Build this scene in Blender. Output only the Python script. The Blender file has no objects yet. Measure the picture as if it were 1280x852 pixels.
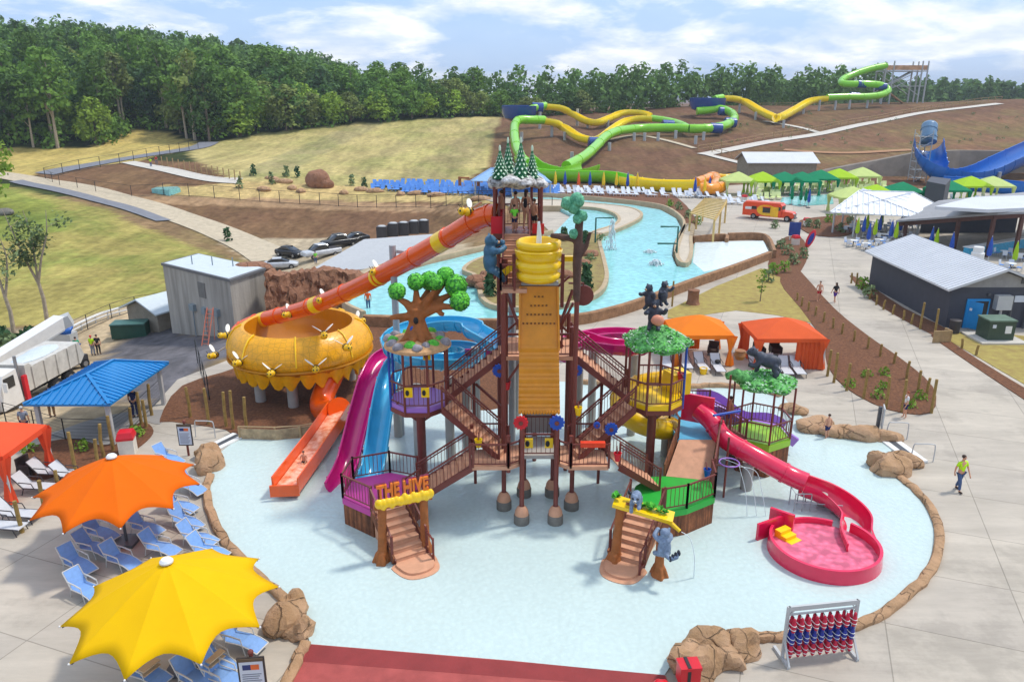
import bpy, math, random
import numpy as np
from mathutils import Vector, Matrix
SC = bpy.context.scene
COL = SC.collection
rnd = random.Random(7)
PI = math.pi
F = 960.0; CY = 426.0; H = 17.5; PITCH = math.radians(18.2)
SP, CP = math.sin(PITCH), math.cos(PITCH)

def ray(px, py):
    v = (CY-py)/F
    return ((px-640)/F, CP+v*SP, -SP+v*CP)
def G(px, py, z=0.0):                      # surveyed point: on the level z
    d = ray(px, py); t = (z-H)/d[2]
    return (d[0]*t, d[1]*t, z)
def P(px, py, Y):                          # surveyed point: at forward distance Y
    d = ray(px, py); t = Y/d[1]
    return (d[0]*t, Y, H+d[2]*t)
def T(px, py, t):                          # surveyed point: at camera depth t
    d = ray(px, py)
    return (d[0]*t, d[1]*t, H+d[2]*t)
def pix(p):
    x, y, z = p[0], p[1], p[2]-H
    dep = y*CP - z*SP; up = y*SP + z*CP
    return (640+F*x/dep, CY-F*up/dep, dep)

def add(a, b): return (a[0]+b[0], a[1]+b[1], a[2]+b[2])
def sub(a, b): return (a[0]-b[0], a[1]-b[1], a[2]-b[2])
def mul(a, k): return (a[0]*k, a[1]*k, a[2]*k)
def lerp(a, b, t): return tuple(a[i]+(b[i]-a[i])*t for i in range(len(a)))
def norm(a):
    l = math.sqrt(sum(c*c for c in a)) or 1.0
    return tuple(c/l for c in a)
def cross(a, b): return (a[1]*b[2]-a[2]*b[1], a[2]*b[0]-a[0]*b[2], a[0]*b[1]-a[1]*b[0])
def dist(a, b): return math.sqrt(sum((a[i]-b[i])**2 for i in range(len(a))))
def spline(pts, n=8, closed=False):        # Catmull-Rom through points of any dimension
    out = []; m = len(pts)
    segs = m if closed else m-1
    for i in range(segs):
        if closed: p0, p1, p2, p3 = pts[(i-1) % m], pts[i], pts[(i+1) % m], pts[(i+2) % m]
        else: p0, p1, p2, p3 = pts[max(i-1, 0)], pts[i], pts[i+1], pts[min(i+2, m-1)]
        for k in range(n):
            t = k/n
            out.append(tuple(0.5*((2*b)+(-a+c)*t+(2*a-5*b+4*c-d)*t*t+(-a+3*b-3*c+d)*t**3)
                             for a, b, c, d in zip(p0, p1, p2, p3)))
    if not closed: out.append(tuple(pts[-1]))
    return out
def inpoly(x, y, poly):
    c = False; j = len(poly)-1
    for i in range(len(poly)):
        xi, yi = poly[i][0], poly[i][1]; xj, yj = poly[j][0], poly[j][1]
        if (yi > y) != (yj > y) and x < (xj-xi)*(y-yi)/(yj-yi)+xi: c = not c
        j = i
    return c

# ------------------------------------------------------------------ materials
def lin(c):
    def f(u):
        u /= 255.0
        return u/12.92 if u <= 0.04045 else ((u+0.055)/1.055)**2.4
    return tuple(f(u) for u in c)
MATS = {}
def mat(name, rgb, rough=.6, metal=0.0, var=.12, scale=2.0, bump=0.0, bscale=25.0, spec=.5, tint=None, tmix=.5, coat=0.0, k=1.0, objvar=0.0, trans=0.0):
    if name in MATS: return MATS[name]
    m = bpy.data.materials.new(name); m.use_nodes = True
    nt = m.node_tree; N = nt.nodes; L = nt.links
    b = N['Principled BSDF']
    c = tuple(min(1, x*k) for x in lin(rgb))
    tc = N.new('ShaderNodeTexCoord')
    nz = N.new('ShaderNodeTexNoise'); nz.inputs['Scale'].default_value = scale; nz.inputs['Detail'].default_value = 6; nz.inputs['Roughness'].default_value = .62
    L.new(tc.outputs['Object'], nz.inputs['Vector'])
    rp = N.new('ShaderNodeValToRGB')
    rp.color_ramp.elements[0].position = .32; rp.color_ramp.elements[1].position = .68
    c2 = tuple(x for x in lin(tint)) if tint else c
    lo = tuple(max(0, x*(1-var)) for x in c); hi = tuple(min(1, (x*(1-tmix)+y*tmix)*(1+var)) for x, y in zip(c, c2))
    rp.color_ramp.elements[0].color = (*lo, 1); rp.color_ramp.elements[1].color = (*hi, 1)
    L.new(nz.outputs['Fac'], rp.inputs['Fac'])
    src = rp.outputs['Color']
    if objvar:
        oi = N.new('ShaderNodeObjectInfo'); hs = N.new('ShaderNodeHueSaturation')
        mr = N.new('ShaderNodeMapRange'); mr.inputs['To Min'].default_value = 1-objvar; mr.inputs['To Max'].default_value = 1+objvar
        L.new(oi.outputs['Random'], mr.inputs['Value']); L.new(mr.outputs['Result'], hs.inputs['Value'])
        L.new(src, hs.inputs['Color']); src = hs.outputs['Color']
    L.new(src, b.inputs['Base Color'])
    b.inputs['Roughness'].default_value = rough; b.inputs['Metallic'].default_value = metal
    b.inputs['Specular IOR Level'].default_value = spec
    if coat: b.inputs['Coat Weight'].default_value = coat; b.inputs['Coat Roughness'].default_value = .12
    if bump:
        n2 = N.new('ShaderNodeTexNoise'); n2.inputs['Scale'].default_value = bscale; n2.inputs['Detail'].default_value = 4
        L.new(tc.outputs['Object'], n2.inputs['Vector'])
        bp = N.new('ShaderNodeBump'); bp.inputs['Strength'].default_value = bump; bp.inputs['Distance'].default_value = .05
        L.new(n2.outputs['Fac'], bp.inputs['Height']); L.new(bp.outputs['Normal'], b.inputs['Normal'])
    if trans:
        out = N['Material Output']; tr = N.new('ShaderNodeBsdfTranslucent'); mx = N.new('ShaderNodeMixShader')
        mx.inputs['Fac'].default_value = trans; L.new(src, tr.inputs['Color'])
        L.new(b.outputs['BSDF'], mx.inputs[1]); L.new(tr.outputs['BSDF'], mx.inputs[2]); L.new(mx.outputs['Shader'], out.inputs['Surface'])
    MATS[name] = m
    return m

# ------------------------------------------------------------------ mesh builder
class MB:
    def __init__(s): s.v = []; s.f = []
    def raw(s, v, f):
        o = len(s.v); s.v += [tuple(p) for p in v]; s.f += [tuple(i+o for i in q) for q in f]; return s
    def box(s, c, d, rz=0.0, M=None):
        x, y, z = d[0]/2, d[1]/2, d[2]/2
        vs = [(-x,-y,-z),(x,-y,-z),(x,y,-z),(-x,y,-z),(-x,-y,z),(x,-y,z),(x,y,z),(-x,y,z)]
        if M is not None: vs = [tuple(M @ Vector(p)) for p in vs]
        elif rz:
            a, b = math.cos(rz), math.sin(rz); vs = [(p[0]*a-p[1]*b, p[0]*b+p[1]*a, p[2]) for p in vs]
        return s.raw([add(p, c) for p in vs], [(0,3,2,1),(4,5,6,7),(0,1,5,4),(1,2,6,5),(2,3,7,6),(3,0,4,7)])
    def beam(s, p, q, w, h, up=(0,0,1)):
        d = norm(sub(q, p)); sd = norm(cross(d, up)) if abs(d[2]) < .999 else (1,0,0)
        u = cross(sd, d); vs = []
        for e in (p, q):
            for a, b in ((-1,-1),(1,-1),(1,1),(-1,1)):
                vs.append(add(e, add(mul(sd, a*w/2), mul(u, b*h/2))))
        return s.raw(vs, [(3,2,1,0),(4,5,6,7),(0,1,5,4),(1,2,6,5),(2,3,7,6),(3,0,4,7)])
    def rod(s, p, q, r, n=6, r2=None): return s.tube([p, q], [r, r if r2 is None else r2], n)
    def tube(s, pts, r, n=8, closed=False, caps=True, sx=1.0):
        m = len(pts)
        rr = r if isinstance(r, (list, tuple)) else [r]*m
        vs = []; prev = None
        for i in range(m):
            a = pts[(i-1) % m] if closed else pts[max(i-1, 0)]
            b = pts[(i+1) % m] if closed else pts[min(i+1, m-1)]
            d = norm(sub(b, a))
            if prev is None:
                ref = (0,0,1) if abs(d[2]) < .9 else (1,0,0)
                sd = norm(cross(d, ref))
            else:
                sd = sub(prev, mul(d, sum(prev[k]*d[k] for k in range(3)))); sd = norm(sd)
            prev = sd; u = cross(sd, d)
            for k in range(n):
                th = 2*PI*k/n
                vs.append(add(pts[i], add(mul(sd, rr[i]*math.cos(th)*sx), mul(u, rr[i]*math.sin(th)))))
        fs = []
        for i in range(m if closed else m-1):
            j = (i+1) % m
            for k in range(n):
                fs.append((i*n+k, i*n+(k+1) % n, j*n+(k+1) % n, j*n+k))
        if caps and not closed:
            fs.append(tuple(range(n-1, -1, -1))); fs.append(tuple((m-1)*n+k for k in range(n)))
        return s.raw(vs, fs)
    def sweep(s, pts, prof, closedprof=True, caps=True, bank=None):   # prof: (side, up) pairs, frames kept upright
        m = len(pts); n = len(prof); vs = []
        psd = (1,0,0)
        for i in range(m):
            d = norm(sub(pts[min(i+1, m-1)], pts[max(i-1, 0)]))
            c = cross(d, (0,0,1)); sd = norm(c) if sum(x*x for x in c) > .01 else psd
            psd = sd; u = cross(sd, d)
            if bank:
                a = bank[i] if isinstance(bank, (list, tuple)) else bank
                sd, u = add(mul(sd, math.cos(a)), mul(u, math.sin(a))), add(mul(u, math.cos(a)), mul(sd, -math.sin(a)))
            for (x, y) in prof: vs.append(add(pts[i], add(mul(sd, x), mul(u, y))))
        fs = []
        for i in range(m-1):
            for k in range(n if closedprof else n-1):
                k2 = (k+1) % n
                fs.append((i*n+k, i*n+k2, (i+1)*n+k2, (i+1)*n+k))
        if caps and closedprof:
            fs.append(tuple(range(n-1, -1, -1))); fs.append(tuple((m-1)*n+k for k in range(n)))
        return s.raw(vs, fs)
    def lathe(s, prof, c=(0,0,0), n=24, sx=1.0, a0=0.0, a1=2*PI):
        full = abs(a1-a0-2*PI) < 1e-6; vs = []; cols = n if full else n+1
        for k in range(cols):
            th = a0+(a1-a0)*k/n
            for r, z in prof: vs.append((c[0]+r*math.cos(th)*sx, c[1]+r*math.sin(th), c[2]+z))
        m = len(prof); fs = []
        for k in range(n):
            k2 = (k+1) % cols
            for i in range(m-1): fs.append((k*m+i, k2*m+i, k2*m+i+1, k*m+i+1))
        return s.raw(vs, fs)
    def prism(s, poly, z0, z1, bottom=True):
        poly = [(p[0], p[1]) for p in poly]
        ar = sum(poly[i][0]*poly[(i+1) % len(poly)][1]-poly[(i+1) % len(poly)][0]*poly[i][1] for i in range(len(poly)))
        if ar < 0: poly = poly[::-1]
        n = len(poly)
        zz0 = z0 if isinstance(z0, (list, tuple)) else [z0]*n
        vs = [(p[0], p[1], zz0[i]) for i, p in enumerate(poly)]+[(p[0], p[1], z1) for p in poly]
        fs = [tuple(range(n, 2*n))]+[(i, (i+1) % n, n+(i+1) % n, n+i) for i in range(n)]
        if bottom: fs.append(tuple(range(n-1, -1, -1)))
        return s.raw(vs, fs)
    def ball(s, c, r, seg=10, ring=7, M=None):
        r = r if isinstance(r, (list, tuple)) else (r, r, r); vs = [(0,0,-r[2])]; 
        for i in range(1, ring):
            ph = -PI/2+PI*i/ring
            for k in range(seg):
                th = 2*PI*k/seg; vs.append((r[0]*math.cos(ph)*math.cos(th), r[1]*math.cos(ph)*math.sin(th), r[2]*math.sin(ph)))
        vs.append((0,0,r[2])); fs = []
        for k in range(seg): fs.append((0, 1+(k+1) % seg, 1+k))
        for i in range(ring-2):
            for k in range(seg):
                a = 1+i*seg; fs.append((a+k, a+(k+1) % seg, a+seg+(k+1) % seg, a+seg+k))
        a = 1+(ring-2)*seg; t = len(vs)-1
        for k in range(seg): fs.append((a+k, a+(k+1) % seg, t))
        if M is not None: vs = [tuple(M @ Vector(p)) for p in vs]
        return s.raw([add(p, c) for p in vs], fs)
    def rock(s, c, r, seed=0, amp=.22, seg=14, ring=9, M=None):
        o = len(s.v); s.ball((0,0,0), r, seg, ring, M); q = random.Random(seed)
        ph = [(q.uniform(.7, 2.6)/max(r)*1.2, q.uniform(0, 6.3), q.uniform(-1, 1), q.uniform(-1, 1), q.uniform(-1, 1)) for _ in range(9)]
        for i in range(o, len(s.v)):
            x, y, z = s.v[i]; a = 0
            for f, p, u, v, w in ph: a += math.sin((x*u+y*v+z*w)*f*2.2+p)
            a = 1+amp*(a/4.0)+q.uniform(-.05, .05)*amp*2
            s.v[i] = (c[0]+x*a, c[1]+y*a, c[2]+z*a)
        return s
    def quad(s, a, b, c, d): return s.raw([a, b, c, d], [(0,1,2,3)])

def tag(o, label=None, cat=None, group=None, kind=None):
    if label: o['label'] = label
    if cat: o['category'] = cat
    if group: o['group'] = group
    if kind: o['kind'] = kind
    return o
def empty(name, loc, label=None, cat=None, group=None, rz=0.0):
    o = bpy.data.objects.new(name, None); COL.objects.link(o); o.location = loc; o.rotation_euler = (0,0,rz)
    o.empty_display_size = .3
    return tag(o, label, cat, group)
def origin(o):
    p = Vector(o.location)
    while o.parent is not None: o = o.parent; p = p+Vector(o.location)
    return p
def build(mb, name, m, parent=None, smooth=False, loc=None, angle=38, local=False):
    me = bpy.data.meshes.new(name)
    off = origin(parent) if parent is not None and not local else (Vector(loc) if loc else Vector((0,0,0)))
    me.from_pydata([(p[0]-off[0], p[1]-off[1], p[2]-off[2]) for p in mb.v], [], mb.f)
    me.materials.append(m)
    if smooth:
        me.shade_smooth(); me.set_sharp_from_angle(angle=math.radians(angle))
    me.update()
    o = bpy.data.objects.new(name, me); COL.objects.link(o)
    if parent is not None: o.parent = parent
    elif loc: o.location = loc
    return o
def thing(mb, name, m, label, cat, group=None, loc=None, smooth=False, angle=38):
    if loc is None:
        xs = [p[0] for p in mb.v]; ys = [p[1] for p in mb.v]; zs = [p[2] for p in mb.v]
        loc = ((min(xs)+max(xs))/2, (min(ys)+max(ys))/2, min(zs))
    return tag(build(mb, name, m, None, smooth, loc, angle), label, cat, group)
def struct(mb, name, m, smooth=False):
    o = build(mb, name, m, None, smooth); o['kind'] = 'structure'; return o
def kids(o): return [c for c in bpy.data.objects if c.parent is o]
def copy_tree(o, loc=None, rz=None, label=None, scale=None, group=None, parent=None, ch=None):
    c = o.copy(); COL.objects.link(c)
    if parent is not None: c.parent = parent
    if loc is not None: c.location = loc
    if rz is not None: c.rotation_euler = (0,0,rz)
    if scale is not None: c.scale = scale if isinstance(scale, (tuple, list)) else (scale,)*3
    if label: c['label'] = label
    if group: c['group'] = group
    for k in o.children: copy_tree(k, parent=c)
    return c
ORD = ['first','second','third','fourth','fifth','sixth','seventh','eighth','ninth','tenth','eleventh','twelfth','thirteenth','fourteenth','fifteenth','sixteenth','seventeenth','eighteenth','nineteenth','twentieth','twenty-first','twenty-second','twenty-third','twenty-fourth','twenty-fifth','twenty-sixth','twenty-seventh','twenty-eighth','twenty-ninth','thirtieth']
def arcprof(r, t, a0, a1, n=10, sx=1.0):   # closed thin arc section, angles in degrees (0 = right, 90 = up)
    A = [math.radians(a0+(a1-a0)*k/n) for k in range(n+1)]
    return [(r*math.cos(a)*sx, r*math.sin(a)) for a in A]+[((r+t)*math.cos(a)*sx, (r+t)*math.sin(a)) for a in reversed(A)]

# ------------------------------------------------------------------ camera, light, sky
cam = bpy.data.cameras.new('camera'); co = bpy.data.objects.new('camera', cam); COL.objects.link(co)
cam.lens = 27.0; cam.sensor_width = 36.0; cam.clip_start = .2; cam.clip_end = 6000
co.location = (0, 0, H); co.rotation_euler = (PI/2-PITCH, 0, 0); SC.camera = co
SUN_EL = math.radians(60); SUN_AZ = math.radians(68)   # azimuth from +Y towards +X
sun = bpy.data.lights.new('sun', 'SUN'); sun.energy = 2.5; sun.angle = math.radians(6.0); sun.color = (1, .945, .85)
so = bpy.data.objects.new('sun', sun); COL.objects.link(so)
sd = Vector((math.sin(SUN_AZ)*math.cos(SUN_EL), math.cos(SUN_AZ)*math.cos(SUN_EL), math.sin(SUN_EL)))
so.rotation_euler = (-sd).to_track_quat('-Z', 'Y').to_euler(); so.location = (60, 40, 90)
W = bpy.data.worlds.new('World'); SC.world = W; W.use_nodes = True
def world():
    nt = W.node_tree; N = nt.nodes; L = nt.links
    bg = N['Background']; bg.inputs['Strength'].default_value = .15
    sky = N.new('ShaderNodeTexSky'); sky.sky_type = 'NISHITA'; sky.sun_disc = False
    sky.sun_elevation = SUN_EL; sky.sun_rotation = SUN_AZ; sky.altitude = 200; sky.air_density = 1.0; sky.dust_density = 1.6; sky.ozone_density = 1.5
    tc = N.new('ShaderNodeTexCoord')
    # clouds: project direction on a plane overhead so they flatten toward the horizon
    sep = N.new('ShaderNodeSeparateXYZ'); L.new(tc.outputs['Generated'], sep.inputs[0])
    mz = N.new('ShaderNodeMath'); mz.operation = 'MAXIMUM'; mz.inputs[1].default_value = 0.0; L.new(sep.outputs['Z'], mz.inputs[0])
    az = N.new('ShaderNodeMath'); az.operation = 'ADD'; az.inputs[1].default_value = .26; L.new(mz.outputs[0], az.inputs[0])
    cx = N.new('ShaderNodeMath'); cx.operation = 'DIVIDE'; L.new(sep.outputs['X'], cx.inputs[0]); L.new(az.outputs[0], cx.inputs[1])
    cy = N.new('ShaderNodeMath'); cy.operation = 'DIVIDE'; L.new(sep.outputs['Y'], cy.inputs[0]); L.new(az.outputs[0], cy.inputs[1])
    cmb = N.new('ShaderNodeCombineXYZ'); L.new(cx.outputs[0], cmb.inputs[0]); L.new(cy.outputs[0], cmb.inputs[1])
    n1 = N.new('ShaderNodeTexNoise'); n1.inputs['Scale'].default_value = 1.7; n1.inputs['Detail'].default_value = 9; n1.inputs['Roughness'].default_value = .58; n1.inputs['Distortion'].default_value = .25
    L.new(cmb.outputs[0], n1.inputs['Vector'])
    r1 = N.new('ShaderNodeValToRGB'); r1.color_ramp.elements[0].position = .44; r1.color_ramp.elements[1].position = .57
    r1.color_ramp.elements[0].color = (.08,)*3+(1,)
    L.new(n1.outputs['Fac'], r1.inputs['Fac'])
    n2 = N.new('ShaderNodeTexNoise'); n2.inputs['Scale'].default_value = 4.0; n2.inputs['Detail'].default_value = 8
    L.new(cmb.outputs[0], n2.inputs['Vector'])
    r2 = N.new('ShaderNodeValToRGB'); r2.color_ramp.elements[0].position = .38; r2.color_ramp.elements[1].position = .62
    r2.color_ramp.elements[0].color = (5.2, 5.8, 6.6, 1); r2.color_ramp.elements[1].color = (7.8, 7.8, 7.8, 1)
    L.new(n2.outputs['Fac'], r2.inputs['Fac'])
    mx = N.new('ShaderNodeMix'); mx.data_type = 'RGBA'
    L.new(r1.outputs['Color'], mx.inputs['Factor']); gp = N.new('ShaderNodeMix'); gp.data_type = 'RGBA'; gp.inputs['Factor'].default_value = .75; L.new(sky.outputs['Color'], gp.inputs['A']); gp.inputs['B'].default_value = (2.7, 4.2, 6.9, 1); L.new(gp.outputs['Result'], mx.inputs['A']); L.new(r2.outputs['Color'], mx.inputs['B'])
    L.new(mx.outputs['Result'], bg.inputs['Color'])
world()
SC.view_settings.view_transform = 'Standard'; SC.view_settings.look = 'None'; SC.view_settings.exposure = 0.14; SC.view_settings.gamma = 1.0
SC.render.engine = 'CYCLES'
SC.cycles.max_bounces = 5; SC.cycles.diffuse_bounces = 2; SC.cycles.glossy_bounces = 2; SC.cycles.transmission_bounces = 3; SC.cycles.transparent_max_bounces = 6
SC.cycles.caustics_reflective = False; SC.cycles.caustics_refractive = False
SC.cycles.use_denoising = True
# ------------------------------------------------------------------ terrain
CTRL = [ # pixel, pixel, camera depth: surveyed heights
 (470,236,150),(300,222,150),(250,205,160),(400,195,185),(550,190,190),(240,182,200),(330,172,215),(420,162,228),(520,157,235),(620,150,240),
 (700,228,155),(850,232,150),(930,215,165),(800,190,190),(900,180,200),(1000,170,215),(700,150,250),(800,142,262),(900,131,290),(1000,138,280),(1100,130,290),(1200,128,290),(1280,125,290),(1400,120,290),
 (1200,160,230),(1280,160,230),(1400,160,230),(1150,235,145),(1280,237,142),(1450,240,140),(640,232,152),(560,238,146),(660,190,188),
 (300,258,138),(400,296,124),(362,320,112),(405,318,110),(430,302,113),(300,302,120),(230,272,130),(150,250,138),(50,228,150),(500,300,118),(560,290,120),(600,262,130),(480,262,135),
 (0,250,130),(100,280,115),(200,320,100),(50,340,95),(150,370,85),(0,400,78),(110,445,67),(200,410,72),(230,450,60),(60,490,52),(0,520,48),(-120,450,60),(-200,350,90),(-250,260,125),(270,425,63),(420,400,66),(340,345,104),
 (40,195,185),(130,185,195),(-150,195,180),(60,212,160),(-200,215,155),(190,178,205),
]
CT = [T(*c) for c in CTRL]
CT += [(p[0], p[1], z) for p, z in [((-60,260),12),((-110,300),17),((-180,330),28),((-210,400),32),((-120,400),24),((-60,380),9),((-20,360),4),((20,380),7),((60,400),8),((120,420),5),((200,440),5),((300,440),3),((430,430),2),
   ((-330,330),31),((-420,420),34),((-400,200),15),((-160,200),7),((0,600),4),((300,700),4),((600,800),3),((-300,700),20),((0,1200),-6),((900,1200),-8),((-900,1200),5),((900,400),2),((-900,400),20),((-300,60),-1),((300,60),0),((300,150),0),((0,3000),-25),((3000,3000),-25),((-3000,3000),-25),((3000,0),0),((-3000,0),0),((200,-60),0),((-200,-60),0),((0,-60),0)]]
FLATPX = [(-300,1100),(-300,650),(-60,580),(60,538),(188,508),(222,470),(300,440),(400,425),(440,380),(530,327),(610,310),(690,290),(660,262),(600,246),(640,238),(900,230),(1000,226),(1280,240),(1700,275),(2400,1100)]
FLAT = [G(*p)[:2] for p in FLATPX]
CT += [(p[0], p[1], 0.0) for p in FLAT]
CA = np.array(CT); _A = np.sqrt(((CA[:,None,:2]-CA[None,:,:2])**2).sum(2))
_n = len(CA); _M = np.zeros((_n+1, _n+1)); _M[:_n,:_n] = _A-np.eye(_n)*2.0; _M[:_n,_n] = 1; _M[_n,:_n] = 1
_W = np.linalg.solve(_M, np.append(CA[:,2], 0))
FA = np.array(FLAT)
def np_inpoly(X, Y, poly):
    c = np.zeros(X.shape, bool); n = len(poly); j = n-1
    for i in range(n):
        xi, yi = poly[i][0], poly[i][1]; xj, yj = poly[j][0], poly[j][1]
        if yi != yj: c ^= ((yi > Y) != (yj > Y)) & (X < (xj-xi)*(Y-yi)/(yj-yi)+xi)
        j = i
    return c
def terr(X, Y):
    X = np.asarray(X, float); Y = np.asarray(Y, float); sh = X.shape; x = X.ravel(); y = Y.ravel()
    d = np.sqrt((x[:,None]-CA[None,:,0])**2+(y[:,None]-CA[None,:,1])**2)
    z = d @ _W[:_n]+_W[_n]
    z += .25*np.sin(x*.11+1.3)*np.sin(y*.09)*np.clip((y-120)/80, 0, 1)
    ins = np_inpoly(x, y, FLAT)
    dd = np.full(x.shape, 1e9); m = len(FA)
    for i in range(m):
        a = FA[i]; b = FA[(i+1) % m]; ab = b-a; L2 = (ab**2).sum()
        t = np.clip(((x-a[0])*ab[0]+(y-a[1])*ab[1])/L2, 0, 1)
        dd = np.minimum(dd, np.hypot(x-a[0]-t*ab[0], y-a[1]-t*ab[1]))
    s = np.clip(dd/10, 0, 1); s = s*s*(3-2*s)
    z = np.where(ins, -.08, -.08*(1-s)+z*s)
    return z.reshape(sh)
def zt(x, y): return float(terr(np.array([x]), np.array([y]))[0])
def GT(px, py, off=0.0):                    # surveyed point on the terrain
    d = ray(px, py)
    ts = np.concatenate([np.arange(15, 200, .5), np.arange(200, 900, 2.)])
    h = H+d[2]*ts-terr(d[0]*ts, d[1]*ts)-off
    k = np.argmax(h < 0)
    t = ts[k]
    if h[k] >= 0: t = ts[-1]
    elif k: t = ts[k-1]+(ts[k]-ts[k-1])*h[k-1]/(h[k-1]-h[k])
    return (d[0]*t, d[1]*t, H+d[2]*t)

def _axis(a, b, lo, hi, near, grow):
    out = list(np.arange(lo, hi, near)); s = near; x = out[-1]
    while x < b: s *= grow; x += s; out.append(x)
    s = near; x = lo
    while x > a: s *= grow; x -= s; out.insert(0, x)
    return np.array(out)
XS = _axis(-3200, 3200, -135, 150, 1.5, 1.09); YS = _axis(-200, 3800, 14, 170, 1.3, 1.045)
GX, GY = np.meshgrid(XS, YS); GZ = terr(GX, GY)
_dep = np.maximum(GY*CP-(GZ-H)*SP, 1.0); PXX = 640+F*GX/_dep; PYY = CY-F*(GY*SP+(GZ-H)*CP)/_dep
gc = np.zeros(GX.shape+(4,)); 
def paint(poly, rgb, green=0.0, world=False):
    m = np_inpoly(GX, GY, poly) if world else (np_inpoly(PXX, PYY, poly) & (GY > 8))
    gc[m,:3] = lin(rgb); gc[m,3] = green
gc[...,:3] = lin((50,58,32)); gc[...,3] = .2
paint([(-2000,246),(300,246),(700,262),(3000,262),(3000,5000),(-2000,5000)], (132,108,78), .25)
paint([(235,190),(270,178),(330,167),(420,157),(520,150),(628,145),(634,175),(604,213),(560,238),(460,238),(300,232),(255,212)], (180,164,110), .35)
paint([(285,222),(345,222),(478,155),(440,156)], (160,148,104), .45)
paint([(395,238),(425,238),(560,152),(540,152)], (170,155,106), .4)
paint([(470,238),(540,238),(634,165),(628,148),(610,149)], (158,144,100), .4)
paint([(-200,190),(20,185),(110,186),(150,163),(200,163),(250,182),(150,207),(50,220),(-200,235)], (186,164,98), .2)
paint([(-400,225),(0,230),(60,245),(120,258),(200,292),(265,318),(300,328),(212,345),(212,385),(90,405),(-400,430)], (156,144,82), .85)
paint([(-400,225),(0,235),(75,255),(85,285),(40,300),(-400,310)], (132,138,66), .95)
paint([(625,146),(700,140),(860,122),(1000,122),(1280,112),(1800,105),(1800,250),(1280,240),(640,243),(556,240),(606,211)], (112,82,62), .14)
paint([(1000,180),(1180,150),(1280,135),(1800,110),(1800,190),(1280,190),(1150,190),(1000,225)], (122,91,68), .28)
paint([(40,218),(180,200),(250,203),(300,230),(380,232),(660,255),(640,290),(480,310),(400,310),(350,300),(260,288),(160,258)], (116,87,64), .06)
paint([(300,226),(460,234),(560,240),(680,246),(680,262),(560,252),(400,252),(200,250),(200,232),(260,232)], (190,165,112), .25)
paint([(160,244),(400,250),(690,262),(690,268),(400,262),(160,253)], (160,130,98), 0)
paint([(255,288),(300,300),(345,298),(400,298),(470,300),(560,300),(610,312),(440,380),(350,345),(300,318)], (176,160,134), .0)
paint([(-300,425),(40,410),(150,385),(205,378),(215,430),(170,470),(180,540),(-300,590)], (178,158,128), .0)
paint([(130,440),(205,405),(262,418),(330,410),(330,440),(275,445),(235,475),(205,520),(150,500)], (98,96,100), .0)
paint([(300,415),(480,340),(520,400),(500,480),(300,470)], (120,78,48), .0)
def terrain_mat():
    m = bpy.data.materials.new('terrain'); m.use_nodes = True; nt = m.node_tree; N = nt.nodes; L = nt.links; b = N['Principled BSDF']
    at = N.new('ShaderNodeVertexColor'); at.layer_name = 'ground_kind'; tc = N.new('ShaderNodeTexCoord')
    def noise(sc, det=6, stretch=None):
        n = N.new('ShaderNodeTexNoise'); n.inputs['Scale'].default_value = sc; n.inputs['Detail'].default_value = det; n.inputs['Roughness'].default_value = .65
        if stretch:
            mp = N.new('ShaderNodeMapping'); mp.inputs['Rotation'].default_value = (0, 0, stretch[0]); mp.inputs['Scale'].default_value = stretch[1]
            L.new(tc.outputs['Object'], mp.inputs['Vector']); L.new(mp.outputs['Vector'], n.inputs['Vector'])
        else: L.new(tc.outputs['Object'], n.inputs['Vector'])
        return n
    def mrange(src, a, c, lo, hi):
        r = N.new('ShaderNodeMapRange'); r.inputs['From Min'].default_value = a; r.inputs['From Max'].default_value = c; r.inputs['To Min'].default_value = lo; r.inputs['To Max'].default_value = hi
        L.new(src, r.inputs['Value']); return r.outputs['Result']
    def mul_(a, c):
        k = N.new('ShaderNodeMath'); k.operation = 'MULTIPLY'; L.new(a, k.inputs[0]); L.new(c, k.inputs[1]); return k.outputs[0]
    n1 = noise(.9, 8); n2 = noise(.07, 5); n3 = noise(1.0, 6, (.12, (.42, .035, 1)))
    v = mul_(mul_(mrange(n1.outputs['Fac'], .25, .75, .62, 1.38), mrange(n2.outputs['Fac'], .3, .7, .85, 1.15)), mrange(n3.outputs['Fac'], .35, .65, .76, 1.2))
    gm = mul_(mrange(noise(.055, 7).outputs['Fac'], .44, .62, 0, 1), at.outputs['Alpha'])
    mx = N.new('ShaderNodeMix'); mx.data_type = 'RGBA'; L.new(gm, mx.inputs['Factor']); L.new(at.outputs['Color'], mx.inputs['A']); mx.inputs['B'].default_value = (*lin((112,128,58)), 1)
    hs = N.new('ShaderNodeHueSaturation'); L.new(mx.outputs['Result'], hs.inputs['Color']); L.new(v, hs.inputs['Value'])
    L.new(hs.outputs['Color'], b.inputs['Base Color']); b.inputs['Roughness'].default_value = .95; b.inputs['Specular IOR Level'].default_value = .1
    bp = N.new('ShaderNodeBump'); bp.inputs['Strength'].default_value = .6; bp.inputs['Distance'].default_value = .25
    L.new(n1.outputs['Fac'], bp.inputs['Height']); L.new(bp.outputs['Normal'], b.inputs['Normal'])
    return m
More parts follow.
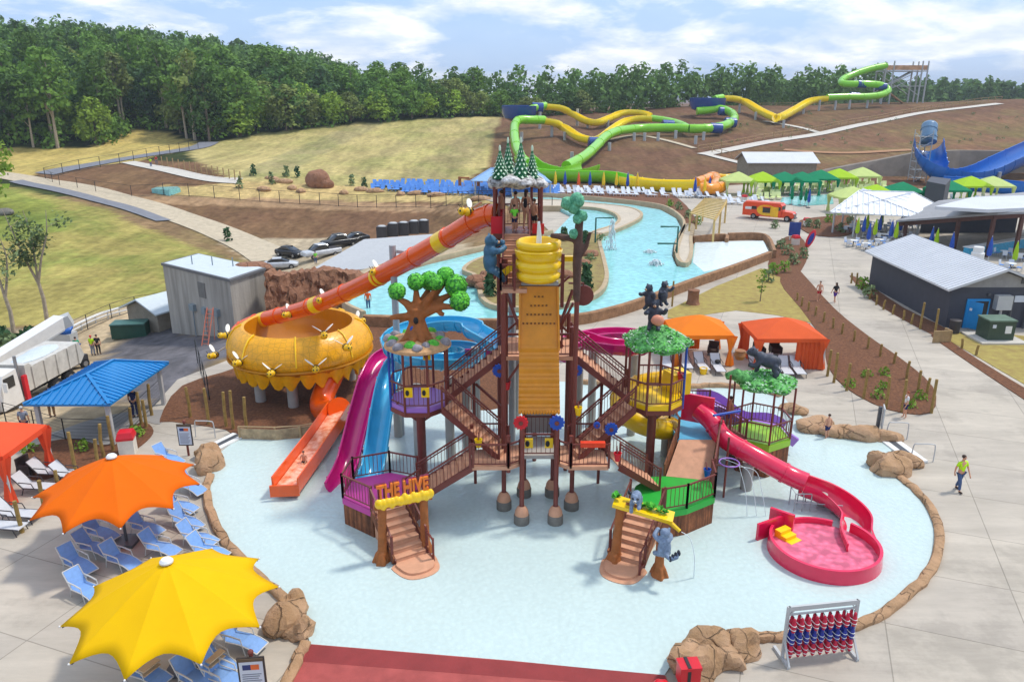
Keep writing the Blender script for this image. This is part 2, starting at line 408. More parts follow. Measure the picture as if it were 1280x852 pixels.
def make_terrain():
    ny, nx = GX.shape
    me = bpy.data.meshes.new('ground')
    vs = np.stack([GX.ravel(), GY.ravel(), GZ.ravel()], 1)
    fs = [(j*nx+i, j*nx+i+1, (j+1)*nx+i+1, (j+1)*nx+i) for j in range(ny-1) for i in range(nx-1)]
    me.from_pydata(vs.tolist(), [], fs)
    a = me.color_attributes.new('ground_kind', 'FLOAT_COLOR', 'POINT'); a.data.foreach_set('color', gc.reshape(-1, 4).ravel().astype(np.float32))
    me.materials.append(terrain_mat()); me.shade_smooth()
    o = bpy.data.objects.new('ground', me); COL.objects.link(o); o['kind'] = 'structure'
make_terrain()

# ribbons draped on the terrain
def ribbon(pxpts, w, name, m, off=.06, terrain=True, sub_=6, n=3):
    pts = [GT(*p) if terrain else G(*p) for p in pxpts]
    pts = spline([p[:2] for p in pts], sub_); mb = MB(); vs = []; k = len(pts)
    for i in range(k):
        a, b = pts[max(i-1,0)], pts[min(i+1,k-1)]; d = norm((b[0]-a[0], b[1]-a[1])); s = (d[1], -d[0])
        ww = w[0]+(w[1]-w[0])*i/(k-1) if isinstance(w, tuple) else w
        for j in range(n+1):
            q = (j/n-.5)*ww; vs.append((pts[i][0]+s[0]*q, pts[i][1]+s[1]*q))
    z = terr(np.array([v[0] for v in vs]), np.array([v[1] for v in vs]))+off
    mb.raw([(v[0], v[1], zz) for v, zz in zip(vs, z)], [(i*(n+1)+j, (i+1)*(n+1)+j, (i+1)*(n+1)+j+1, i*(n+1)+j+1) for i in range(k-1) for j in range(n)])
    return struct(mb, name, m, True), pts
m_gravel = mat('pale_gravel', (186,172,148), .95, scale=1.2, var=.15, bump=.3)
m_asph = mat('grey_asphalt', (120,122,130), .9, scale=1.0, var=.12)
m_conc = mat('concrete_path', (196,190,180), .85, scale=.6, var=.08)
m_mulch = mat('bark_mulch', (112,72,46), .98, scale=7, var=.45, bump=1.0, bscale=30)
m_straw = mat('dry_grass', (172,146,84), .98, scale=1.5, var=.3, bump=.8, bscale=25, tint=(126,130,56), tmix=.5)
ribbon([(-60,212),(50,228),(150,250),(230,274),(300,302),(345,325)], (4.5,7.0), 'service_road', m_gravel, .12)
ribbon([(20,227),(80,240),(150,258),(205,277)], 2.6, 'asphalt_strip', m_asph, .2)
ribbon([(55,218),(150,200),(240,186),(262,178)], 5.0, 'upper_road', m_asph, .15)
ribbon([(160,203),(215,214),(262,224),(300,227)], 3.0, 'footpath', m_conc, .15)
ribbon([(878,194),(930,184),(1000,172),(1060,160),(1120,148),(1180,138),(1250,130)], 3.4, 'hill_path', m_conc, .2)
ribbon([(885,194),(940,208),(985,222)], 2.2, 'hill_path', m_conc, .2)
ribbon([(868,186),(760,188),(850,190)][:1]+[(800,170),(760,176)], 1.6, 'hill_path', m_gravel, .2)
ribbon([(955,152),(1000,160),(1022,166)], 2.0, 'hill_path', m_conc, .2)
ribbon([(980,188),(1060,192),(1140,188)], 2.6, 'hill_path', mat('tan_track', (160,118,84), .95), .2)

# ------------------------------------------------------------------ forest
def leafmat(name, rgb, var=.35):
    m = mat(name, rgb, .75, var=var, scale=.35, spec=.2, objvar=.28, trans=.22)
    return m
LEAF = [leafmat('leaf_deep', (84,116,54)), leafmat('leaf_mid', (106,140,58)), leafmat('leaf_olive', (128,142,74)), leafmat('leaf_light', (142,170,62)), leafmat('leaf_blue', (88,120,70))]
m_bark = mat('bark', (120,104,88), .95, scale=4, var=.3)
m_barkpale = mat('bark_pale', (166,152,132), .95, scale=4, var=.25)
def crown(q, blobs, n, ls):
    mb = MB(); vs = []; fs = []
    for (c, r) in blobs:
        for _ in range(int(n*(r[0]*r[2])/4.0)+6):
            u = q.uniform(-.65, 1); th = q.uniform(0, 2*PI); k = math.sqrt(max(0, 1-u*u)); e = q.uniform(.55, 1.12)
            nr = (k*math.cos(th), k*math.sin(th), u)
            p = (c[0]+nr[0]*r[0]*e, c[1]+nr[1]*r[1]*e, c[2]+nr[2]*r[2]*e)
            d = norm((nr[0]+q.gauss(0,.55), nr[1]+q.gauss(0,.55), nr[2]+q.gauss(0,.55)+.35))
            a = norm(cross(d, (q.gauss(0,1), q.gauss(0,1), q.gauss(0,1)))); b = cross(d, a); s = ls*q.uniform(.6, 1.35)
            o = len(vs)
            vs += [add(p, add(mul(a, s), mul(b, s*.25))), add(p, add(mul(a, s*.1), mul(b, s*.75))), add(p, add(mul(a, -s), mul(b, -s*.1))), add(p, add(mul(a, -s*.15), mul(b, -s*.7)))]
            fs.append((o, o+1, o+2, o+3))
    return mb.raw(vs, fs)
def make_tree(kind, h, rad, low, seed, leaf, label, bark=None, n=46, ls=.55, name='broadleaf_tree'):
    q = random.Random(seed); root = empty(name, (0,0,0), label, 'tree')
    tk = MB(); tr = h*.011+.05; lean = (q.uniform(-.04,.04)*h, q.uniform(-.04,.04)*h)
    tp = [(0,0,-.6),(lean[0]*.2,lean[1]*.2,h*.3),(lean[0]*.6,lean[1]*.6,h*.6),(lean[0],lean[1],h*.92)]
    tk.tube(tp, [tr*1.5, tr, tr*.7, tr*.2], 7)
    blobs = []; nb = int(17+rad*1.6)
    for i in range(nb):
        f = (i+.5)/nb; z = low+(h-low)*(f*.92+.04); fr = math.sin(PI*min(1, (f*.86+.14)))**.7
        th = i*2.4+q.uniform(-.6,.6); rr = rad*fr*q.uniform(.25,.85)
        c = (math.cos(th)*rr+lean[0]*f, math.sin(th)*rr+lean[1]*f, z+q.uniform(-.5,.5)); s = rad*q.uniform(.32,.55)*(.55+.45*fr)
        blobs.append((c, (s, s, s*q.uniform(.65,.95))))
        if i % 2 == 0: tk.tube([(lean[0]*f*.7, lean[1]*f*.7, max(h*.2, z-h*.12)), mul(add(c, (0,0,z)), .5) if False else (c[0]*.5, c[1]*.5, z-h*.04), c], [tr*.42, tr*.3, tr*.1], 5)
    build(tk, 'trunk', bark or m_bark, root, True, local=True); build(crown(q, blobs, n, ls), 'crown', leaf, root, local=True)
    return root
protos = []
_spec = [(18,5.6,2.2,0,'deep green broadleaf tree in the dense forest on the hill',0,m_bark),(20,6.2,2.6,1,'tall mid green broadleaf tree in the dense forest on the hill',1,m_bark),(16,5.8,1.6,2,'olive green round-crowned tree in the dense forest on the hill',2,m_bark),
  (22,5.0,8.5,3,'tall forest tree with a pale bare lower trunk',1,m_barkpale),(14,5.4,1.2,4,'yellow green bushy tree among darker forest trees',3,m_bark),(18,6.0,2.0,5,'blue green broadleaf tree in the dense forest on the hill',4,m_bark),(23,4.2,10,6,'slim forest tree with a long pale trunk and high crown',2,m_barkpale)]
for hh, rr, lo, sd_, lb, li, bk in _spec: protos.append(make_tree('x', hh, rr, lo, 11+sd_, LEAF[li], lb, bk))
used_p = [False]*len(protos)
def put_tree(k, x, y, sc, rz, group='trees of the forest on the hill'):
    z = zt(x, y)-.2
    if not used_p[k]:
        used_p[k] = True; o = protos[k]; o.location = (x,y,z); o.scale = (sc,)*3; o.rotation_euler = (0,0,rz); o['group'] = group
    else: o = copy_tree(protos[k], (x,y,z), rz, scale=sc, group=group)
    return o
def forest():
    edge = [(-330,196),(-60,192),(20,186),(70,186),(118,184),(150,163),(200,161),(245,178),(300,172),(360,164),(430,155),(520,149),(600,145)]
    ew = [GT(p[0], p[1]) for p in edge]+[T(p[0], 120, p[1]) for p in ((650,256),(720,268),(800,276),(870,292),(950,305),(1030,312))]
    global FEDGE
    FEDGE = ew
    front = []
    for i in range(len(ew)-1):
        a, b = ew[i], ew[i+1]; m = max(1, int(dist(a[:2], b[:2])/5.2))
        for k in range(m):
            p = lerp(a, b, (k+rnd.random())/m); front.append((p[0], p[1]))
    cand = []
    cell = {}
    def ok(x, y, dmin):
        a, b = int(x//9), int(y//9)
        for i in (a-1, a, a+1):
            for j in (b-1, b, b+1):
                for (u, v) in cell.get((i, j), ()):
                    if (u-x)**2+(v-y)**2 < dmin*dmin: return False
        cell.setdefault((a, b), []).append((x, y)); return True
    for x, y in front:
        x += rnd.uniform(-1,1); y += rnd.uniform(.5,3)
        ok(x, y, 0); cand.append((x, y, 0))
    ex = np.array([p[0]/p[1] for p in ew]); ed = np.array([p[1] for p in ew])
    # rows behind the edge
    for _ in range(9000):
        y = rnd.uniform(180, 470); s = rnd.uniform(-.86, .46); x = s*y
        if y < np.interp(s, ex, ed)+5: continue
        dm = 4.6+(y-180)*.008
        if ok(x, y, dm): cand.append((x, y, 1))
    # keep those that can show: crown top above what stands in front (cheap horizon test per azimuth)
    zz = terr(np.array([c[0] for c in cand]), np.array([c[1] for c in cand]))
    order = sorted(range(len(cand)), key=lambda i: cand[i][1])
    hor = {}; vis = []
    for i in order:
        x, y, fr = cand[i]; b0 = int((x/y)*130); e = (zz[i]+19-H)/y
        bb = [hor.get(b, -9) for b in range(b0-1, b0+2)]
        if e > min(bb)+.004 or fr == 0: vis.append(i)
        for b in range(b0-1, b0+2): hor[b] = max(hor.get(b, -9), e-.008)
    kinds = [rnd.choice([0,1,2,0,5,4,1,3]) for _ in vis]
    big = vis[:292]
    for i, k in zip(big, kinds):
        x, y, fr = cand[i]
        if fr == 0: k = rnd.choice([3,6,1,4,0,2,3,6]) if x/y < -.38 else rnd.choice([0,1,2,4,5,2,4])
        o_ = put_tree(k, x, y, rnd.uniform(.75, 1.1)*(1.0 if x/y < -.38 else .9-.22*min(1, max(0, (x/y+.38)/.18)) if x/y < -.03 else .47), rnd.uniform(0, 6.3))
        if x/y > -.38: o_.scale = (o_.scale[0]*(1.3 if x/y < -.03 else 1.65), o_.scale[1]*(1.3 if x/y < -.03 else 1.65), o_.scale[2])
    rest = vis[292:]
    return [(cand[i][0], cand[i][1], zz[i]) for i in rest], len(vis)
rest, nvis = forest()
print('forest visible', nvis, 'rest', len(rest))
def far_wood(spots, name, lbl, seed, leaf, ls=.9, n=9, hh=(15,21), wd=3.2):
    q = random.Random(seed); V = []; Fc = []
    for x, y, z in spots:
        h = q.uniform(*hh); blobs = []
        for i in range(9):
            th = i*2.4+q.random(); f = i/8; rr = wd*math.sin(PI*(.2+.75*f))*q.uniform(.3,.9)
            s = wd*q.uniform(.55,.85)*(1.1-.45*f); blobs.append(((x+math.cos(th)*rr, y+math.sin(th)*rr, z+h*(.30+.66*f)), (s,s,s*.85)))
        m = crown(q, blobs, n, ls); o = len(V); V += m.v; Fc += [tuple(i+o for i in f_) for f_ in m.f]
    mb = MB(); mb.raw(V, Fc); ob = build(mb, name, leaf); tag(ob, lbl, 'trees', kind='stuff'); return ob
LEAFW = mat('leaf_wood', (98,130,64), .8, var=.5, scale=.09, spec=.2, trans=.2)
far_wood(rest, 'far_wood', 'dense green wood running along the ridge behind the hill', 5, LEAFW, ls=.85, n=8, hh=(10,16), wd=4.6)
us = []
for a_, b_ in zip(FEDGE[:-1], FEDGE[1:]):
    for k in range(int(dist(a_[:2], b_[:2])/2.2)):
        f = rnd.random(); x = a_[0]+(b_[0]-a_[0])*f; y = a_[1]+(b_[1]-a_[1])*f+rnd.uniform(1, 16); us.append((x, y, zt(x, y)-2.5))
far_wood(us, 'undergrowth', 'tangled green undergrowth along the foot of the forest', 9, LEAF[1], ls=.55, n=7, hh=(4.5,9))
# long low wood on the horizon at the right and the furthest ridges
hz = []
for _ in range(420):
    px = rnd.uniform(930, 1420); Y = rnd.uniform(430, 640); x = (px-640)/F*Y; hz.append((x, Y, zt(x, Y)-rnd.uniform(0,3)))
far_wood(hz, 'far_wood', 'low dark wood along the horizon beyond the right-hand hill', 6, LEAFW, ls=1.3, n=6)
# ------------------------------------------------------------------ decks, pools, river
def deck_mat(name, rgb, size=4.5, rz=.35, line=.4):
    m = mat(name, rgb, .8, var=.07, scale=.35, bump=.12, bscale=60, k=1.0); nt = m.node_tree; N = nt.nodes; L = nt.links; b = N['Principled BSDF']
    src = b.inputs['Base Color'].links[0].from_socket
    tc = N.new('ShaderNodeTexCoord'); mp = N.new('ShaderNodeMapping'); mp.inputs['Rotation'].default_value = (0,0,rz); L.new(tc.outputs['Object'], mp.inputs['Vector'])
    br = N.new('ShaderNodeTexBrick'); br.offset = 0.0; br.inputs['Scale'].default_value = 1.0; br.inputs['Mortar Size'].default_value = .022; br.inputs['Brick Width'].default_value = size; br.inputs['Row Height'].default_value = size*.8
    br.inputs['Color1'].default_value = (1,1,1,1); br.inputs['Color2'].default_value = (.9,.9,.92,1); br.inputs['Mortar'].default_value = (1-line,)*3+(1,)
    L.new(mp.outputs['Vector'], br.inputs['Vector'])
    n = N.new('ShaderNodeTexNoise'); n.inputs['Scale'].default_value = .5; n.inputs['Detail'].default_value = 10; n.inputs['Roughness'].default_value = .74
    ms = N.new('ShaderNodeMapping'); ms.inputs['Scale'].default_value = (.25,1.6,1); ms.inputs['Rotation'].default_value = (0,0,rz); L.new(tc.outputs['Object'], ms.inputs['Vector']); L.new(ms.outputs['Vector'], n.inputs['Vector'])
    r = N.new('ShaderNodeMapRange'); r.inputs['From Min'].default_value = .3; r.inputs['From Max'].default_value = .7; r.inputs['To Min'].default_value = .78; r.inputs['To Max'].default_value = 1.12; L.new(n.outputs['Fac'], r.inputs['Value'])
    a = N.new('ShaderNodeMix'); a.data_type = 'RGBA'; a.blend_type = 'MULTIPLY'; a.inputs['Factor'].default_value = 1; L.new(src, a.inputs['A']); L.new(br.outputs['Color'], a.inputs['B'])
    h = N.new('ShaderNodeHueSaturation'); L.new(a.outputs['Result'], h.inputs['Color']); L.new(r.outputs['Result'], h.inputs['Value'])
    s1 = N.new('ShaderNodeTexNoise'); s1.inputs['Scale'].default_value = .22; s1.inputs['Detail'].default_value = 9; s1.inputs['Roughness'].default_value = .68; L.new(tc.outputs['Object'], s1.inputs['Vector'])
    s2 = N.new('ShaderNodeMapRange'); s2.inputs['From Min'].default_value = .52; s2.inputs['From Max'].default_value = .6; s2.inputs['To Min'].default_value = 1.0; s2.inputs['To Max'].default_value = .84; L.new(s1.outputs['Fac'], s2.inputs['Value'])
    h2 = N.new('ShaderNodeHueSaturation'); L.new(h.outputs['Color'], h2.inputs['Color']); L.new(s2.outputs['Result'], h2.inputs['Value']); L.new(h2.outputs['Color'], b.inputs['Base Color'])
    return m
m_deck = deck_mat('deck_concrete', (186,176,161))
def water_mat(name, rgb, wscale, strength, rough=.06, var=.06, sp=1.0, streak=0.0):
    m = bpy.data.materials.new(name); m.use_nodes = True; nt = m.node_tree; N = nt.nodes; L = nt.links; b = N['Principled BSDF']
    tc = N.new('ShaderNodeTexCoord'); n0 = N.new('ShaderNodeTexNoise'); n0.inputs['Scale'].default_value = .22; n0.inputs['Detail'].default_value = 4; L.new(tc.outputs['Object'], n0.inputs['Vector'])
    rp = N.new('ShaderNodeValToRGB'); c = lin(rgb); rp.color_ramp.elements[0].position = .3; rp.color_ramp.elements[1].position = .7
    rp.color_ramp.elements[0].color = (*[x*(1-var) for x in c], 1); rp.color_ramp.elements[1].color = (*[min(1, x*(1+var)) for x in c], 1)
    L.new(n0.outputs['Fac'], rp.inputs['Fac'])
    nw = N.new('ShaderNodeTexVoronoi'); nw.feature = 'SMOOTH_F1'; nw.inputs['Scale'].default_value = wscale
    nn = N.new('ShaderNodeTexNoise'); nn.inputs['Scale'].default_value = wscale*.8; nn.inputs['Detail'].default_value = 5; L.new(tc.outputs['Object'], nn.inputs['Vector'])
    L.new(nn.outputs['Color'], nw.inputs['Vector']) if False else L.new(tc.outputs['Object'], nw.inputs['Vector'])
    ad = N.new('ShaderNodeMath'); ad.operation = 'ADD'; L.new(nw.outputs['Distance'], ad.inputs[0]); L.new(nn.outputs['Fac'], ad.inputs[1])
    # ripple lights painted into the base colour, as if a pale floor showed
    r2 = N.new('ShaderNodeMapRange'); r2.inputs['From Min'].default_value = .55; r2.inputs['From Max'].default_value = 1.15; r2.inputs['To Min'].default_value = 1+streak; r2.inputs['To Max'].default_value = 1-streak; L.new(ad.outputs[0], r2.inputs['Value'])
    hs = N.new('ShaderNodeHueSaturation'); L.new(rp.outputs['Color'], hs.inputs['Color']); L.new(r2.outputs['Result'], hs.inputs['Value']); L.new(hs.outputs['Color'], b.inputs['Base Color'])
    bp = N.new('ShaderNodeBump'); bp.inputs['Strength'].default_value = strength; bp.inputs['Distance'].default_value = .05; L.new(ad.outputs[0], bp.inputs['Height']); L.new(bp.outputs['Normal'], b.inputs['Normal'])
    b.inputs['Roughness'].default_value = rough; b.inputs['IOR'].default_value = 1.33; b.inputs['Specular IOR Level'].default_value = .5*sp
    return m
m_pool = water_mat('splash_water', (192,210,208), 6.0, .34, .10, .03, streak=.035)
m_river = water_mat('river_water', (138,204,204), 2.2, .5, .06, .08, streak=.14)
m_shallow = water_mat('beach_water', (214,226,226), 2.5, .3, .08, .04, streak=.06)
def rockmat(name, rgb, tint):
    m = mat(name, rgb, .88, var=.35, scale=1.1, tint=tint, tmix=.7); nt = m.node_tree; N = nt.nodes; L = nt.links; b = N['Principled BSDF']
    tc = N.new('ShaderNodeTexCoord'); n = N.new('ShaderNodeTexNoise'); n.inputs['Scale'].default_value = 1.5; n.inputs['Detail'].default_value = 5; L.new(tc.outputs['Object'], n.inputs['Vector'])
    mp = N.new('ShaderNodeMix'); mp.data_type = 'VECTOR'; mp.inputs['Factor'].default_value = .25; L.new(tc.outputs['Object'], mp.inputs['A']); L.new(n.outputs['Color'], mp.inputs['B'])
    v = N.new('ShaderNodeTexVoronoi'); v.feature = 'DISTANCE_TO_EDGE'; v.inputs['Scale'].default_value = 1.3; L.new(mp.outputs['Result'], v.inputs['Vector'])
    r = N.new('ShaderNodeMapRange'); r.inputs['From Max'].default_value = .03; L.new(v.outputs['Distance'], r.inputs['Value'])
    n2 = N.new('ShaderNodeTexNoise'); n2.inputs['Scale'].default_value = 5; n2.inputs['Detail'].default_value = 8; n2.inputs['Roughness'].default_value = .7; L.new(tc.outputs['Object'], n2.inputs['Vector'])
    n3 = N.new('ShaderNodeTexNoise'); n3.inputs['Scale'].default_value = .9; L.new(tc.outputs['Object'], n3.inputs['Vector']); r3 = N.new('ShaderNodeMapRange'); r3.inputs['From Min'].default_value = .5; r3.inputs['From Max'].default_value = .56; L.new(n3.outputs['Fac'], r3.inputs['Value']); mxx = N.new('ShaderNodeMath'); mxx.operation = 'MAXIMUM'; L.new(r.outputs['Result'], mxx.inputs[0]); L.new(r3.outputs['Result'], mxx.inputs[1])
    n4 = N.new('ShaderNodeTexVoronoi'); n4.inputs['Scale'].default_value = 2.2; L.new(mp.outputs['Result'], n4.inputs['Vector']); a2 = N.new('ShaderNodeMath'); a2.operation = 'ADD'; L.new(n4.outputs['Distance'], a2.inputs[0]); L.new(n2.outputs['Fac'], a2.inputs[1])
    a = N.new('ShaderNodeMath'); a.operation = 'ADD'; L.new(mxx.outputs[0], a.inputs[0]); L.new(a2.outputs[0], a.inputs[1])
    bp = N.new('ShaderNodeBump'); bp.inputs['Strength'].default_value = 1.0; bp.inputs['Distance'].default_value = .12; L.new(a.outputs[0], bp.inputs['Height']); L.new(bp.outputs['Normal'], b.inputs['Normal']); return m
m_kerb = rockmat('tan_kerb', (200,158,116), (158,126,98))
m_rock = rockmat('tan_rock', (204,160,114), (160,132,110))
m_rockred = rockmat('red_rock', (166,114,82), (124,92,74))
m_wall = mat('river_wall', (176,156,126), .9, var=.15, scale=1.2, bump=.5, bscale=10)
m_wallrock = mat('brown_wall', (150,112,80), .9, var=.3, scale=2.0, bump=1.0, bscale=8)

deck = [G(*p)[:2] for p in [(-300,1090),(-300,655),(-60,585),(60,541),(188,511),(222,474),(300,444),(400,430),(440,384),(530,329),(610,312),(690,292),(662,264),(602,248),(642,240),(900,232),(1000,228),(1280,242),(1700,277),(2300,1090)]]
struct(MB().prism(deck, -.3, 0, False), 'pavement', m_deck)

def bed(px, z, name, m, zb=0.0, n=5, jit=0.0, closed=True):
    pts = [G(p[0], p[1], 0) for p in px]; pts = spline([p[:2] for p in pts], n, True)
    return struct(MB().prism(pts, zb, z, False), name, m)
bed([(200,524),(228,482),(300,458),(330,432),(440,404),(590,408),(640,408),(640,500),(600,512),(500,505),(460,522),(400,545),(300,549),(282,537),(215,527)], .03, 'mulch_bed', m_mulch, n=3)
bed([(835,388),(950,336),(985,347),(1010,385),(1060,440),(1020,405),(920,388),(860,398)], .03, 'dry_lawn', m_straw, n=2)
bed([(985,326),(1003,342),(1042,385),(1085,420),(1128,450),(1166,484),(1163,516),(1110,512),(1056,484),(1034,455),(1028,425),(1000,385),(975,352)], .05, 'mulch_bed', m_mulch, n=3)
bed([(1062,345),(1080,352),(1130,385),(1185,412),(1180,424),(1130,400),(1090,375)], .03, 'mulch_bed', m_mulch, n=3)
bed([(1180,420),(1205,415),(1280,420),(1420,440),(1420,560),(1280,480),(1225,448)], .03, 'dry_lawn', m_straw, n=3)
bed([(1164,420),(1182,424),(1226,452),(1282,486),(1420,565),(1420,590),(1278,498),(1215,456)], .045, 'mulch_bed', m_mulch, n=3)
bed([(20,590),(38,560),(90,548),(135,556),(175,528),(192,538),(178,556),(140,578),(90,588),(50,600)], .03, 'mulch_bed', m_mulch, n=4)
bed([(975,300),(1000,296),(1010,318),(995,345),(970,345),(960,330)], .04, 'planting_bed', m_mulch, n=3)
bed([(1000,276),(1060,270),(1075,285),(1050,296),(1010,292)], .1, 'planting_bed', m_mulch, n=3)
bed([(700,240),(820,240),(850,250),(870,275),(862,285),(840,262),(790,252),(700,247)], .04, 'planting_bed', m_mulch, n=3)
bed([(60,545),(130,520),(205,512),(200,530),(175,528),(135,556),(90,548)], .02, 'pavilion_floor', mat('pavilion_concrete', (142,138,134), .85, scale=.7), n=3)

# splash pool
POOL = [(300,549),(276,566),(262,590),(262,620),(276,660),(310,704),(345,736),(376,766),(388,806),(640,827),(830,845),(852,812),(905,793),(985,793),(1065,780),(1120,752),(1160,710),(1171,670),(1156,630),(1128,600),(1098,580),(1122,556),(1096,550),(1050,543),(1018,533),(992,512),(975,493),(950,484),(870,480),(720,478),(690,480),(640,504),(600,514),(500,506),(462,522),(400,546)]
pw = [G(*p)[:2] for p in POOL]
struct(MB().prism(spline(pw[:8], 4)+pw[8:11]+spline(pw[11:], 4), 0, .05, False), 'splash_pool_water', m_pool)
m_red = mat('red_pavement', (160,70,66), .75, var=.14, scale=1.2, bump=.3, bscale=40, tint=(176,84,80))
m_red2 = mat('dark_red_pavement', (138,48,48), .75, var=.12, scale=1.2, bump=.3, bscale=40)
struct(MB().prism([G(*p)[:2] for p in [(386,806),(640,827),(832,846),(860,930),(300,930),(352,862)]], 0, .06, False), 'red_pavement', m_red)
struct(MB().prism([G(*p)[:2] for p in [(388,807),(640,828),(830,845),(836,862),(640,848),(378,828)]], .06, .064, False), 'red_step', m_red2)

def kerb(px, name, label, m=m_kerb, w=.36, h=.22, cat='pool kerb', n=5, z=0.0, seed=3):
    pts = spline([G(p[0], p[1], z) for p in px], n); q = random.Random(seed)
    pts = [(p[0]+q.uniform(-.05,.05), p[1]+q.uniform(-.05,.05), z) for p in pts]
    prof = [(-w*.5,0),(w*.5,0),(w*.52,h*.6),(w*.36,h*.95),(0,h*1.05),(-w*.36,h*.95),(-w*.52,h*.6)]
    mb = MB().sweep(pts, prof)
    for i, v in enumerate(mb.v): mb.v[i] = (v[0], v[1], v[2]+(q.uniform(-.03,.03) if v[2] > .1 else 0))
    return thing(mb, name, m, label, cat, smooth=True, angle=40)
kerb([(264,596),(258,620),(272,662),(306,706),(342,738),(366,758)], 'pool_kerb', 'tan rock kerb along the left edge of the splash pool beside the umbrellas')
kerb([(383,806),(370,830),(352,868)], 'pool_kerb', 'short tan rock kerb between the red pavement and the lower left deck')
kerb([(938,798),(985,797),(1068,783),(1124,754),(1163,712),(1174,672),(1159,632),(1130,602),(1106,588)], 'pool_kerb', 'long tan rock kerb curving round the right side of the splash pool')
kerb([(862,486),(900,484),(950,489),(975,497)], 'pool_kerb', 'low tan kerb in front of the orange cabanas', w=.35, h=.3)
kerb([(720,480),(790,482),(862,485)], 'pool_kerb', 'low tan kerb behind the play tower', w=.35, h=.3)
def rocks(spec, name, label, m=m_rock, seed=1, cat='artificial rock'):
    mb = MB()
    for i, (px, py, rx, ry, rz) in enumerate(spec):
        p = G(px, py, 0); mb.rock((p[0], p[1], rz*.35), (rx, ry, rz), seed+i, .34, 20, 12)
    return thing(mb, name, m, label, cat, smooth=True, angle=24)
rocks([(360,780,.72,.8,.6),(366,764,.5,.6,.55),(373,792,.5,.5,.5)], 'pool_rock', 'large cracked tan boulder on the pool edge below the yellow umbrella', seed=4)
rocks([(264,586,.6,.7,.6),(258,572,.5,.6,.5)], 'pool_rock', 'tan boulder on the pool edge beside the orange umbrella', seed=9)
rocks([(900,824,1.3,.9,.5),(862,842,.85,.75,.75),(878,822,.9,.7,.55),(926,812,.65,.55,.5)], 'pool_rock', 'broad cracked tan boulder at the bottom of the pool beside the lifejacket rack', seed=21)
rocks([(1112,589,.85,.6,.6),(1100,584,.55,.6,.5),(1132,580,.6,.5,.45)], 'pool_rock', 'tan boulder beside the right-hand pool steps', seed=31)
rocks([(992,515,.8,.7,.45),(1018,536,1.1,.7,.5),(1050,545,1.2,.6,.55),(1080,548,1.1,.5,.5),(1104,550,.8,.45,.4)], 'pool_rock', 'low tan rock ledge along the pool where the boy wades', seed=41)

# ------------------------------------------------------------------ lazy river
RZ = .42
RIV = [(640,246),(690,247),(740,251),(790,256),(825,262),(845,273),(851,285),(842,305),(840,320),(846,333),(864,330),(868,304),(955,302),(962,318),(920,333),(860,354),(800,377),(760,389),(720,397),(590,402),(455,398),(432,378),(470,352),(534,331),(608,313),(690,294),(715,268),(690,256),(640,256)]
struct(MB().prism([G(p[0], p[1], RZ)[:2] for p in RIV], .02, RZ, False), 'river_water', m_river)
struct(MB().prism([G(p[0], p[1], RZ)[:2] for p in [(866,328),(869,303),(954,301),(962,317),(922,331),(880,340)]], RZ, RZ+.02, False), 'beach_water', m_shallow)
def rwall(px, label, h=.95, w=.4, m=m_wall, n=5, name='river_wall', z0=0.0):
    pts = spline([G(p[0], p[1], RZ) for p in px], n); pts = [(p[0], p[1], z0) for p in pts]
    prof = [(-w/2,0),(w/2,0),(w/2,h*.92),(w*.38,h),(-w*.38,h),(-w/2,h*.92)]
    return thing(MB().sweep(pts, prof), name, m, label, 'wall', smooth=True, angle=40)
rwall([(962,319),(920,335),(860,356),(800,379),(760,391),(720,399),(650,404),(590,405),(520,402),(455,400)], 'brown rough wall along the near bank of the lazy river', m=m_wallrock, h=.85, w=.5)
rwall([(640,244),(690,245),(740,249),(790,254),(828,260),(849,272),(855,285),(846,305),(844,320)], 'tan wall round the outer bend of the lazy river', h=.9)
rwall([(866,300),(905,297),(908,303)], 'brown wall left of the gap at the shallow beach entry', m=m_wallrock, h=.9)
rwall([(910,296),(955,297),(968,318)], 'brown wall right of the gap at the shallow beach entry', m=m_wallrock, h=.9)
rwall([(455,396),(430,378),(470,350),(534,329),(608,311),(690,292)], 'tan wall along the back bank of the left river channel', h=.9)
m_planter = mat('island_soil', (150,122,82), .98, scale=1.2, var=.3, bump=.8, bscale=20, tint=(126,128,62), tmix=.6)
def landmass(px, h, name, m, label, inset=.25, side=m_wall):
    pts = spline([G(p[0], p[1], RZ)[:2] for p in px], 4, True)
    root = empty(name, (pts[0][0], pts[0][1], 0), label, 'island')
    build(MB().sweep([(p[0], p[1], 0) for p in pts+[pts[0]]], [(-.2,0),(.2,0),(.2,h),(-.2,h)]), 'retaining_wall', side, root)
    build(MB().prism(pts, 0, h-.06, False), 'top_surface', m, root); return root
m_walk = mat('walk_concrete', (190,178,160), .88, scale=.8, var=.1)
landmass([(646,253),(700,253),(740,257),(780,261),(799,267),(800,275),(780,286),(752,296),(742,293),(766,285),(774,277),(767,269),(746,263),(715,261),(650,260)], .85, 'concrete_spit', m_walk, 'pale concrete spit with rounded end between two river channels')
landmass([(742,294),(752,297),(749,305),(755,330),(758,352),(745,372),(700,386),(634,389),(604,378),(596,350),(580,340),(608,324),(690,302),(720,297)], .85, 'river_island', m_planter, 'planted island with stone edge in the middle of the river')
landmass([(849,330),(846,318),(851,300),(857,285),(866,286),(863,302),(864,318),(858,333)], .9, 'concrete_spit', m_walk, 'narrow walled spit between the river bend and shallow beach')
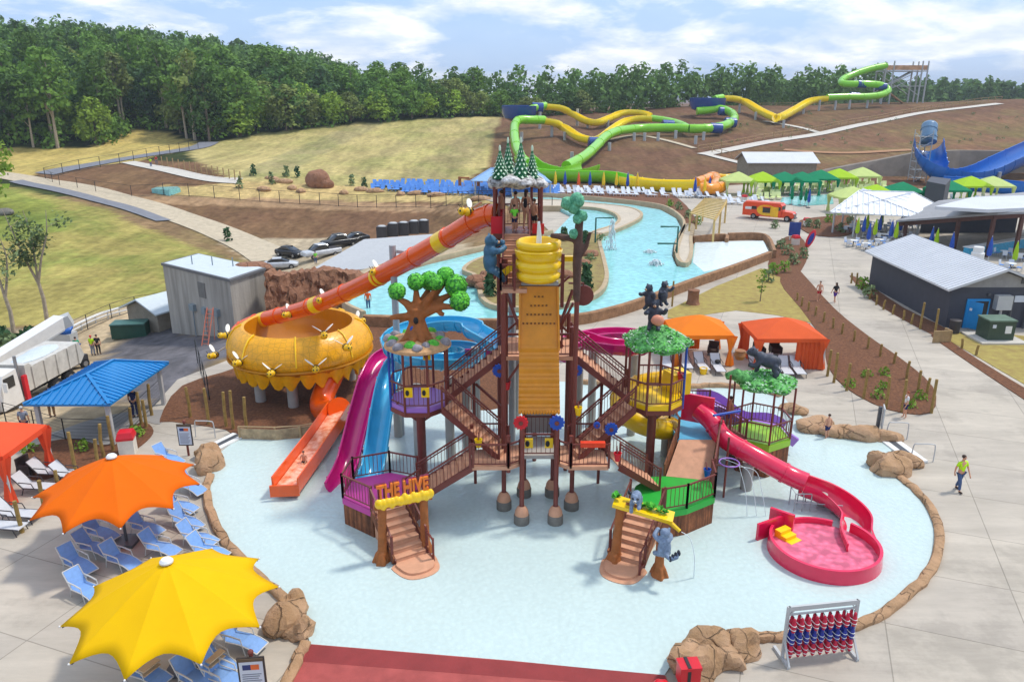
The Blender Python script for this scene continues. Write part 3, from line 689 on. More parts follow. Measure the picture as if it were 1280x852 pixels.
# ------------------------------------------------------------------ play tower
m_steel = mat('brown_steel', (116,54,45), .45, var=.12, scale=3)
m_tread = mat('tan_tread', (208,154,122), .75, var=.1, scale=3, bump=.2)
m_purple = mat('purple_plastic', (158,112,196), .4, var=.06)
m_yellow = mat('yellow_plastic', (255,204,10), .35, var=.08)
m_magenta = mat('magenta_plastic', (206,16,120), .22, var=.06, coat=.4)
m_pinkfloor = mat('magenta_floor', (196,60,150), .5, var=.08)
m_lime = mat('lime_plastic', (150,200,40), .4, var=.06)
m_green = mat('green_plastic', (40,170,58), .4, var=.08)
m_blueflr = mat('sky_blue_plastic', (92,176,214), .4, var=.08)
m_blue = mat('blue_plastic', (14,74,170), .35, var=.06)
m_redp = mat('red_plastic', (206,24,40), .35, var=.06)
m_orange = mat('orange_plastic', (236,88,4), .25, var=.06, coat=.4)
m_cyan = mat('cyan_slide', (70,180,222), .2, var=.06, coat=.3)
m_amber = mat('amber_fibreglass', (216,138,16), .35, var=.12, scale=1.5)
m_gold = mat('gold_fibreglass', (255,204,10), .3, var=.08, coat=.3)
def woodplank():
    m = mat('log_planks', (132,78,46), .8, var=.3, scale=3, bump=.5, bscale=8); nt = m.node_tree; N = nt.nodes; L = nt.links; b = N['Principled BSDF']
    src = b.inputs['Base Color'].links[0].from_socket
    tc = N.new('ShaderNodeTexCoord'); mp = N.new('ShaderNodeMapping'); mp.inputs['Scale'].default_value = (9,9,.5); L.new(tc.outputs['Object'], mp.inputs['Vector'])
    n = N.new('ShaderNodeTexNoise'); n.inputs['Scale'].default_value = 1; n.inputs['Detail'].default_value = 4; L.new(mp.outputs['Vector'], n.inputs['Vector'])
    r = N.new('ShaderNodeMapRange'); r.inputs['From Min'].default_value = .35; r.inputs['From Max'].default_value = .65; r.inputs['To Min'].default_value = .45; r.inputs['To Max'].default_value = 1.35; L.new(n.outputs['Fac'], r.inputs['Value'])
    h = N.new('ShaderNodeHueSaturation'); L.new(src, h.inputs['Color']); L.new(r.outputs['Result'], h.inputs['Value']); L.new(h.outputs['Color'], b.inputs['Base Color']); return m
m_log = woodplank()
m_logo = mat('carved_log', (176,104,46), .75, var=.35, scale=3, bump=.8, bscale=9, tint=(120,64,34))
m_stone = mat('footing_concrete', (118,114,106), .9, var=.2, scale=3, bump=.4)
m_grey = mat('grey_steel', (164,166,168), .5, var=.08)
m_greyfl = mat('grey_floor', (176,170,164), .7, var=.08)
def organic(mb, name, m, voxel=.05, parent=None, loc=None, smooth_it=2, local=False):
    o = build(mb, name, m, parent, loc=loc, local=local)
    md = o.modifiers.new('r', 'REMESH'); md.mode = 'VOXEL'; md.voxel_size = voxel
    ms = o.modifiers.new('s', 'SMOOTH'); ms.iterations = smooth_it; ms.factor = .5
    dg = bpy.context.evaluated_depsgraph_get(); me = bpy.data.meshes.new_from_object(o.evaluated_get(dg))
    old = o.data; o.modifiers.clear(); o.data = me; bpy.data.meshes.remove(old); me.name = name
    if not me.materials: me.materials.append(m)
    me.shade_smooth(); return o
CX = 1.13
tower = empty('play_tower', (CX, 30, 0), 'tall brown steel water play tower with zigzag stairs standing in the splash pool', 'play structure')
def part(mb, name, m, parent=tower, smooth=False, **k): return build(mb, name, m, parent, smooth, **k)
def railing(p, q, parent=tower, h=1.0, m=m_steel, sp=.17, posts=True, bars=0):
    mb = MB(); L = dist(p, q); n = max(1, int(L/sp)); up = lambda a, z: (a[0], a[1], a[2]+z)
    mb.beam(up(p, h), up(q, h), .06, .06); mb.beam(up(p, .12), up(q, .12), .04, .04)
    if bars:
        for k in range(bars): mb.beam(up(p, h-.14*(k+1)), up(q, h-.14*(k+1)), .04, .04)
    for i in range(1, n):
        a = lerp(p, q, i/n); mb.box((a[0], a[1], a[2]+h*.55), (.022,.022,h*.88))
    if posts:
        for a in (p, q): mb.box((a[0], a[1], a[2]+h*.5), (.085,.085,h+.12))
    return part(mb, 'railing', m, parent)
def staircase(b, t, w, n, parent=tower, m=m_tread, rails=True, sides=True, axis=None, rm=m_steel, solid=False):
    d = norm((t[0]-b[0], t[1]-b[1])); s = (d[1], -d[0]); run = dist(b[:2], t[:2])/n; rise = (t[2]-b[2])/n; mb = MB()
    rz = math.atan2(d[1], d[0])
    for i in range(n):
        c = (b[0]+d[0]*run*(i+.5), b[1]+d[1]*run*(i+.5)); z = b[2]+rise*(i+1)
        mb.box((c[0], c[1], z-.03), (run+.03, w, .06), rz)
        e = (b[0]+d[0]*run*i, b[1]+d[1]*run*i); mb.box((e[0], e[1], z-rise/2-.03), (.03, w-.01, rise), rz)
        if solid: mb.box((c[0], c[1], z/2-.05), (run, w-.02, z-.12), rz)
    o = part(mb, 'staircase', m, parent)
    for k in (-1, 1):
        off = (s[0]*k*(w/2+.03), s[1]*k*(w/2+.03), 0)
        if sides: part(MB().beam(add(add(b, off), (0,0,.02)), add(add(t, off), (0,0,-.08)), .05, .24), 'stringer', m_steel, o)
        if rails: railing(add(b, off), add(t, off), parent, 1.0, rm, bars=1)
    return o
def deckpart(poly, z, m, th=.16, parent=tower, name='platform'): return part(MB().prism(poly, z-th, z, True), name, m, parent)
def ngon(c, r, n, a0=0.0, sy=1.0): return [(c[0]+r*math.cos(a0+2*PI*k/n), c[1]+r*sy*math.sin(a0+2*PI*k/n)) for k in range(n)]
def column(x, y, z1, r=.11, foot=True, z0=0.0, m=m_steel, parent=tower):
    o = part(MB().rod((x,y,z0), (x,y,z1), r, 12), 'column', m, parent, True)
    if foot:
        part(MB().lathe([(.01,.5),(.2,.5),(.3,.46),(.33,.42),(.33,0)], (x,y,0), 16), 'footing', m_stone, o, True)
        part(MB().lathe([(.12,.86),(.2,.78),(.28,.62),(.3,.46),(.2,.46)], (x,y,0), 16), 'footing_cap', m_tread, o, True)
    return o
def gear(x, y, z, r, m, parent=tower):
    mb = MB(); pts = []
    for k in range(48):
        a = 2*PI*k/48; rr = r*(1.0 if (k % 4) < 2 else .86); pts.append((x+rr*math.cos(a), z+rr*math.sin(a)))
    n = 48; vs = [(p[0], y-.06, p[1]) for p in pts]+[(p[0], y+.06, p[1]) for p in pts]
    mb.raw(vs, [tuple(range(n)), tuple(range(2*n-1, n-1, -1))]+[(i, n+i, n+(i+1) % n, (i+1) % n) for i in range(n)])
    o = part(mb, 'gear_wheel', m, parent)
    part(MB().raw([(x+r*.3*math.cos(2*PI*k/12), y-.1, z+r*.3*math.sin(2*PI*k/12)) for k in range(12)]+[(x+r*.3*math.cos(2*PI*k/12), y-.05, z+r*.3*math.sin(2*PI*k/12)) for k in range(12)], [tuple(range(12))]+[(k, k+12, (k+1) % 12+12, (k+1) % 12) for k in range(12)]), 'hub', m_steel, o)
    return o
L2, L3, L4, L45, L5 = 2.75, 4.6, 6.7, 9.85, 11.6
# ground columns
for px, py, zt_, r in ((652,654,4.6,.1),(694,654,4.6,.1),(630,636,9.7,.1),(714,636,12.2,.1),(655,620,6.6,.09),(690,620,6.6,.09)):
    g = G(px, py, 0); column(g[0], g[1], zt_, r)
gL = G(588,583,L2); gR = G(769,583,L2)
yF = gL[1]; yB = yF+1.5
fl = [(gL[0], yF), (-.1, yF), (.35, yF+.35), (.45, yF+1.0), (.45, yB+.6), (gL[0], yB)]
fr = [(2*CX-p[0], p[1]) for p in fl]
deckpart(fl, L2, m_tread); deckpart(fr, L2, m_tread)
deckpart([(.45, yF+1.0), (2*CX-.45, yF+1.0), (2*CX-.45, yB+1.4), (.45, yB+1.4)], L2+.004, m_greyfl)
for s in (0, 1):
    f = (lambda x: x) if s == 0 else (lambda x: 2*CX-x)
    railing((f(gL[0]), yF, L2), (f(-.15), yF, L2)); railing((f(-.15), yF, L2), (f(.32), yF+.35, L2)); railing((f(.32), yF+.35, L2), (f(.42), yF+1.0, L2))
    column(f(-.15), yF+.1, L2+1.35, .09, False, L2-.3); column(f(gL[0]), yB, L2+1.2, .07, False, L2-.2)
railing((.45, yF+1.0, L2), (2*CX-.45, yF+1.0, L2))
part(MB().box((CX, yB+1.5, L2+.95), (1.35, .08, 1.6)), 'splash_panel', m_greyfl)
for x in (CX-.42, CX+.42):
    o = part(MB().box((x, yF+.93, L2+.62), (.34,.1,.42)), 'spray_valve', m_yellow); part(MB().ball((x-.06, yF+.86, L2+.62), (.09,.05,.14)), 'valve_wheel', mat('black_rubber', (24,24,28), .6), o)
# centre upper landing and hidden flights
deckpart([(-.35,30.7),(2*CX+.35,30.7),(2*CX+.35,33.4),(-.35,33.4)], L4, m_tread)
for x in (-.3, 2*CX+.3): column(x, 33.2, L5 if x < 0 else L4+1.2, .09, False, 0)
column(-.28, 30.8, 10.9, .11, False, 2.75); column(2*CX+.25, 30.8, L4+1.3, .09, False, 2.75)
staircase((2.2,32.4,L4), (.2,32.5,L45), 1.0, 12)
deckpart([(-.45,29.9),(.6,29.9),(.6,31.0),(-.45,31.0)], L45, m_tread)
staircase((.16,31.0,L45), (.2,32.6,L5), 1.05, 9)
railing((-.45,29.9,L45), (.1,29.9,L45)); railing((-.45,29.9,L45), (-.45,31.0,L45))
# top platform, posts and snowy rock roof
tp = [(-.8,32.6),(1.3,32.6),(1.3,34.5),(-.8,34.5)]
deckpart(tp, L5, m_steel, .2)
for x, y in ((-.75,32.7),(-.35,33.6),(.85,33.6),(1.25,32.7),(-.7,34.4),(1.2,34.4)): column(x, y, 13.55, .06, False, L5-2.0 if y < 33 else L5)
for x in (-.6, 1.1): column(x, 34.2, L5, .1, False, 0)
railing((1.25,32.7,L5), (1.25,34.4,L5)); railing((-.7,34.4,L5), (1.2,34.4,L5))
part(MB().box((-.62,32.66,L5+.35), (.55,.1,.75)), 'barrier_panel', m_redp); part(MB().box((1.12,32.66,L5+.2), (.5,.1,.45)), 'barrier_panel', m_redp)
part(MB().box((-.55,33.6,L5+.85), (.08,1.6,1.4)), 'side_panel', m_steel)
m_snow = mat('snowy_rock', (96,84,78), .9, var=.45, scale=5, bump=1.0, bscale=7, tint=(226,224,222), tmix=.8)
rm = MB()
for i in range(16):
    a = 2*PI*i/16*1.0; rr = .95 if i % 2 else .6
    rm.rock((.25+rr*math.cos(a), 33.45+rr*.95*math.sin(a), 13.62+.1*(i % 3)), (.4,.4,.2), i, .3, 9, 6)
rm.rock((.25,33.45,13.7), (.9,.85,.28), 77, .25)
roof = organic(rm, 'rock_roof', m_snow, .07, tower)
m_fir = mat('painted_fir', (28,112,66), .6, var=.3, scale=6); m_firtip = mat('frosted_tip', (206,226,200), .6)
def firdeco(x, y, z, h, r):
    o = part(MB().rod((x,y,z-.1),(x,y,z+.3), .07, 8), 'fir_figure', m_logo, tower); mb = MB(); tips = MB(); q = random.Random(int(h*100))
    mb.lathe([(r*.72,.12),(r*.45,h*.42),(.03,h-.05)], (x,y,z), 10)
    n = 8
    for k in range(n):
        f = k/n; zz = z+.15+f*(h-.3); rr = r*(1-f*.9); hh = h/n*1.7
        m_ = 9
        for j in range(m_):
            a = 2*PI*(j+.5*(k % 2))/m_; b0 = a-PI/m_*1.05; b1 = a+PI/m_*1.05
            tip = (x+rr*math.cos(a), y+rr*math.sin(a), zz); top = (x, y, zz+hh)
            l = (x+rr*.72*math.cos(b0), y+rr*.72*math.sin(b0), zz+hh*.28); r_ = (x+rr*.72*math.cos(b1), y+rr*.72*math.sin(b1), zz+hh*.28)
            mb.raw([tip, r_, top, l], [(0,1,2),(0,2,3)])
            c = lerp(tip, top, .30); tips.raw([add(tip, (0,0,.012)), add(lerp(tip, r_, .5), (.0,.0,.012)), add(c, (0.01,0,.03)), add(lerp(tip, l, .5), (0,0,.012))], [(0,1,2,3)])
    tips.ball((x,y,z+h), (.05,.05,.16), 6, 5)
    part(mb, 'needles', m_fir, o); part(tips, 'needle_tips', m_firtip, o)
for px, py0, py1, Y, r in ((625,224,186,33.1,.42),(635,218,176,33.9,.38),(651,224,176,33.0,.42),(665,224,186,33.2,.34)):
    b = P(px, py0, Y); t = P(px, py1, Y); firdeco(b[0], b[1], 13.75, t[2]-13.75, r*1.12)

# side flights and side turrets
staircase((-.35, yB-.3, L2), (-2.75, 30.5, L3), 1.05, 9); staircase((-2.9, 31.5, L3), (-.3, 31.7, L4), 1.05, 10)
staircase((2*CX+.35, yB-.3, L2), (5.0, 30.5, L3), 1.05, 9); staircase((5.1, 31.5, L3), (2*CX+.3, 31.7, L4), 1.05, 10)
def turret(c, r, z, m, n=8, post_top=7.05, posts=(0,1,2,3,4,5,6,7), open_=(0,), a0=PI/8, colm=None):
    poly = ngon(c, r, n, a0); o = deckpart(poly, z, m, .22)
    part(MB().prism(ngon(c, r+.04, n, a0), z-.42, z-.22), 'floor_frame', m_steel)
    column(c[0], c[1], z-.4, .2, False)
    for k in posts: column(poly[k][0], poly[k][1], post_top, .055, False, z-.4, m=colm[k] if colm and k in colm else m_steel)
    for k in range(n):
        if k in open_: continue
        railing((poly[k][0], poly[k][1], z), (poly[(k+1) % n][0], poly[(k+1) % n][1], z), posts=False)
    return poly
PLc = (-4.05, 31.3); turret(PLc, 1.3, L3, m_purple, open_=(7,0), colm={3: m_blue, 4: m_blue})
PRc = (6.25, 31.5); turret(PRc, 1.3, L3, m_yellow, open_=(2,3), colm={7: m_blue})
part(MB().box((-4.9,30.45,L3+.1), (.1,.1,.1)), 'bolt_box', m_steel)
for i, (x, y, z) in enumerate(((-4.35,30.0,L3+.75),(-3.65,30.02,L3+.75),(-3.75,31.9,L3+1.75))):
    o = part(MB().box((x, y, z), (.34,.08,.42)), 'spray_valve', m_yellow); part(MB().ball((x-.05, y-.06, z), (.08,.05,.13)), 'valve_wheel', MATS['black_rubber'], o)
# rocky garden roof with sculpted tree
m_sand = mat('sculpted_ground', (196,152,108), .85, var=.25, scale=4, bump=.5)
m_stones = mat('sculpted_stone', (150,144,150), .8, var=.3, scale=5, bump=.5)
m_shrub = mat('sculpted_shrub', (58,170,40), .7, var=.35, scale=12, bump=.8, bscale=22, tint=(130,220,80))
o = part(MB().lathe([(0,.35),(.5,.33),(1.1,.22),(1.42,.05),(1.45,-.06),(1.3,-.14),(0,-.16)], (PLc[0], PLc[1], 7.1), 28), 'garden_roof', m_sand, tower, True)
q = random.Random(4); sm = MB(); gm = MB()
for i in range(17):
    a = 2*PI*i/17+q.uniform(-.1,.1); r = q.uniform(.95,1.3)
    c = (PLc[0]+r*math.cos(a), PLc[1]+r*math.sin(a), 7.25)
    if i % 3: sm.rock(c, (.24,.2,.2), i, .2, 9, 6)
    else: gm.rock(c, (.27,.25,.24), i, .18, 10, 7)
part(sm, 'sculpted_stones', m_stones, o, True); part(gm, 'sculpted_shrubs', m_shrub, o, True)
tm = MB(); X0, Y0 = PLc[0]+.05, PLc[1]-.1
def ZP(px, py, Y): return P(px, py, Y)
for (ex, ey) in ((-.85,-.5),(-.3,-.8),(.35,-.75),(.8,-.35),(-.6,.4),(.6,.5)): tm.tube([(X0+ex, Y0+ey, 7.15), (X0+ex*.55, Y0+ey*.55, 7.45), (X0+ex*.2, Y0+ey*.2, 7.95), (X0, Y0, 8.4)], [.11,.17,.24,.26], 8)
tm.tube([(X0,Y0,7.3),(X0-.03,Y0,8.0),(X0,Y0,8.7)], [.42,.34,.34], 12)
balls = [(496,364,10.5,31.0),(520,352,10.5,31.2),(537,351,11.5,31.7),(557,345,11,31.6),(570,357,13.5,31.3),(575,376,12.3,30.9),(545,353,9,30.9)]
for px, py, r, Y in balls:
    e = ZP(px, py+8, Y); mid = (X0+(e[0]-X0)*.55, Y0+(e[1]-Y0)*.55, 8.75+(e[2]-8.6)*.35)
    tm.tube([(X0, Y0, 8.35), mid, e], [.24,.17,.1], 8)
tm.tube([(X0,Y0,8.35),(X0-.9,Y0-.1,8.35),(X0-1.15,Y0-.1,8.3)], [.22,.13,.1], 8); tm.tube([(X0,Y0,8.4),(X0+.8,Y0-.1,8.75),(X0+1.0,Y0-.15,8.5),(X0+1.15,Y0-.15,8.45)], [.24,.16,.12,.09], 8)
stree = organic(tm, 'sculpted_trunk', m_logo, .055, tower)
part(MB().ball((X0-.03,Y0-.36,8.25), (.11,.05,.15)), 'door_hollow', MATS['black_rubber'], stree); part(MB().ball((X0-.18,Y0-.34,7.85), (.12,.06,.17)), 'painted_door', m_blue, stree)
m_leafb = mat('lit_leaf_green', (104,204,56), .6, var=.2); m_leafd = mat('shaded_leaf_green', (28,118,40), .6, var=.2); q = random.Random(17)
for px, py, r, Y in balls:
    c = ZP(px, py, Y); R_ = r/960*math.hypot(Y, H-c[2])
    lb_ = part(MB().rock(c, (R_,R_,R_), int(px), .06, 16, 11), 'leaf_ball', m_shrub, stree, True)
    for nm_, m_, n_ in (('lit_leaves', m_leafb, 130), ('shaded_leaves', m_leafd, 110)):
        vs = []; fs = []
        for _ in range(n_):
            nr = norm((q.gauss(0,1), q.gauss(0,1), q.gauss(0,1)+(.5 if m_ is m_leafb else -.4))); p0 = add(c, mul(nr, R_*1.04)); t1 = norm(cross(nr, (q.gauss(0,1), q.gauss(0,1), q.gauss(0,1)))); t2 = cross(nr, t1); s_ = R_*q.uniform(.14,.24); o_ = len(vs)  # light from above put into the leaf colours: bright on top, deep underneath
            vs += [add(p0, add(mul(t1,s_), mul(nr,s_*.35))), add(p0, mul(t2,s_*.6)), add(p0, add(mul(t1,-s_), mul(nr,-s_*.1))), add(p0, mul(t2,-s_*.6))]; fs.append((o_,o_+1,o_+2,o_+3))
        t_ = part(MB().raw(vs, fs), nm_, m_, lb_) if False else build(MB().raw(vs, fs), nm_, m_, stree); t_['kind'] = 'stuff'
# leafy roof
m_leafroof = mat('leafy_roof', (34,124,44), .75, var=.45, scale=6, bump=1.0, bscale=10, tint=(120,190,110), tmix=.7)
def leafroof(c, R_, z, h, seed, extra=None):
    q = random.Random(seed); rm = MB(); pr = [(0,h),(R_*.25,h*.93),(R_*.5,h*.68),(R_*.75,h*.4),(R_*.95,h*.14),(R_*1.0,0),(R_*.97,-h*.16),(R_*.8,-h*.12),(0,-h*.1)]; rm.lathe(pr, (c[0],c[1],z), 40)
    ph = [q.uniform(0,6.3) for _ in range(4)]
    for i, (x, y, zz) in enumerate(rm.v):
        a = math.atan2(y-c[1], x-c[0]); k = 1+.07*math.sin(5*a+ph[0])+.05*math.sin(9*a+ph[1]); rm.v[i] = (c[0]+(x-c[0])*k, c[1]+(y-c[1])*k, zz+.04*math.sin(7*a+ph[2]+zz*9)+q.uniform(-.02,.02))
    o = build(rm, 'leafy_roof', m_leafroof, tower, True, angle=70); lf = MB(); vs = []; fs = []
    for _ in range(900):
        f = q.random()**.5*len(pr[:7])*.999-0; i = min(5, int(f*6/7)); u = q.random(); r = pr[i][0]+(pr[i+1][0]-pr[i][0])*u; zz = pr[i][1]+(pr[i+1][1]-pr[i][1])*u; a = q.uniform(0,6.3); k = 1+.07*math.sin(5*a+ph[0])+.05*math.sin(9*a+ph[1])
        p0 = (c[0]+r*k*math.cos(a), c[1]+r*k*math.sin(a), z+zz+.035); s = q.uniform(.05,.1); an = q.uniform(0,6.3); d1 = (math.cos(an)*s, math.sin(an)*s, q.uniform(-.03,.05)); d2 = (-math.sin(an)*s*.6, math.cos(an)*s*.6, q.uniform(-.03,.05)); o_ = len(vs); vs += [add(p0,d1), add(p0,d2), sub(p0,d1), sub(p0,d2)]; fs.append((o_,o_+1,o_+2,o_+3))
    t = build(MB().raw(vs[:len(vs)//8*4], fs[:len(fs)//2]), 'painted_leaves', m_shrub, o); t['kind'] = 'stuff'; t = build(MB().raw(vs[len(vs)//8*4:], [tuple(i-len(vs)//8*4 for i in f_) for f_ in fs[len(fs)//2:]]), 'pale_leaves', mat('pale_leaf', (176,206,176), .7), o); t['kind'] = 'stuff'
leafroof(PRc, 1.42, 7.1, .72, 3)

for a, b in (((-.35,30.75,L4),(2*CX+.35,30.75,L4)),((-.35,33.35,L4),(2*CX+.35,33.35,L4)),((gL[0],yB+.55,L2),(-.4,yB+.55,L2)),((2*CX+.4,yB+.55,L2),(gR[0],yB+.55,L2)),((2*CX-.5,yB+1.3,L2),(.5,yB+1.3,L2))): railing(a, b)
for a, b in (((-.28,30.8,4.2),(-1.6,31.4,5.2)),((2*CX+.28,30.8,4.2),(3.9,31.4,5.2)),((PLc[0],PLc[1],3.4),(PLc[0]+1.1,PLc[1],4.2)),((PLc[0],PLc[1],3.4),(PLc[0]-1.1,PLc[1],4.2)),((PRc[0],PRc[1],3.4),(PRc[0]+1.1,PRc[1],4.2)),((PRc[0],PRc[1],3.4),(PRc[0]-1.1,PRc[1],4.2)),((-.3,33.2,7.0),(2*CX+.3,33.2,9.6)),((2*CX+.3,33.2,7.0),(-.3,33.2,9.6)),((-.3,33.2,9.8),(1.1,34.2,11.4))): part(MB().beam(a, b, .09, .09), 'brace', m_steel)
for x, y, z in ((-1.6,30.1,3.5),(3.9,30.1,3.5),(-1.7,31.9,5.5),(4.0,31.9,5.5)): column(x, y, z, .07, False, 2.6 if z < 4 else 0)
# tipping side: amber slab under the bucket
def slab():
    t0 = P(650,358,30.15); t1 = P(697,358,30.15); b0 = P(648,515,29.2); b1 = P(700,515,29.2)
    zt_, zb = t0[2], b0[2]; mid = .5
    def pt(u, f, d=0.0): # u across, f from top 0 to bottom 1
        x0 = t0[0]+(b0[0]-t0[0])*f; x1 = t1[0]+(b1[0]-t1[0])*f
        return (x0+(x1-x0)*u, t0[1]+(b0[1]-t0[1])*f-d, zt_+(zb-zt_)*f)
    n = 60; prof = []
    for i in range(n+1):
        f = i/n; d = 0.0
        if f > .47: d = .05*abs(math.sin((f-.47)*PI*24))
        else: d = -.06*math.sin(f/.47*PI)
        prof.append((f, d))
    mb = MB(); vs = []
    for f, d in prof: vs += [pt(0, f, d), pt(1, f, d), pt(1, f, -.16), pt(0, f, -.16)]
    fs = []
    for i in range(n):
        for k in range(4): fs.append((i*4+k, i*4+(k+1) % 4, i*4+4+(k+1) % 4, i*4+4+k))
    fs += [(3,2,1,0), (n*4, n*4+1, n*4+2, n*4+3)]
    mb.raw(vs, fs); o = part(mb, 'splash_chute', m_amber)
    for u in (0, 1): part(MB().beam(pt(u, 0, .05), pt(u, .5, .05), .07, .14), 'edge_rim', m_amber, o)
    mb = MB()
    for r_ in range(4):
        for k in range(3+r_*2):
            p = pt(.5+(k-(2+r_*2)/2)*.1, .08+.07*r_, .0); mb.box((p[0], p[1]+.02, p[2]), (.07,.06,.05))
    part(mb, 'drain_holes', mat('hole_brown', (110,62,10), .7), o)
    mb = MB()
    for k in range(14): p = pt((k+.5)/14, 1.0, .03); mb.ball((p[0], p[1], p[2]), (.065,.05,.09), 7, 5)
    part(mb, 'drip_edge', m_amber, o)
slab()
bk = P(673,325,30.3)
for x in (bk[0]-.98, bk[0]+.98): part(MB().beam((x, 30.3, 9.0), (x, 30.3, 11.2), .14, .14), 'bucket_post', m_steel)
part(MB().beam((-.3,30.5,10.4),(.3,30.35,10.9), .3, .26), 'bucket_arm', m_gold); part(MB().beam((2.0,30.35,11.0),(2.7,30.4,11.0), .2, .2), 'bucket_arm', m_gold)
for a, b in (((-.28,30.8,9.6),(.35,30.3,8.0)), ((2*CX+.25,30.8,9.6),(1.9,30.3,8.0)), ((-.28,30.8,5.4),(.4,30.4,6.6)), ((2.5,30.2,9.2),(1.9,30.4,7.9))): part(MB().beam(a, b, .1, .1), 'brace', m_steel)
part(MB().box((CX,30.35,10.0), (1.5,.4,.12)), 'bucket_frame', m_grey)
# painted palm-like branch top on the tall right pole
tm = MB(); pc = G(714,636,0); tx, ty = pc[0], pc[1]
tm.tube([(tx,ty,9.4),(tx-.03,ty,11.0),(tx,ty,12.4),(tx+.05,ty,13.0)], [.14,.19,.17,.15], 10); tm.tube([(tx,ty,11.2),(tx+.3,ty,11.6),(tx+.45,ty,12.2)], [.14,.1,.08], 8); tm.tube([(tx,ty,11.9),(tx-.7,ty+.1,12.0),(tx-1.1,ty+.1,12.05)], [.15,.13,.1], 8)
bt = organic(tm, 'branch_trunk', mat('dark_bark', (92,66,56), .85, var=.3, bump=.7), .06, tower)
m_teal = mat('teal_leaf', (66,150,112), .7, var=.35, scale=8, bump=.8, bscale=14, tint=(130,200,160))
for px, py, r in ((709,254,8),(722,250,9),(717,259,8),(727,270,7),(722,274,6),(717,292,6)):
    c = P(px, py, ty-.1); part(MB().rock(c, (r/31,)*3, px, .14, 12, 8), 'leaf_clump', m_teal, bt, True)
part(MB().lathe([(0,0),(.42,0),(.46,.06),(.42,.12),(0,.12)], (0,0,0), 18), 'pump_wheel', m_steel, tower, False) if False else None
wc = P(729,369,29.9); mb = MB(); mb.raw([(wc[0]+.42*math.cos(2*PI*k/20), wc[1]+y_, wc[2]+.42*math.sin(2*PI*k/20)) for y_ in (-.06,.06) for k in range(20)], [tuple(range(20)), tuple(range(39,19,-1))]+[(k, 20+k, 20+(k+1) % 20, (k+1) % 20) for k in range(20)])
part(mb, 'hanging_disc', m_steel); part(MB().rod((wc[0]-.6, wc[1], wc[2]+.5), (wc[0], wc[1], wc[2]+.5), .04).rod((wc[0], wc[1], wc[2]+.5), (wc[0], wc[1], wc[2]+.3), .03), 'disc_hanger', m_steel)
# gears and water toys
for px, py, Y, r, m in ((651,528,28.45,.30,m_redp),(696,528,28.45,.32,m_blue),(624,463,30.9,.30,m_blue),(721,463,30.9,.25,m_blue),(764,536,29.0,.28,m_blue),(746,531,28.9,.14,m_blue)):
    p = P(px, py, Y); gear(p[0], p[1], p[2], r, m)
for px, py, Y, m in ((598,553,28.6,m_yellow),(723,513,29.4,m_yellow),(634,481,30.6,m_redp),(851,470,31.6,m_redp),(884,590,29.2,m_blue),(772,570,28.2,m_redp)):
    p = P(px, py, Y); o = part(MB().lathe([(0,-.2),(.1,-.2),(.17,.16),(.14,.16),(.09,-.16)], p, 12), 'tipping_pail', m); part(MB().rod((p[0],p[1]+.05,p[2]+.1),(p[0],p[1]+.3,p[2]+.32), .025), 'pail_hanger', m_steel, o)
p = P(741,555,28.2); part(MB().box(p, (1.0,.22,.2)), 'water_trough', mat('orange_red', (228,62,22), .4))

# entry platforms
A = [(-7.05,28.4),(-5.65,27.35),(-4.45,27.95),(-3.85,28.9),(-4.1,30.0),(-5.4,30.5),(-6.9,29.9)]
def entry(poly, z, m, open_):
    deckpart(poly, z, m, .22); part(MB().prism([(p[0], p[1]) for p in poly], 0, z-.22), 'log_base', m_log)
    part(MB().prism([((p[0]-sum(a[0] for a in poly)/len(poly))*1.02+sum(a[0] for a in poly)/len(poly), (p[1]-sum(a[1] for a in poly)/len(poly))*1.02+sum(a[1] for a in poly)/len(poly)) for p in poly], z-.34, z-.06), 'base_rim', m)
    for k in range(len(poly)):
        if k in open_: continue
        railing((*poly[k], z), (*poly[(k+1) % len(poly)], z))
entry(A, 1.35, m_pinkfloor, (1, 3))
Ar = [(4.95,28.0),(6.0,27.2),(7.1,27.55),(8.45,28.45),(8.6,29.7),(7.4,30.2),(6.1,30.1),(5.3,29.3)]
entry(Ar, 1.35, m_green, (0, 4, 5, 6, 7))
staircase((-3.92,25.75,.16), (-5.05,27.65,1.35), 1.25, 7, rails=False, solid=True); staircase((4.4,25.55,.16), (5.48,27.6,1.35), 1.25, 7, rails=False, solid=True)
# bridges and rails
staircase((-3.95,28.7,1.35), (gL[0],29.05,L2), 1.3, 8); staircase((6.05,29.55,1.35), (gR[0],29.05,L2), 1.3, 8)
def mat_pad(c, d, name='entry_pad'):
    s = (d[1], -d[0]); out = []
    for u, v in ((-.75,.25),(-.82,-.35),(-.6,-.85),(-.2,-1.05),(.3,-1.05),(.68,-.85),(.85,-.4),(.78,.25)): out.append((c[0]+s[0]*u-d[0]*-v, c[1]+s[1]*u-d[1]*-v))
    inn = [(c[0]+(p[0]-c[0])*.8, c[1]+(p[1]-c[1])*.82+.05) for p in out]
    o = part(MB().prism(spline(out, 3, True), 0, .08), name, m_tread); part(MB().prism(spline(inn, 3, True), .08, .17), 'pad_step', m_tread, o)
dl = norm((-5.05+3.92, 27.65-25.75)); dr = norm((5.48-4.4, 27.6-25.55))
mat_pad((-3.8,25.55), dl); mat_pad((4.28,25.3), dr)
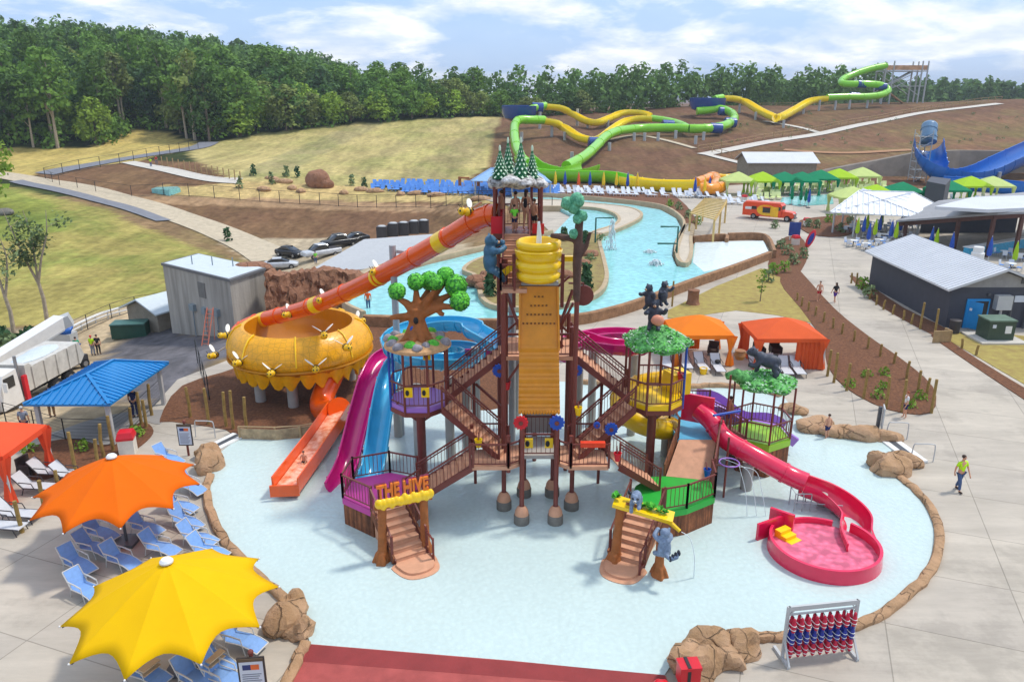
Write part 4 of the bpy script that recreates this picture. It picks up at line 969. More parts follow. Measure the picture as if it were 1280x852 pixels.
for (b, t, s1) in (((-3.92,25.75,.16), (-5.05,27.65,1.35), dl), ((4.4,25.55,.16), (5.48,27.6,1.35), dr)):
    sv = (s1[1], -s1[0])
    for k in (-1, 1):
        o_ = (sv[0]*k*.72, sv[1]*k*.72, 0); railing(add(lerp(b, t, .05), o_), add(t, o_), bars=0)
        e = add(b, add(o_, (-s1[0]*.5, -s1[1]*.5, -.1))); 
        if k == 1: railing(e, add(e, (s1[0]*.55, s1[1]*.55, .08)), h=.95, sp=.5)
        part(MB().beam(add(add(b, o_), (0,0,.1)), add(add(t, o_), (0,0,-.1)), .07, .4), 'side_wall', m_log)
def logpost(x, y, z1, lean=(0,0), r=.19):
    mb = MB(); mb.tube([(x,y,0),(x+lean[0]*.2,y+lean[1]*.2,.35),(x+lean[0]*.6,y+lean[1]*.6,z1*.6),(x+lean[0],y+lean[1],z1)], [r*1.7,r*1.05,r*.9,r*.95], 9); q = random.Random(int(x*50))
    for k in range(5): a = q.uniform(0, 6.3); mb.tube([(x+r*1.8*math.cos(a), y+r*1.8*math.sin(a), 0), (x+r*math.cos(a), y+r*math.sin(a), .45)], [.09,.07], 6)
    return organic(mb, 'log_post', m_logo, .05, tower)
pl = G(478,702,0); pr = G(532,688,0); logpost(pl[0], pl[1], 2.45, (.1,.1)); logpost(pr[0], pr[1], 2.45, (0,0))
ql = G(768,703,0); qr = G(823,720,0); logpost(ql[0], ql[1], 2.5, (.15,.1)); logpost(qr[0], qr[1], 1.5, (0,0))
pk = (pl[0]+.1, pl[1]+.1, 2.38); pq = (pr[0], pr[1], 2.38)
sb = part(MB().tube([add(pk, (-.3,-.1,.0)), add(pq, (.3,.1,.0))], .13, 9), 'cross_log', m_logo, tower, True)
# honey drips and the lettering
sd_ = norm(sub(pq, pk)); nrm = (sd_[1], -sd_[0], 0)
mb = MB(); q = random.Random(8)
for k in range(13):
    f = -.1+1.25*k/12; c = lerp(pk, pq, f); mb.ball((c[0]+nrm[0]*.12, c[1]+nrm[1]*.12, c[2]+.2-.06*(k % 2)), (.16,.12,.2+.07*q.random()), 9, 7)
organic(mb, 'honey_drips', m_gold, .035, sb)
def text(body, name, m, size, loc, rz, parent, extrude=.03, rx=PI/2, align='CENTER', bold=True, sx=1.0):
    cu = bpy.data.curves.new(name, 'FONT'); cu.body = body; cu.size = size; cu.extrude = extrude; cu.align_x = align; cu.align_y = 'CENTER'; cu.bevel_depth = size*.012 if extrude else 0
    if bold: cu.offset = size*.022
    t = bpy.data.objects.new(name, cu); COL.objects.link(t)
    dg = bpy.context.evaluated_depsgraph_get(); me = bpy.data.meshes.new_from_object(t.evaluated_get(dg)); bpy.data.objects.remove(t); bpy.data.curves.remove(cu)
    Mx = Matrix.Translation(loc) @ Matrix.Rotation(rz, 4, 'Z') @ Matrix.Rotation(rx, 4, 'X') @ Matrix.Diagonal((sx,1,1,1))
    me.transform(Mx)
    if parent is not None: me.transform(Matrix.Translation(-origin(parent)))
    me.materials.clear(); me.materials.append(m); o = bpy.data.objects.new(name, me); COL.objects.link(o)
    if parent is not None: o.parent = parent
    return o
tc_ = lerp(pk, pq, .5); rzz = math.atan2(sd_[1], sd_[0])
m_letter = mat('honey_letter', (240,150,20), .4, var=.25, scale=9, tint=(220,80,30), tmix=.8)
text('THE HIVE', 'lettering', m_letter, .78, (tc_[0]+nrm[0]*.05, tc_[1]+nrm[1]*.05, tc_[2]+.62), rzz, sb, .06, sx=.62)
text('THE HIVE', 'letter_edge', mat('letter_edge', (120,30,60), .5), .82, (tc_[0]-nrm[0]*.04, tc_[1]-nrm[1]*.04, tc_[2]+.62), rzz, sb, .05, sx=.62)
# right-hand portal beam: yellow board with plants, pipe end
ra = (ql[0]+.1, ql[1]+.1, 2.5); rb = (qr[0]+.35, qr[1]+.4, 2.25)
yb = part(MB().beam(add(ra, (-.2,.1,.1)), add(rb, (.15,0,0)), .75, .14), 'portal_board', m_gold)
part(MB().tube([add(rb, (-.1,-.1,0)), add(rb, (.35,-.3,-.35))], [.1,.07], 8), 'spout', m_gold, yb); part(MB().beam(ra, lerp(ra, rb, .45), .22, .26), 'cross_log', m_logo, yb)
for f, s in ((.0,.24),(.55,.2),(.68,.24),(.82,.22),(.92,.17)):
    c = lerp(add(ra, (-.1,.1,.25)), add(rb, (0,.05,.15)), f); q = random.Random(int(f*90)); mb = MB()
    for k in range(26):
        a = q.uniform(0, 6.3); u = q.uniform(.1,1); e = (c[0]+s*math.cos(a)*(1.1-u*.5), c[1]+s*math.sin(a)*(1.1-u*.5), c[2]+s*u*1.1); w = (s*.3*math.sin(a), -s*.3*math.cos(a), 0)
        mb.quad(c, add(lerp(c, e, .6), w), e, add(lerp(c, e, .6), mul(w, -1)))
    part(mb, 'sculpted_plant', m_shrub, yb)
# blue platform, ramp, and bridge to the far turret
B = [(7.6,31.9),(9.5,31.9),(9.9,33.2),(9.8,35.3),(7.9,35.4),(7.5,33.6)]
deckpart(B, 2.3, m_blueflr, .2); part(MB().prism([(p[0], p[1]) for p in B], 0, 2.1), 'log_base', m_log)
rp = [(7.65,31.95,2.3),(9.35,31.95,2.3),(8.55,29.75,1.36),(6.75,30.15,1.36)]
part(MB().raw(rp+[(p[0], p[1], p[2]-.14) for p in rp], [(0,3,2,1),(4,5,6,7),(0,1,5,4),(1,2,6,5),(2,3,7,6),(3,0,4,7)]), 'ramp', m_tread)
part(MB().raw([(9.42,31.95,0),(9.42,31.95,3.1),(8.62,29.7,2.1),(8.62,29.7,0),(9.5,31.95,0),(9.5,31.95,3.1),(8.7,29.7,2.1),(8.7,29.7,0)], [(0,1,2,3),(7,6,5,4),(0,4,5,1),(1,5,6,2),(2,6,7,3),(3,7,4,0)]), 'ramp_wall', m_log)
part(MB().raw([(7.56,31.95,0),(7.56,31.95,2.9),(6.7,30.2,1.9),(6.7,30.2,0),(7.5,31.95,0),(7.5,31.95,2.9),(6.64,30.2,1.9),(6.64,30.2,0)], [(0,1,2,3),(7,6,5,4),(0,4,5,1),(1,5,6,2),(2,6,7,3),(3,7,4,0)]), 'ramp_wall', m_log)
for a, b in (((7.5,33.6,2.3),(7.6,32.0,2.3)),((7.9,35.4,2.3),(7.5,33.6,2.3)),((9.8,35.3,2.3),(7.9,35.4,2.3)),((9.5,31.95,2.3),(8.75,29.8,1.36))): railing(a, b)
RT = (11.95, 33.8); zR = 1.75
poly = ngon(RT, 1.4, 6, PI/6); deckpart(poly, zR, m_lime, .22); part(MB().prism(poly, 0, zR-.22), 'log_base', m_log)
part(MB().prism(ngon(RT, 1.44, 6, PI/6), zR-.36, zR-.04), 'base_rim', m_lime)
for k in range(6):
    column(poly[k][0], poly[k][1], 4.3, .05, False, zR)
    if k not in (2,): railing((*poly[k], zR), (*poly[(k+1) % 6], zR), posts=False, h=.95)
staircase((10.75,33.75,zR), (9.85,33.4,2.3), 1.5, 3)
leafroof(RT, 1.4, 4.35, .5, 8); rm = MB(); rm.tube([(RT[0]-.8,RT[1]-.2,4.5),(RT[0]-1.5,RT[1]-.3,4.85),(RT[0]-2.0,RT[1]-.3,4.75)], [.3,.3,.16], 9)
organic(rm, 'leafy_roof', m_leafroof, .07, tower, smooth_it=1)
column(10.05,33.0,5.0,.05,False,zR); part(MB().rod((9.0,31.6,3.6),(10.3,31.9,3.7), .06, 8), 'spray_bar', m_blue)
part(MB().rod((9.5,30.6,0.0),(9.5,30.6,3.0), .05), 'spray_post', m_steel)
mb = MB(); 
for k in range(20):
    a0 = 2*PI*k/20; a1 = 2*PI*(k+1)/20; mb.rod((9.3+.42*math.cos(a0), 29.6+.42*math.sin(a0), 2.3), (9.3+.42*math.cos(a1), 29.6+.42*math.sin(a1), 2.3), .03, 5)
part(mb, 'spray_hoop', m_purple); part(MB().rod((9.3,29.6-.42,2.3),(8.7,29.5,2.25), .03), 'hoop_arm', m_steel)
# ------------------------------------------------------------------ slides round the play tower
def flume(pts, r, name, m, label, cat='water slide', t=.06, deg=(-188,8), n=6, bank=None, group=None, sx=1.0):
    s = spline(pts, n); mb = MB().sweep(s, arcprof(r, t, deg[0], deg[1], 12, sx), bank=bank)
    o = thing(mb, name, m, label, cat, group, loc=(s[0][0], s[0][1], 0), smooth=True, angle=50)
    for i in range(5, len(s)-2, 7):
        dv = norm(sub(s[i+1], s[i-1])); build(MB().sweep([add(s[i], mul(dv,-.035)), s[i], add(s[i], mul(dv,.035))], arcprof(r-.006, t+.06, deg[0]-2, deg[1]+2, 12, sx)), 'flange_joint', m, o, True, angle=50)
    for e in (0, 1):
        a_ = math.radians(deg[e]); k_ = r+t*.5; nn_ = [(k_*math.cos(a_)+.055*math.cos(2*PI*j/6), k_*math.sin(a_)+.055*math.sin(2*PI*j/6)) for j in range(6)]; build(MB().sweep(s, nn_), 'rolled_rim', m, o, True, angle=60)
    return o
def supports(o, spec, m=None, r=.22):
    for x, y, z in spec: build(MB().rod((x,y,0),(x,y,z), r, 14), 'support_column', m or m_conc2, o, True)
m_conc2 = mat('column_concrete', (168,166,160), .85, var=.12, scale=1.5)
def ring_joints(pts, r, o, m, n=6, step=5):
    s = spline(pts, n)
    for i in range(step, len(s)-1, step): d = norm(sub(s[i+1], s[i-1])); build(MB().tube([add(s[i], mul(d, -.05)), add(s[i], mul(d, .05))], r, 18), 'joint_ring', m, o, True)
# blue open slide
hb = (-3.95, 36.6); R_ = 2.05
pts = [(-.4,33.2,6.45),(-1.0,34.6,6.3)]
for k in range(0, 13): a = PI*(-.02+k*1.52/12*1.0+.0); pts.append((hb[0]+R_*math.cos(a), hb[1]+R_*math.sin(a), 6.2-.9*k/12))
for k in range(1, 15): a = PI*(1.5+k*1.5/14); pts.append((hb[0]+(R_)*math.cos(a), hb[1]+R_*math.sin(a), 5.3-1.2*k/14))
pts += [(-6.15,35.4,3.7),(-6.3,34.3,2.7),(-6.42,33.2,1.5),(-6.5,32.3,.75),(-6.6,31.2,.5)]
bs = flume(pts, .49, 'open_slide', m_cyan, 'bright blue open water slide curling round the left turret', t=.07)
supports(bs, [(-4.5,33.6,4.3),(-3.0,33.9,4.6),(-6.0,37.0,3.2),(-1.9,37.6,4.8),(-2.2,34.4,3.9)])
# magenta slide
hm = (4.7, 36.4); pts = [(2.5,33.2,6.45),(3.0,34.4,6.35)]
for k in range(0, 17): a = PI*(1.25+k*1.75/16); pts.append((hm[0]+2.0*math.cos(a), hm[1]+2.0*math.sin(a), 6.25-1.3*k/16))
pts += [(2.0,37.7,4.75),(0,37.9,4.6),(-2.6,38.4,4.5),(-4.8,38.9,4.35),(-6.6,38.4,4.2),(-7.2,36.9,3.6),(-7.45,35.4,2.6),(-7.65,34.0,1.5),(-7.8,32.8,.7),(-7.95,31.0,.45)]
ms_ = flume(pts, .49, 'open_slide', m_magenta, 'magenta open water slide looping behind the play tower', t=.07)
supports(ms_, [(3.3,35.5,6.0),(6.3,37.2,4.8),(0.2,38.2,4.1),(-6.9,37.9,3.3),(4.3,38.4,4.6)])
# orange closed tube from the top platform to the honey bowl
opx = [(622,268,33.3),(600,273,33.8),(560,297,35),(500,331,37),(440,362,40),(380,386,43),(330,399,45.6),(303,410,46.2),(292,424,45.2)]
ot = [P(*p) for p in opx]
so_ = spline(ot, 7)
ob = thing(MB().tube(so_, .47, 18), 'tube_slide', m_orange, 'long orange tube slide from the tower top down to the honeycomb bowl', 'water slide', loc=(ot[4][0], ot[4][1], 0), smooth=True)
m_orange2 = mat('orange_tube_dark', (226,110,22), .3, var=.1)
mb = MB()
for i in range(4, len(so_)-2, 5):
    d = norm(sub(so_[i+1], so_[i-1])); build(MB().tube([add(so_[i], mul(d, -.05)), add(so_[i], mul(d, .05))], .51, 18), 'joint_ring', m_orange, ob, True)
mb = MB(); 
for i in range(15, len(so_)-6, 9):
    d = norm(sub(so_[i+1], so_[i-1])); build(MB().tube([add(so_[i], mul(d, -.3)), add(so_[i], mul(d, .3))], .48, 18), 'honey_patch', m_gold, ob, True)
for px, py, Y in ((497,440,37.2),(640,400,34.6)):
    p = P(px, py, Y); build(MB().rod((p[0],Y,0),(p[0],Y,10.2), .17, 12), 'support_column', m_grey, ob, True)
p = P(497,331,37.2); build(MB().beam((p[0],37.2,9.9),(p[0]+1.8,36.6,9.75), .16, .16), 'support_arm', m_grey, ob)
# honeycomb bowl
bc = (-12.75, 44.0)
def hexmat():
    m = mat('honeycomb_shell', (232,164,0), .4, var=.1, coat=.1); nt = m.node_tree; N = nt.nodes; L = nt.links; b = N['Principled BSDF']
    src = b.inputs['Base Color'].links[0].from_socket
    tc = N.new('ShaderNodeTexCoord'); v = N.new('ShaderNodeTexVoronoi'); v.feature = 'DISTANCE_TO_EDGE'; v.inputs['Scale'].default_value = 3.0; v.inputs['Randomness'].default_value = .35; L.new(tc.outputs['Object'], v.inputs['Vector'])
    r = N.new('ShaderNodeMapRange'); r.inputs['From Max'].default_value = .09; r.inputs['To Min'].default_value = .8; r.inputs['To Max'].default_value = 1.05; L.new(v.outputs['Distance'], r.inputs['Value'])
    h = N.new('ShaderNodeHueSaturation'); L.new(src, h.inputs['Color']); L.new(r.outputs['Result'], h.inputs['Value']); L.new(h.outputs['Color'], b.inputs['Base Color'])
    bp = N.new('ShaderNodeBump'); bp.inputs['Strength'].default_value = .5; bp.inputs['Distance'].default_value = .04; L.new(r.outputs['Result'], bp.inputs['Height']); L.new(bp.outputs['Normal'], b.inputs['Normal']); return m
bowl = thing(MB().lathe([(3.3,4.2),(3.45,4.26),(3.85,4.06),(4.2,3.65),(4.42,3.15),(4.48,2.8),(4.34,2.5)], (*bc,0), 72), 'bowl_slide', hexmat(), 'giant yellow honeycomb bowl slide ringed with bees', 'water slide', loc=(*bc,0), smooth=True)
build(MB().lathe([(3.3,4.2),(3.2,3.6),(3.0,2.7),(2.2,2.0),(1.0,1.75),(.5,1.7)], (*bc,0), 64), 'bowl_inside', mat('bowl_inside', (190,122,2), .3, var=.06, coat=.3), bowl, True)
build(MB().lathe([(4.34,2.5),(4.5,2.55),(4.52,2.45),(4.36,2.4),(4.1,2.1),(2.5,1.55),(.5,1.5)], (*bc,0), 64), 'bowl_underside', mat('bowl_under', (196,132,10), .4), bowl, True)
mb = MB(); nn = 150; vs = []
for k in range(nn):
    a = 2*PI*k/nn; dr_ = abs(math.sin(a*14)); R1 = 4.02+.12*math.sin(a*28); z = 2.0-.55*dr_-.25*(math.sin(a*7)**2)
    vs += [(bc[0]+4.3*math.cos(a), bc[1]+4.3*math.sin(a), 2.46), (bc[0]+R1*math.cos(a), bc[1]+R1*math.sin(a), z), (bc[0]+(R1-.22)*math.cos(a), bc[1]+(R1-.22)*math.sin(a), z+.05), (bc[0]+3.95*math.cos(a), bc[1]+3.95*math.sin(a), 2.4)]
mb.raw(vs, [(4*k+i, 4*((k+1) % nn)+i, 4*((k+1) % nn)+(i+1) % 4, 4*k+(i+1) % 4) for k in range(nn) for i in range(4)])
build(mb, 'honey_drip_skirt', mat('honey_skirt', (238,172,14), .3, var=.12, scale=3), bowl, True)
for a in (3.95, 4.75, 5.5, .5, 1.6, 2.6): build(MB().rod((bc[0]+3.1*math.cos(a), bc[1]+3.1*math.sin(a), 0), (bc[0]+3.1*math.cos(a), bc[1]+3.1*math.sin(a), 1.8), .32, 16), 'support_column', m_conc2, bowl, True)
mb = MB()
for k in range(8):
    a = 2*PI*k/8+.2; mb.tube([(bc[0]+r*math.cos(a), bc[1]+r*math.sin(a), z+.02) for r, z in ((3.45,4.28),(3.87,4.08),(4.22,3.67),(4.44,3.17),(4.5,2.8))], .05, 6)
    build(mb, 'panel_seam', m_gold, bowl, True); mb = MB()
bowl.scale = (.95,.95,1)
# bees
m_bee = mat('bee_yellow', (238,190,20), .35); m_beek = mat('bee_black', (30,28,30), .45); m_wing = mat('bee_wing', (236,234,222), .35)
def bee_proto():
    r = empty('bee_statue', (0,0,0), 'x', 'bee statue')
    b = MB(); b.ball((0,0,0), (.26,.19,.18), 12, 9); b.ball((.3,0,.05), (.17,.17,.17), 12, 9); build(b, 'body', m_bee, r, True, local=True)
    s = MB()
    for x, k in ((-.1,1.0),(.05,1.06),(-.2,.72)): s.lathe([(.19*k,-.035),(.2*k,0),(.19*k,.035)], (0,0,0), 14)
    s = MB()
    for x, k in ((-.14,.86),(.0,1.0)): s.tube([(x-.03,0,0),(x+.03,0,0)], .195*k, 14)
    s.ball((-.28,0,0), (.07,.05,.05)); s.ball((.42,-.08,.09), (.045,.04,.05)); s.ball((.42,.08,.09), (.045,.04,.05)); s.rod((.33,-.07,.2),(.42,-.1,.34), .015); s.rod((.33,.07,.2),(.42,.1,.34), .015)
    build(s, 'stripes_and_eyes', m_beek, r, True, local=True)
    for sy in (-1, 1): build(MB().ball((-.1,0,0), (.12,.3,.025), 10, 6, Matrix.Translation((-.1,sy*.32,.3)) @ Matrix.Rotation(sy*.6, 4, 'X') @ Matrix.Rotation(sy*.35, 4, 'Z')), 'wing', m_wing, r, True, local=True)
    return r
bp_ = bee_proto(); bee_used = [False]
def bee(p, rz, label, s=1.1):
    if not bee_used[0]: bee_used[0] = True; o = bp_; o.location = p; o.rotation_euler = (0,0,rz); o.scale = (s,)*3; o['label'] = label; o['group'] = 'bee statues on the honey slide'
    else: copy_tree(bp_, p, rz, label, s, 'bee statues on the honey slide')
for px, py, Y, rz, lb in ((283,419,43.6,-2.5,'bee statue at the left rim of the honey bowl under the tube'),(268,444,42.5,-2.0,'bee statue sticking out furthest left of the honey bowl'),(299,453,40.4,-1.9,'bee statue low on the left front of the honey bowl'),(340,466,39.6,-1.6,'bee statue on the front left skirt of the honey bowl'),(395,461,39.6,-1.4,'bee statue on the front right skirt of the honey bowl'),
    (433,434,40.8,-.9,'bee statue on the right front of the honey bowl'),(405,418,41.6,-1.2,'bee statue resting inside the bowl near the right rim'),(428,408,47.2,-.6,'bee statue on the right back rim of the honey bowl'),(448,401,47.0,-.3,'bee statue at the far right rim of the honey bowl'),(415,397,47.6,.2,'bee statue on the back rim right of the tube'),
    (362,393,43.2,-2.2,'bee statue on the orange tube close above the bowl'),(405,375,41.4,-2.2,'bee statue on the middle of the orange tube'),(472,340,38.0,-2.2,'bee statue high on the orange tube beside the grey post'),(586,265,33.8,-2.6,'yellow bee statue at the very top of the orange tube')):
    p = P(px, py, Y); bee((p[0], p[1], p[2]), rz, lb)
# orange run-out
p0 = (-10.35, 42.2, 1.9)
rt = [p0, P(402,500,40.8), P(408,515,39.6), (-9.25,38.0,1.15)]
oro = thing(MB().tube(spline(rt, 7), .66, 18), 'run_out_slide', m_orange, 'orange run-out chute below the honeycomb bowl with a child riding down', 'water slide', loc=(-9.3,36,0), smooth=True)
ch = [(-9.25,38.0,.95),(-9.5,36.2,.72),(-9.75,34.2,.55),(-10.1,30.5,.48)]
build(MB().sweep(spline(ch, 6), [(-.62,.62),(-.56,.62),(-.52,0.06),(.52,0.06),(.56,.62),(.62,.62),(.62,-.12),(-.62,-.12)]), 'open_chute', m_orange, oro)
build(MB().sweep(spline([add(c, (0,0,.075)) for c in ch], 6), [(-.5,0),(.5,0),(.5,.03),(-.5,.03)]), 'chute_water', mat('orange_water', (240,112,40), .1, var=.25, scale=3, tint=(250,215,190), tmix=.6), oro)
build(MB().box((-10.12,30.4,.5), (1.28,.1,.55), .1), 'end_lip', m_orange, oro)
# red tube slide with splash bowl
m_red_s = mat('crimson_slide', (224,18,74), .25, var=.06, coat=.5)
rpx = [(874,513,33.0),(890,527,32.4),(906,548,31.8),(945,571,30.9),(985,593,30.4),(1008,603,30.0)]
rp_ = [P(*p) for p in rpx]
rs = thing(MB().tube(spline(rp_, 7), .44, 18), 'tube_slide', m_red_s, 'crimson tube slide from the right platform curling into a splash bowl', 'water slide', loc=(10.5,31,0), smooth=True)
a_ = rp_[0]; build(MB().box((a_[0]-.05, a_[1]+.1, a_[2]+.05), (1.5,.14,1.35), -.5), 'entry_flare', m_red_s, rs)
ring_joints(rp_, .48, rs, m_red_s, 7, 9)
C_ = G(1030,684,.3); bx, by = C_[0], C_[1]; RB = 2.1
op = [add(rp_[-1], (-.1,.05,0)), P(1032,613,29.75), P(1055,628,29.1), P(1070,645,28.2), (bx+1.62,by+.9,.5), (bx+1.42,by-.25,.42)]
sp_ = spline(op, 7)
build(MB().sweep(sp_, arcprof(.56,.07,-195,15,12,1.0)), 'open_flume', m_red_s, rs, True)
def ellring(r0, r1, z0, z1, a0, a1, n=44, sy=.98):
    mb = MB(); vs = []
    for k in range(n+1):
        a = a0+(a1-a0)*k/n
        for r, z in ((r0,z0),(r1+.05,z0),(r1,z1),(r0,z1)): vs.append((bx+r*math.cos(a), by+r*sy*math.sin(a), z))
    return mb.raw(vs, [(4*k+i, 4*k+4+i, 4*k+4+(i+1) % 4, 4*k+(i+1) % 4) for k in range(n) for i in range(4)]+[(3,2,1,0),(4*n,4*n+1,4*n+2,4*n+3)])
build(ellring(RB-.12, RB, 0, .62, math.radians(-215), math.radians(40)), 'bowl_wall', m_red_s, rs, True)
build(ellring(RB-.12, RB, 0, .45, math.radians(60), math.radians(132)), 'bowl_wall', m_red_s, rs, True)
mb = MB().prism(ngon((bx,by), RB-.1, 40, 0, .98), .05, .22); build(mb, 'bowl_water', water_mat('pink_water', (226,110,138), 4.0, .5, .06, .12, streak=.3), rs)
build(MB().box((bx-1.75,by+1.25,.42), (1.4,.12,.75), .5).box((bx-1.15,by+1.65,.5), (.14,1.0,.9), .9), 'exit_flare', m_red_s, rs)
st = MB()
for i in range(3): st.box((bx-1.3+.16*i,by+1.0-.2*i,.12+.1*(2-i)), (.62,.3,.22+.2*(2-i)*.5), .55)
build(st, 'exit_step', m_yellow, rs)
g = G(932,612,0); build(MB().rod((g[0],g[1],0),(g[0],g[1],1.4), .26, 14), 'support_column', m_conc2, rs, True)
g = G(1027,632,0); build(MB().rod((g[0],g[1],0),(g[0],g[1],.6), .2, 14), 'support_column', m_conc2, rs, True)
mb = MB(); g = G(1000,637,0)
for dx in (-.35, .0, .35): mb.tube([(g[0]+dx,g[1]-.2,0),(g[0]+dx,g[1]-.2,.9),(g[0]+dx,g[1]+.4,.9),(g[0]+dx,g[1]+.4,0)], .025, 6)
mb.rod((g[0]-.35,g[1]-.2,.5),(g[0]+1.6,g[1]-.5,.5), .025).rod((g[0]-.35,g[1]-.2,.9),(g[0]+.35,g[1]-.2,.9), .025)
build(mb, 'hand_rail', m_grey, rs, True)
# yellow tube spiral under the yellow turret
yc = P(806,532,34.2); yy = []
for k in range(18): a = PI*(-.1+k*2.5/17); yy.append((yc[0]+1.25*math.cos(a), 34.2+1.25*math.sin(a), 4.3-2.9*k/17))
ys = thing(MB().tube(spline([(7.3,32.3,4.9)]+yy+[(yc[0]+.6,36.5,.9)], 4), .5, 16), 'tube_slide', m_gold, 'yellow spiral tube slide beneath the leafy roofed turret', 'water slide', loc=(yc[0],34.2,0), smooth=True)
build(MB().box((7.4,32.2,5.0), (.9,.9,1.0), .4), 'entry_box', m_yellow, ys); ring_joints(yy, .54, ys, m_gold, 4, 9)
supports(ys, [(yc[0]+1.2,34.8,2.2)])
# purple wavy slide
wv = []
for k in range(16): f = k/15; wv.append((9.6+4.6*f, 36.3-.3*f, 2.2-1.75*f+.22*math.sin(f*9)))
ps = thing(MB().sweep(wv, [(-1.1,.35),(-1.0,.4),(-.95,0),(.95,0),(1.0,.4),(1.1,.35),(1.1,-.12),(-1.1,-.12)]), 'wavy_slide', m_purple, 'wide purple wavy slide behind the bear-topped turret', 'water slide', loc=(12,36.2,0), smooth=True, angle=45)
supports(ps, [(11,36.2,1.6),(12.8,36.2,.8)])
# tipping bucket
tb = thing(MB().lathe([(0,0),(.72,0),(.86,.12),(.9,.3),(.78,.42),(.9,.55),(.93,.75),(.8,.86),(.92,1.0),(.95,1.2),(.82,1.3),(.9,1.42),(.9,1.6),(.8,1.66),(.74,1.6),(.72,.3),(0,.25)], (bk[0],30.3,10.12), 36), 'tipping_bucket', m_gold, 'big ribbed yellow honey-pot tipping bucket high on the tower', 'water bucket', smooth=True, angle=60)
build(MB().lathe([(.93,1.22),(.97,1.26),(.93,1.3)], (bk[0],30.3,10.12), 36), 'rim_band', m_gold, tb, True)
m_foam = mat('water_jet', (238,246,248), .3, var=.05, trans=.3)
build(MB().tube([(bk[0],30.3,11.3),(bk[0]+.02,30.3,11.9),(bk[0],30.3,12.5)], [.13,.1,.05], 8), 'water_jet', m_foam, tb, True)
# ------------------------------------------------------------------ umbrellas
def umbrella(c, R, zr, za, m, label, a0, base=True):
    root = empty('giant_umbrella', (c[0], c[1], 0), label, 'umbrella'); mb = MB(); n = 10; na = 8; nr = 7; vs = []
    for s in range(n):
        for i in range(na):
            u = i/na; a = a0+2*PI*(s+u)/n; sc = 1-.155*math.sin(PI*u)**.9
            ch = math.cos(PI/n)/math.cos((u-.5)*2*PI/n)           # straight panels between the ribs
            for k in range(nr+1):
                f = k/nr*sc; r = R*f*(1+(ch-1)*min(1, f*1.5)); z = za-(za-zr)*(f**1.12)-.05*math.sin(PI*f)*math.sin(PI*u)
                vs.append((c[0]+r*math.cos(a), c[1]+r*math.sin(a), z))
    N_ = n*na; fs = []
    for j in range(N_):
        j2 = (j+1) % N_
        for k in range(nr): fs.append((j*(nr+1)+k, j*(nr+1)+k+1, j2*(nr+1)+k+1, j2*(nr+1)+k))
    mb.raw(vs, fs); cano = build(mb, 'canopy', m, root, True, angle=3)
    md = cano.modifiers.new('cloth', 'SOLIDIFY'); md.thickness = .012
    build(MB().lathe([(0,.12),(.14,.1),(.2,.03),(.2,-.02)], (c[0],c[1],za-.01), 20), 'top_cap', m_white, root, True)
    build(MB().rod((c[0],c[1],0),(c[0],c[1],za-.05), .06, 12), 'pole', m_greyd, root, True)
    build(MB().box((c[0],c[1],.06), (.9,.9,.12)), 'base_plate', m_greyd, root)
    for s in range(n):
        a = a0+2*PI*s/n; e = (c[0]+R*.98*math.cos(a), c[1]+R*.98*math.sin(a), zr-.0)
        build(MB().rod((c[0],c[1],za-.16),(e[0],e[1],e[2]-.05), .02, 5), 'rib', m_greyd, root)
    tips = MB()
    for s in range(n): a = a0+2*PI*s/n; tips.ball((c[0]+R*1.0*math.cos(a), c[1]+R*1.0*math.sin(a), zr), .035, 6, 5)
    build(tips, 'rib_tips', m_white, root)
m_white = mat('white_paint', (226,226,224), .45, var=.04); m_greyd = mat('dark_grey_metal', (84,86,90), .45, var=.08)
m_umy = mat('yellow_canvas', (255,204,0), .75, var=.04, scale=.6, spec=.2, trans=.28); m_umo = mat('orange_canvas', (255,120,4), .75, var=.05, scale=.6, spec=.2, trans=.28)
uy = G(217,757,2.35); umbrella(uy, 3.13, 2.35, 3.95, m_umy, 'big yellow scalloped umbrella in the bottom left corner of the deck', .31)
uo = G(147,613,2.35); umbrella(uo, 3.13, 2.35, 3.85, m_umo, 'big orange scalloped umbrella standing behind the yellow one', .17)

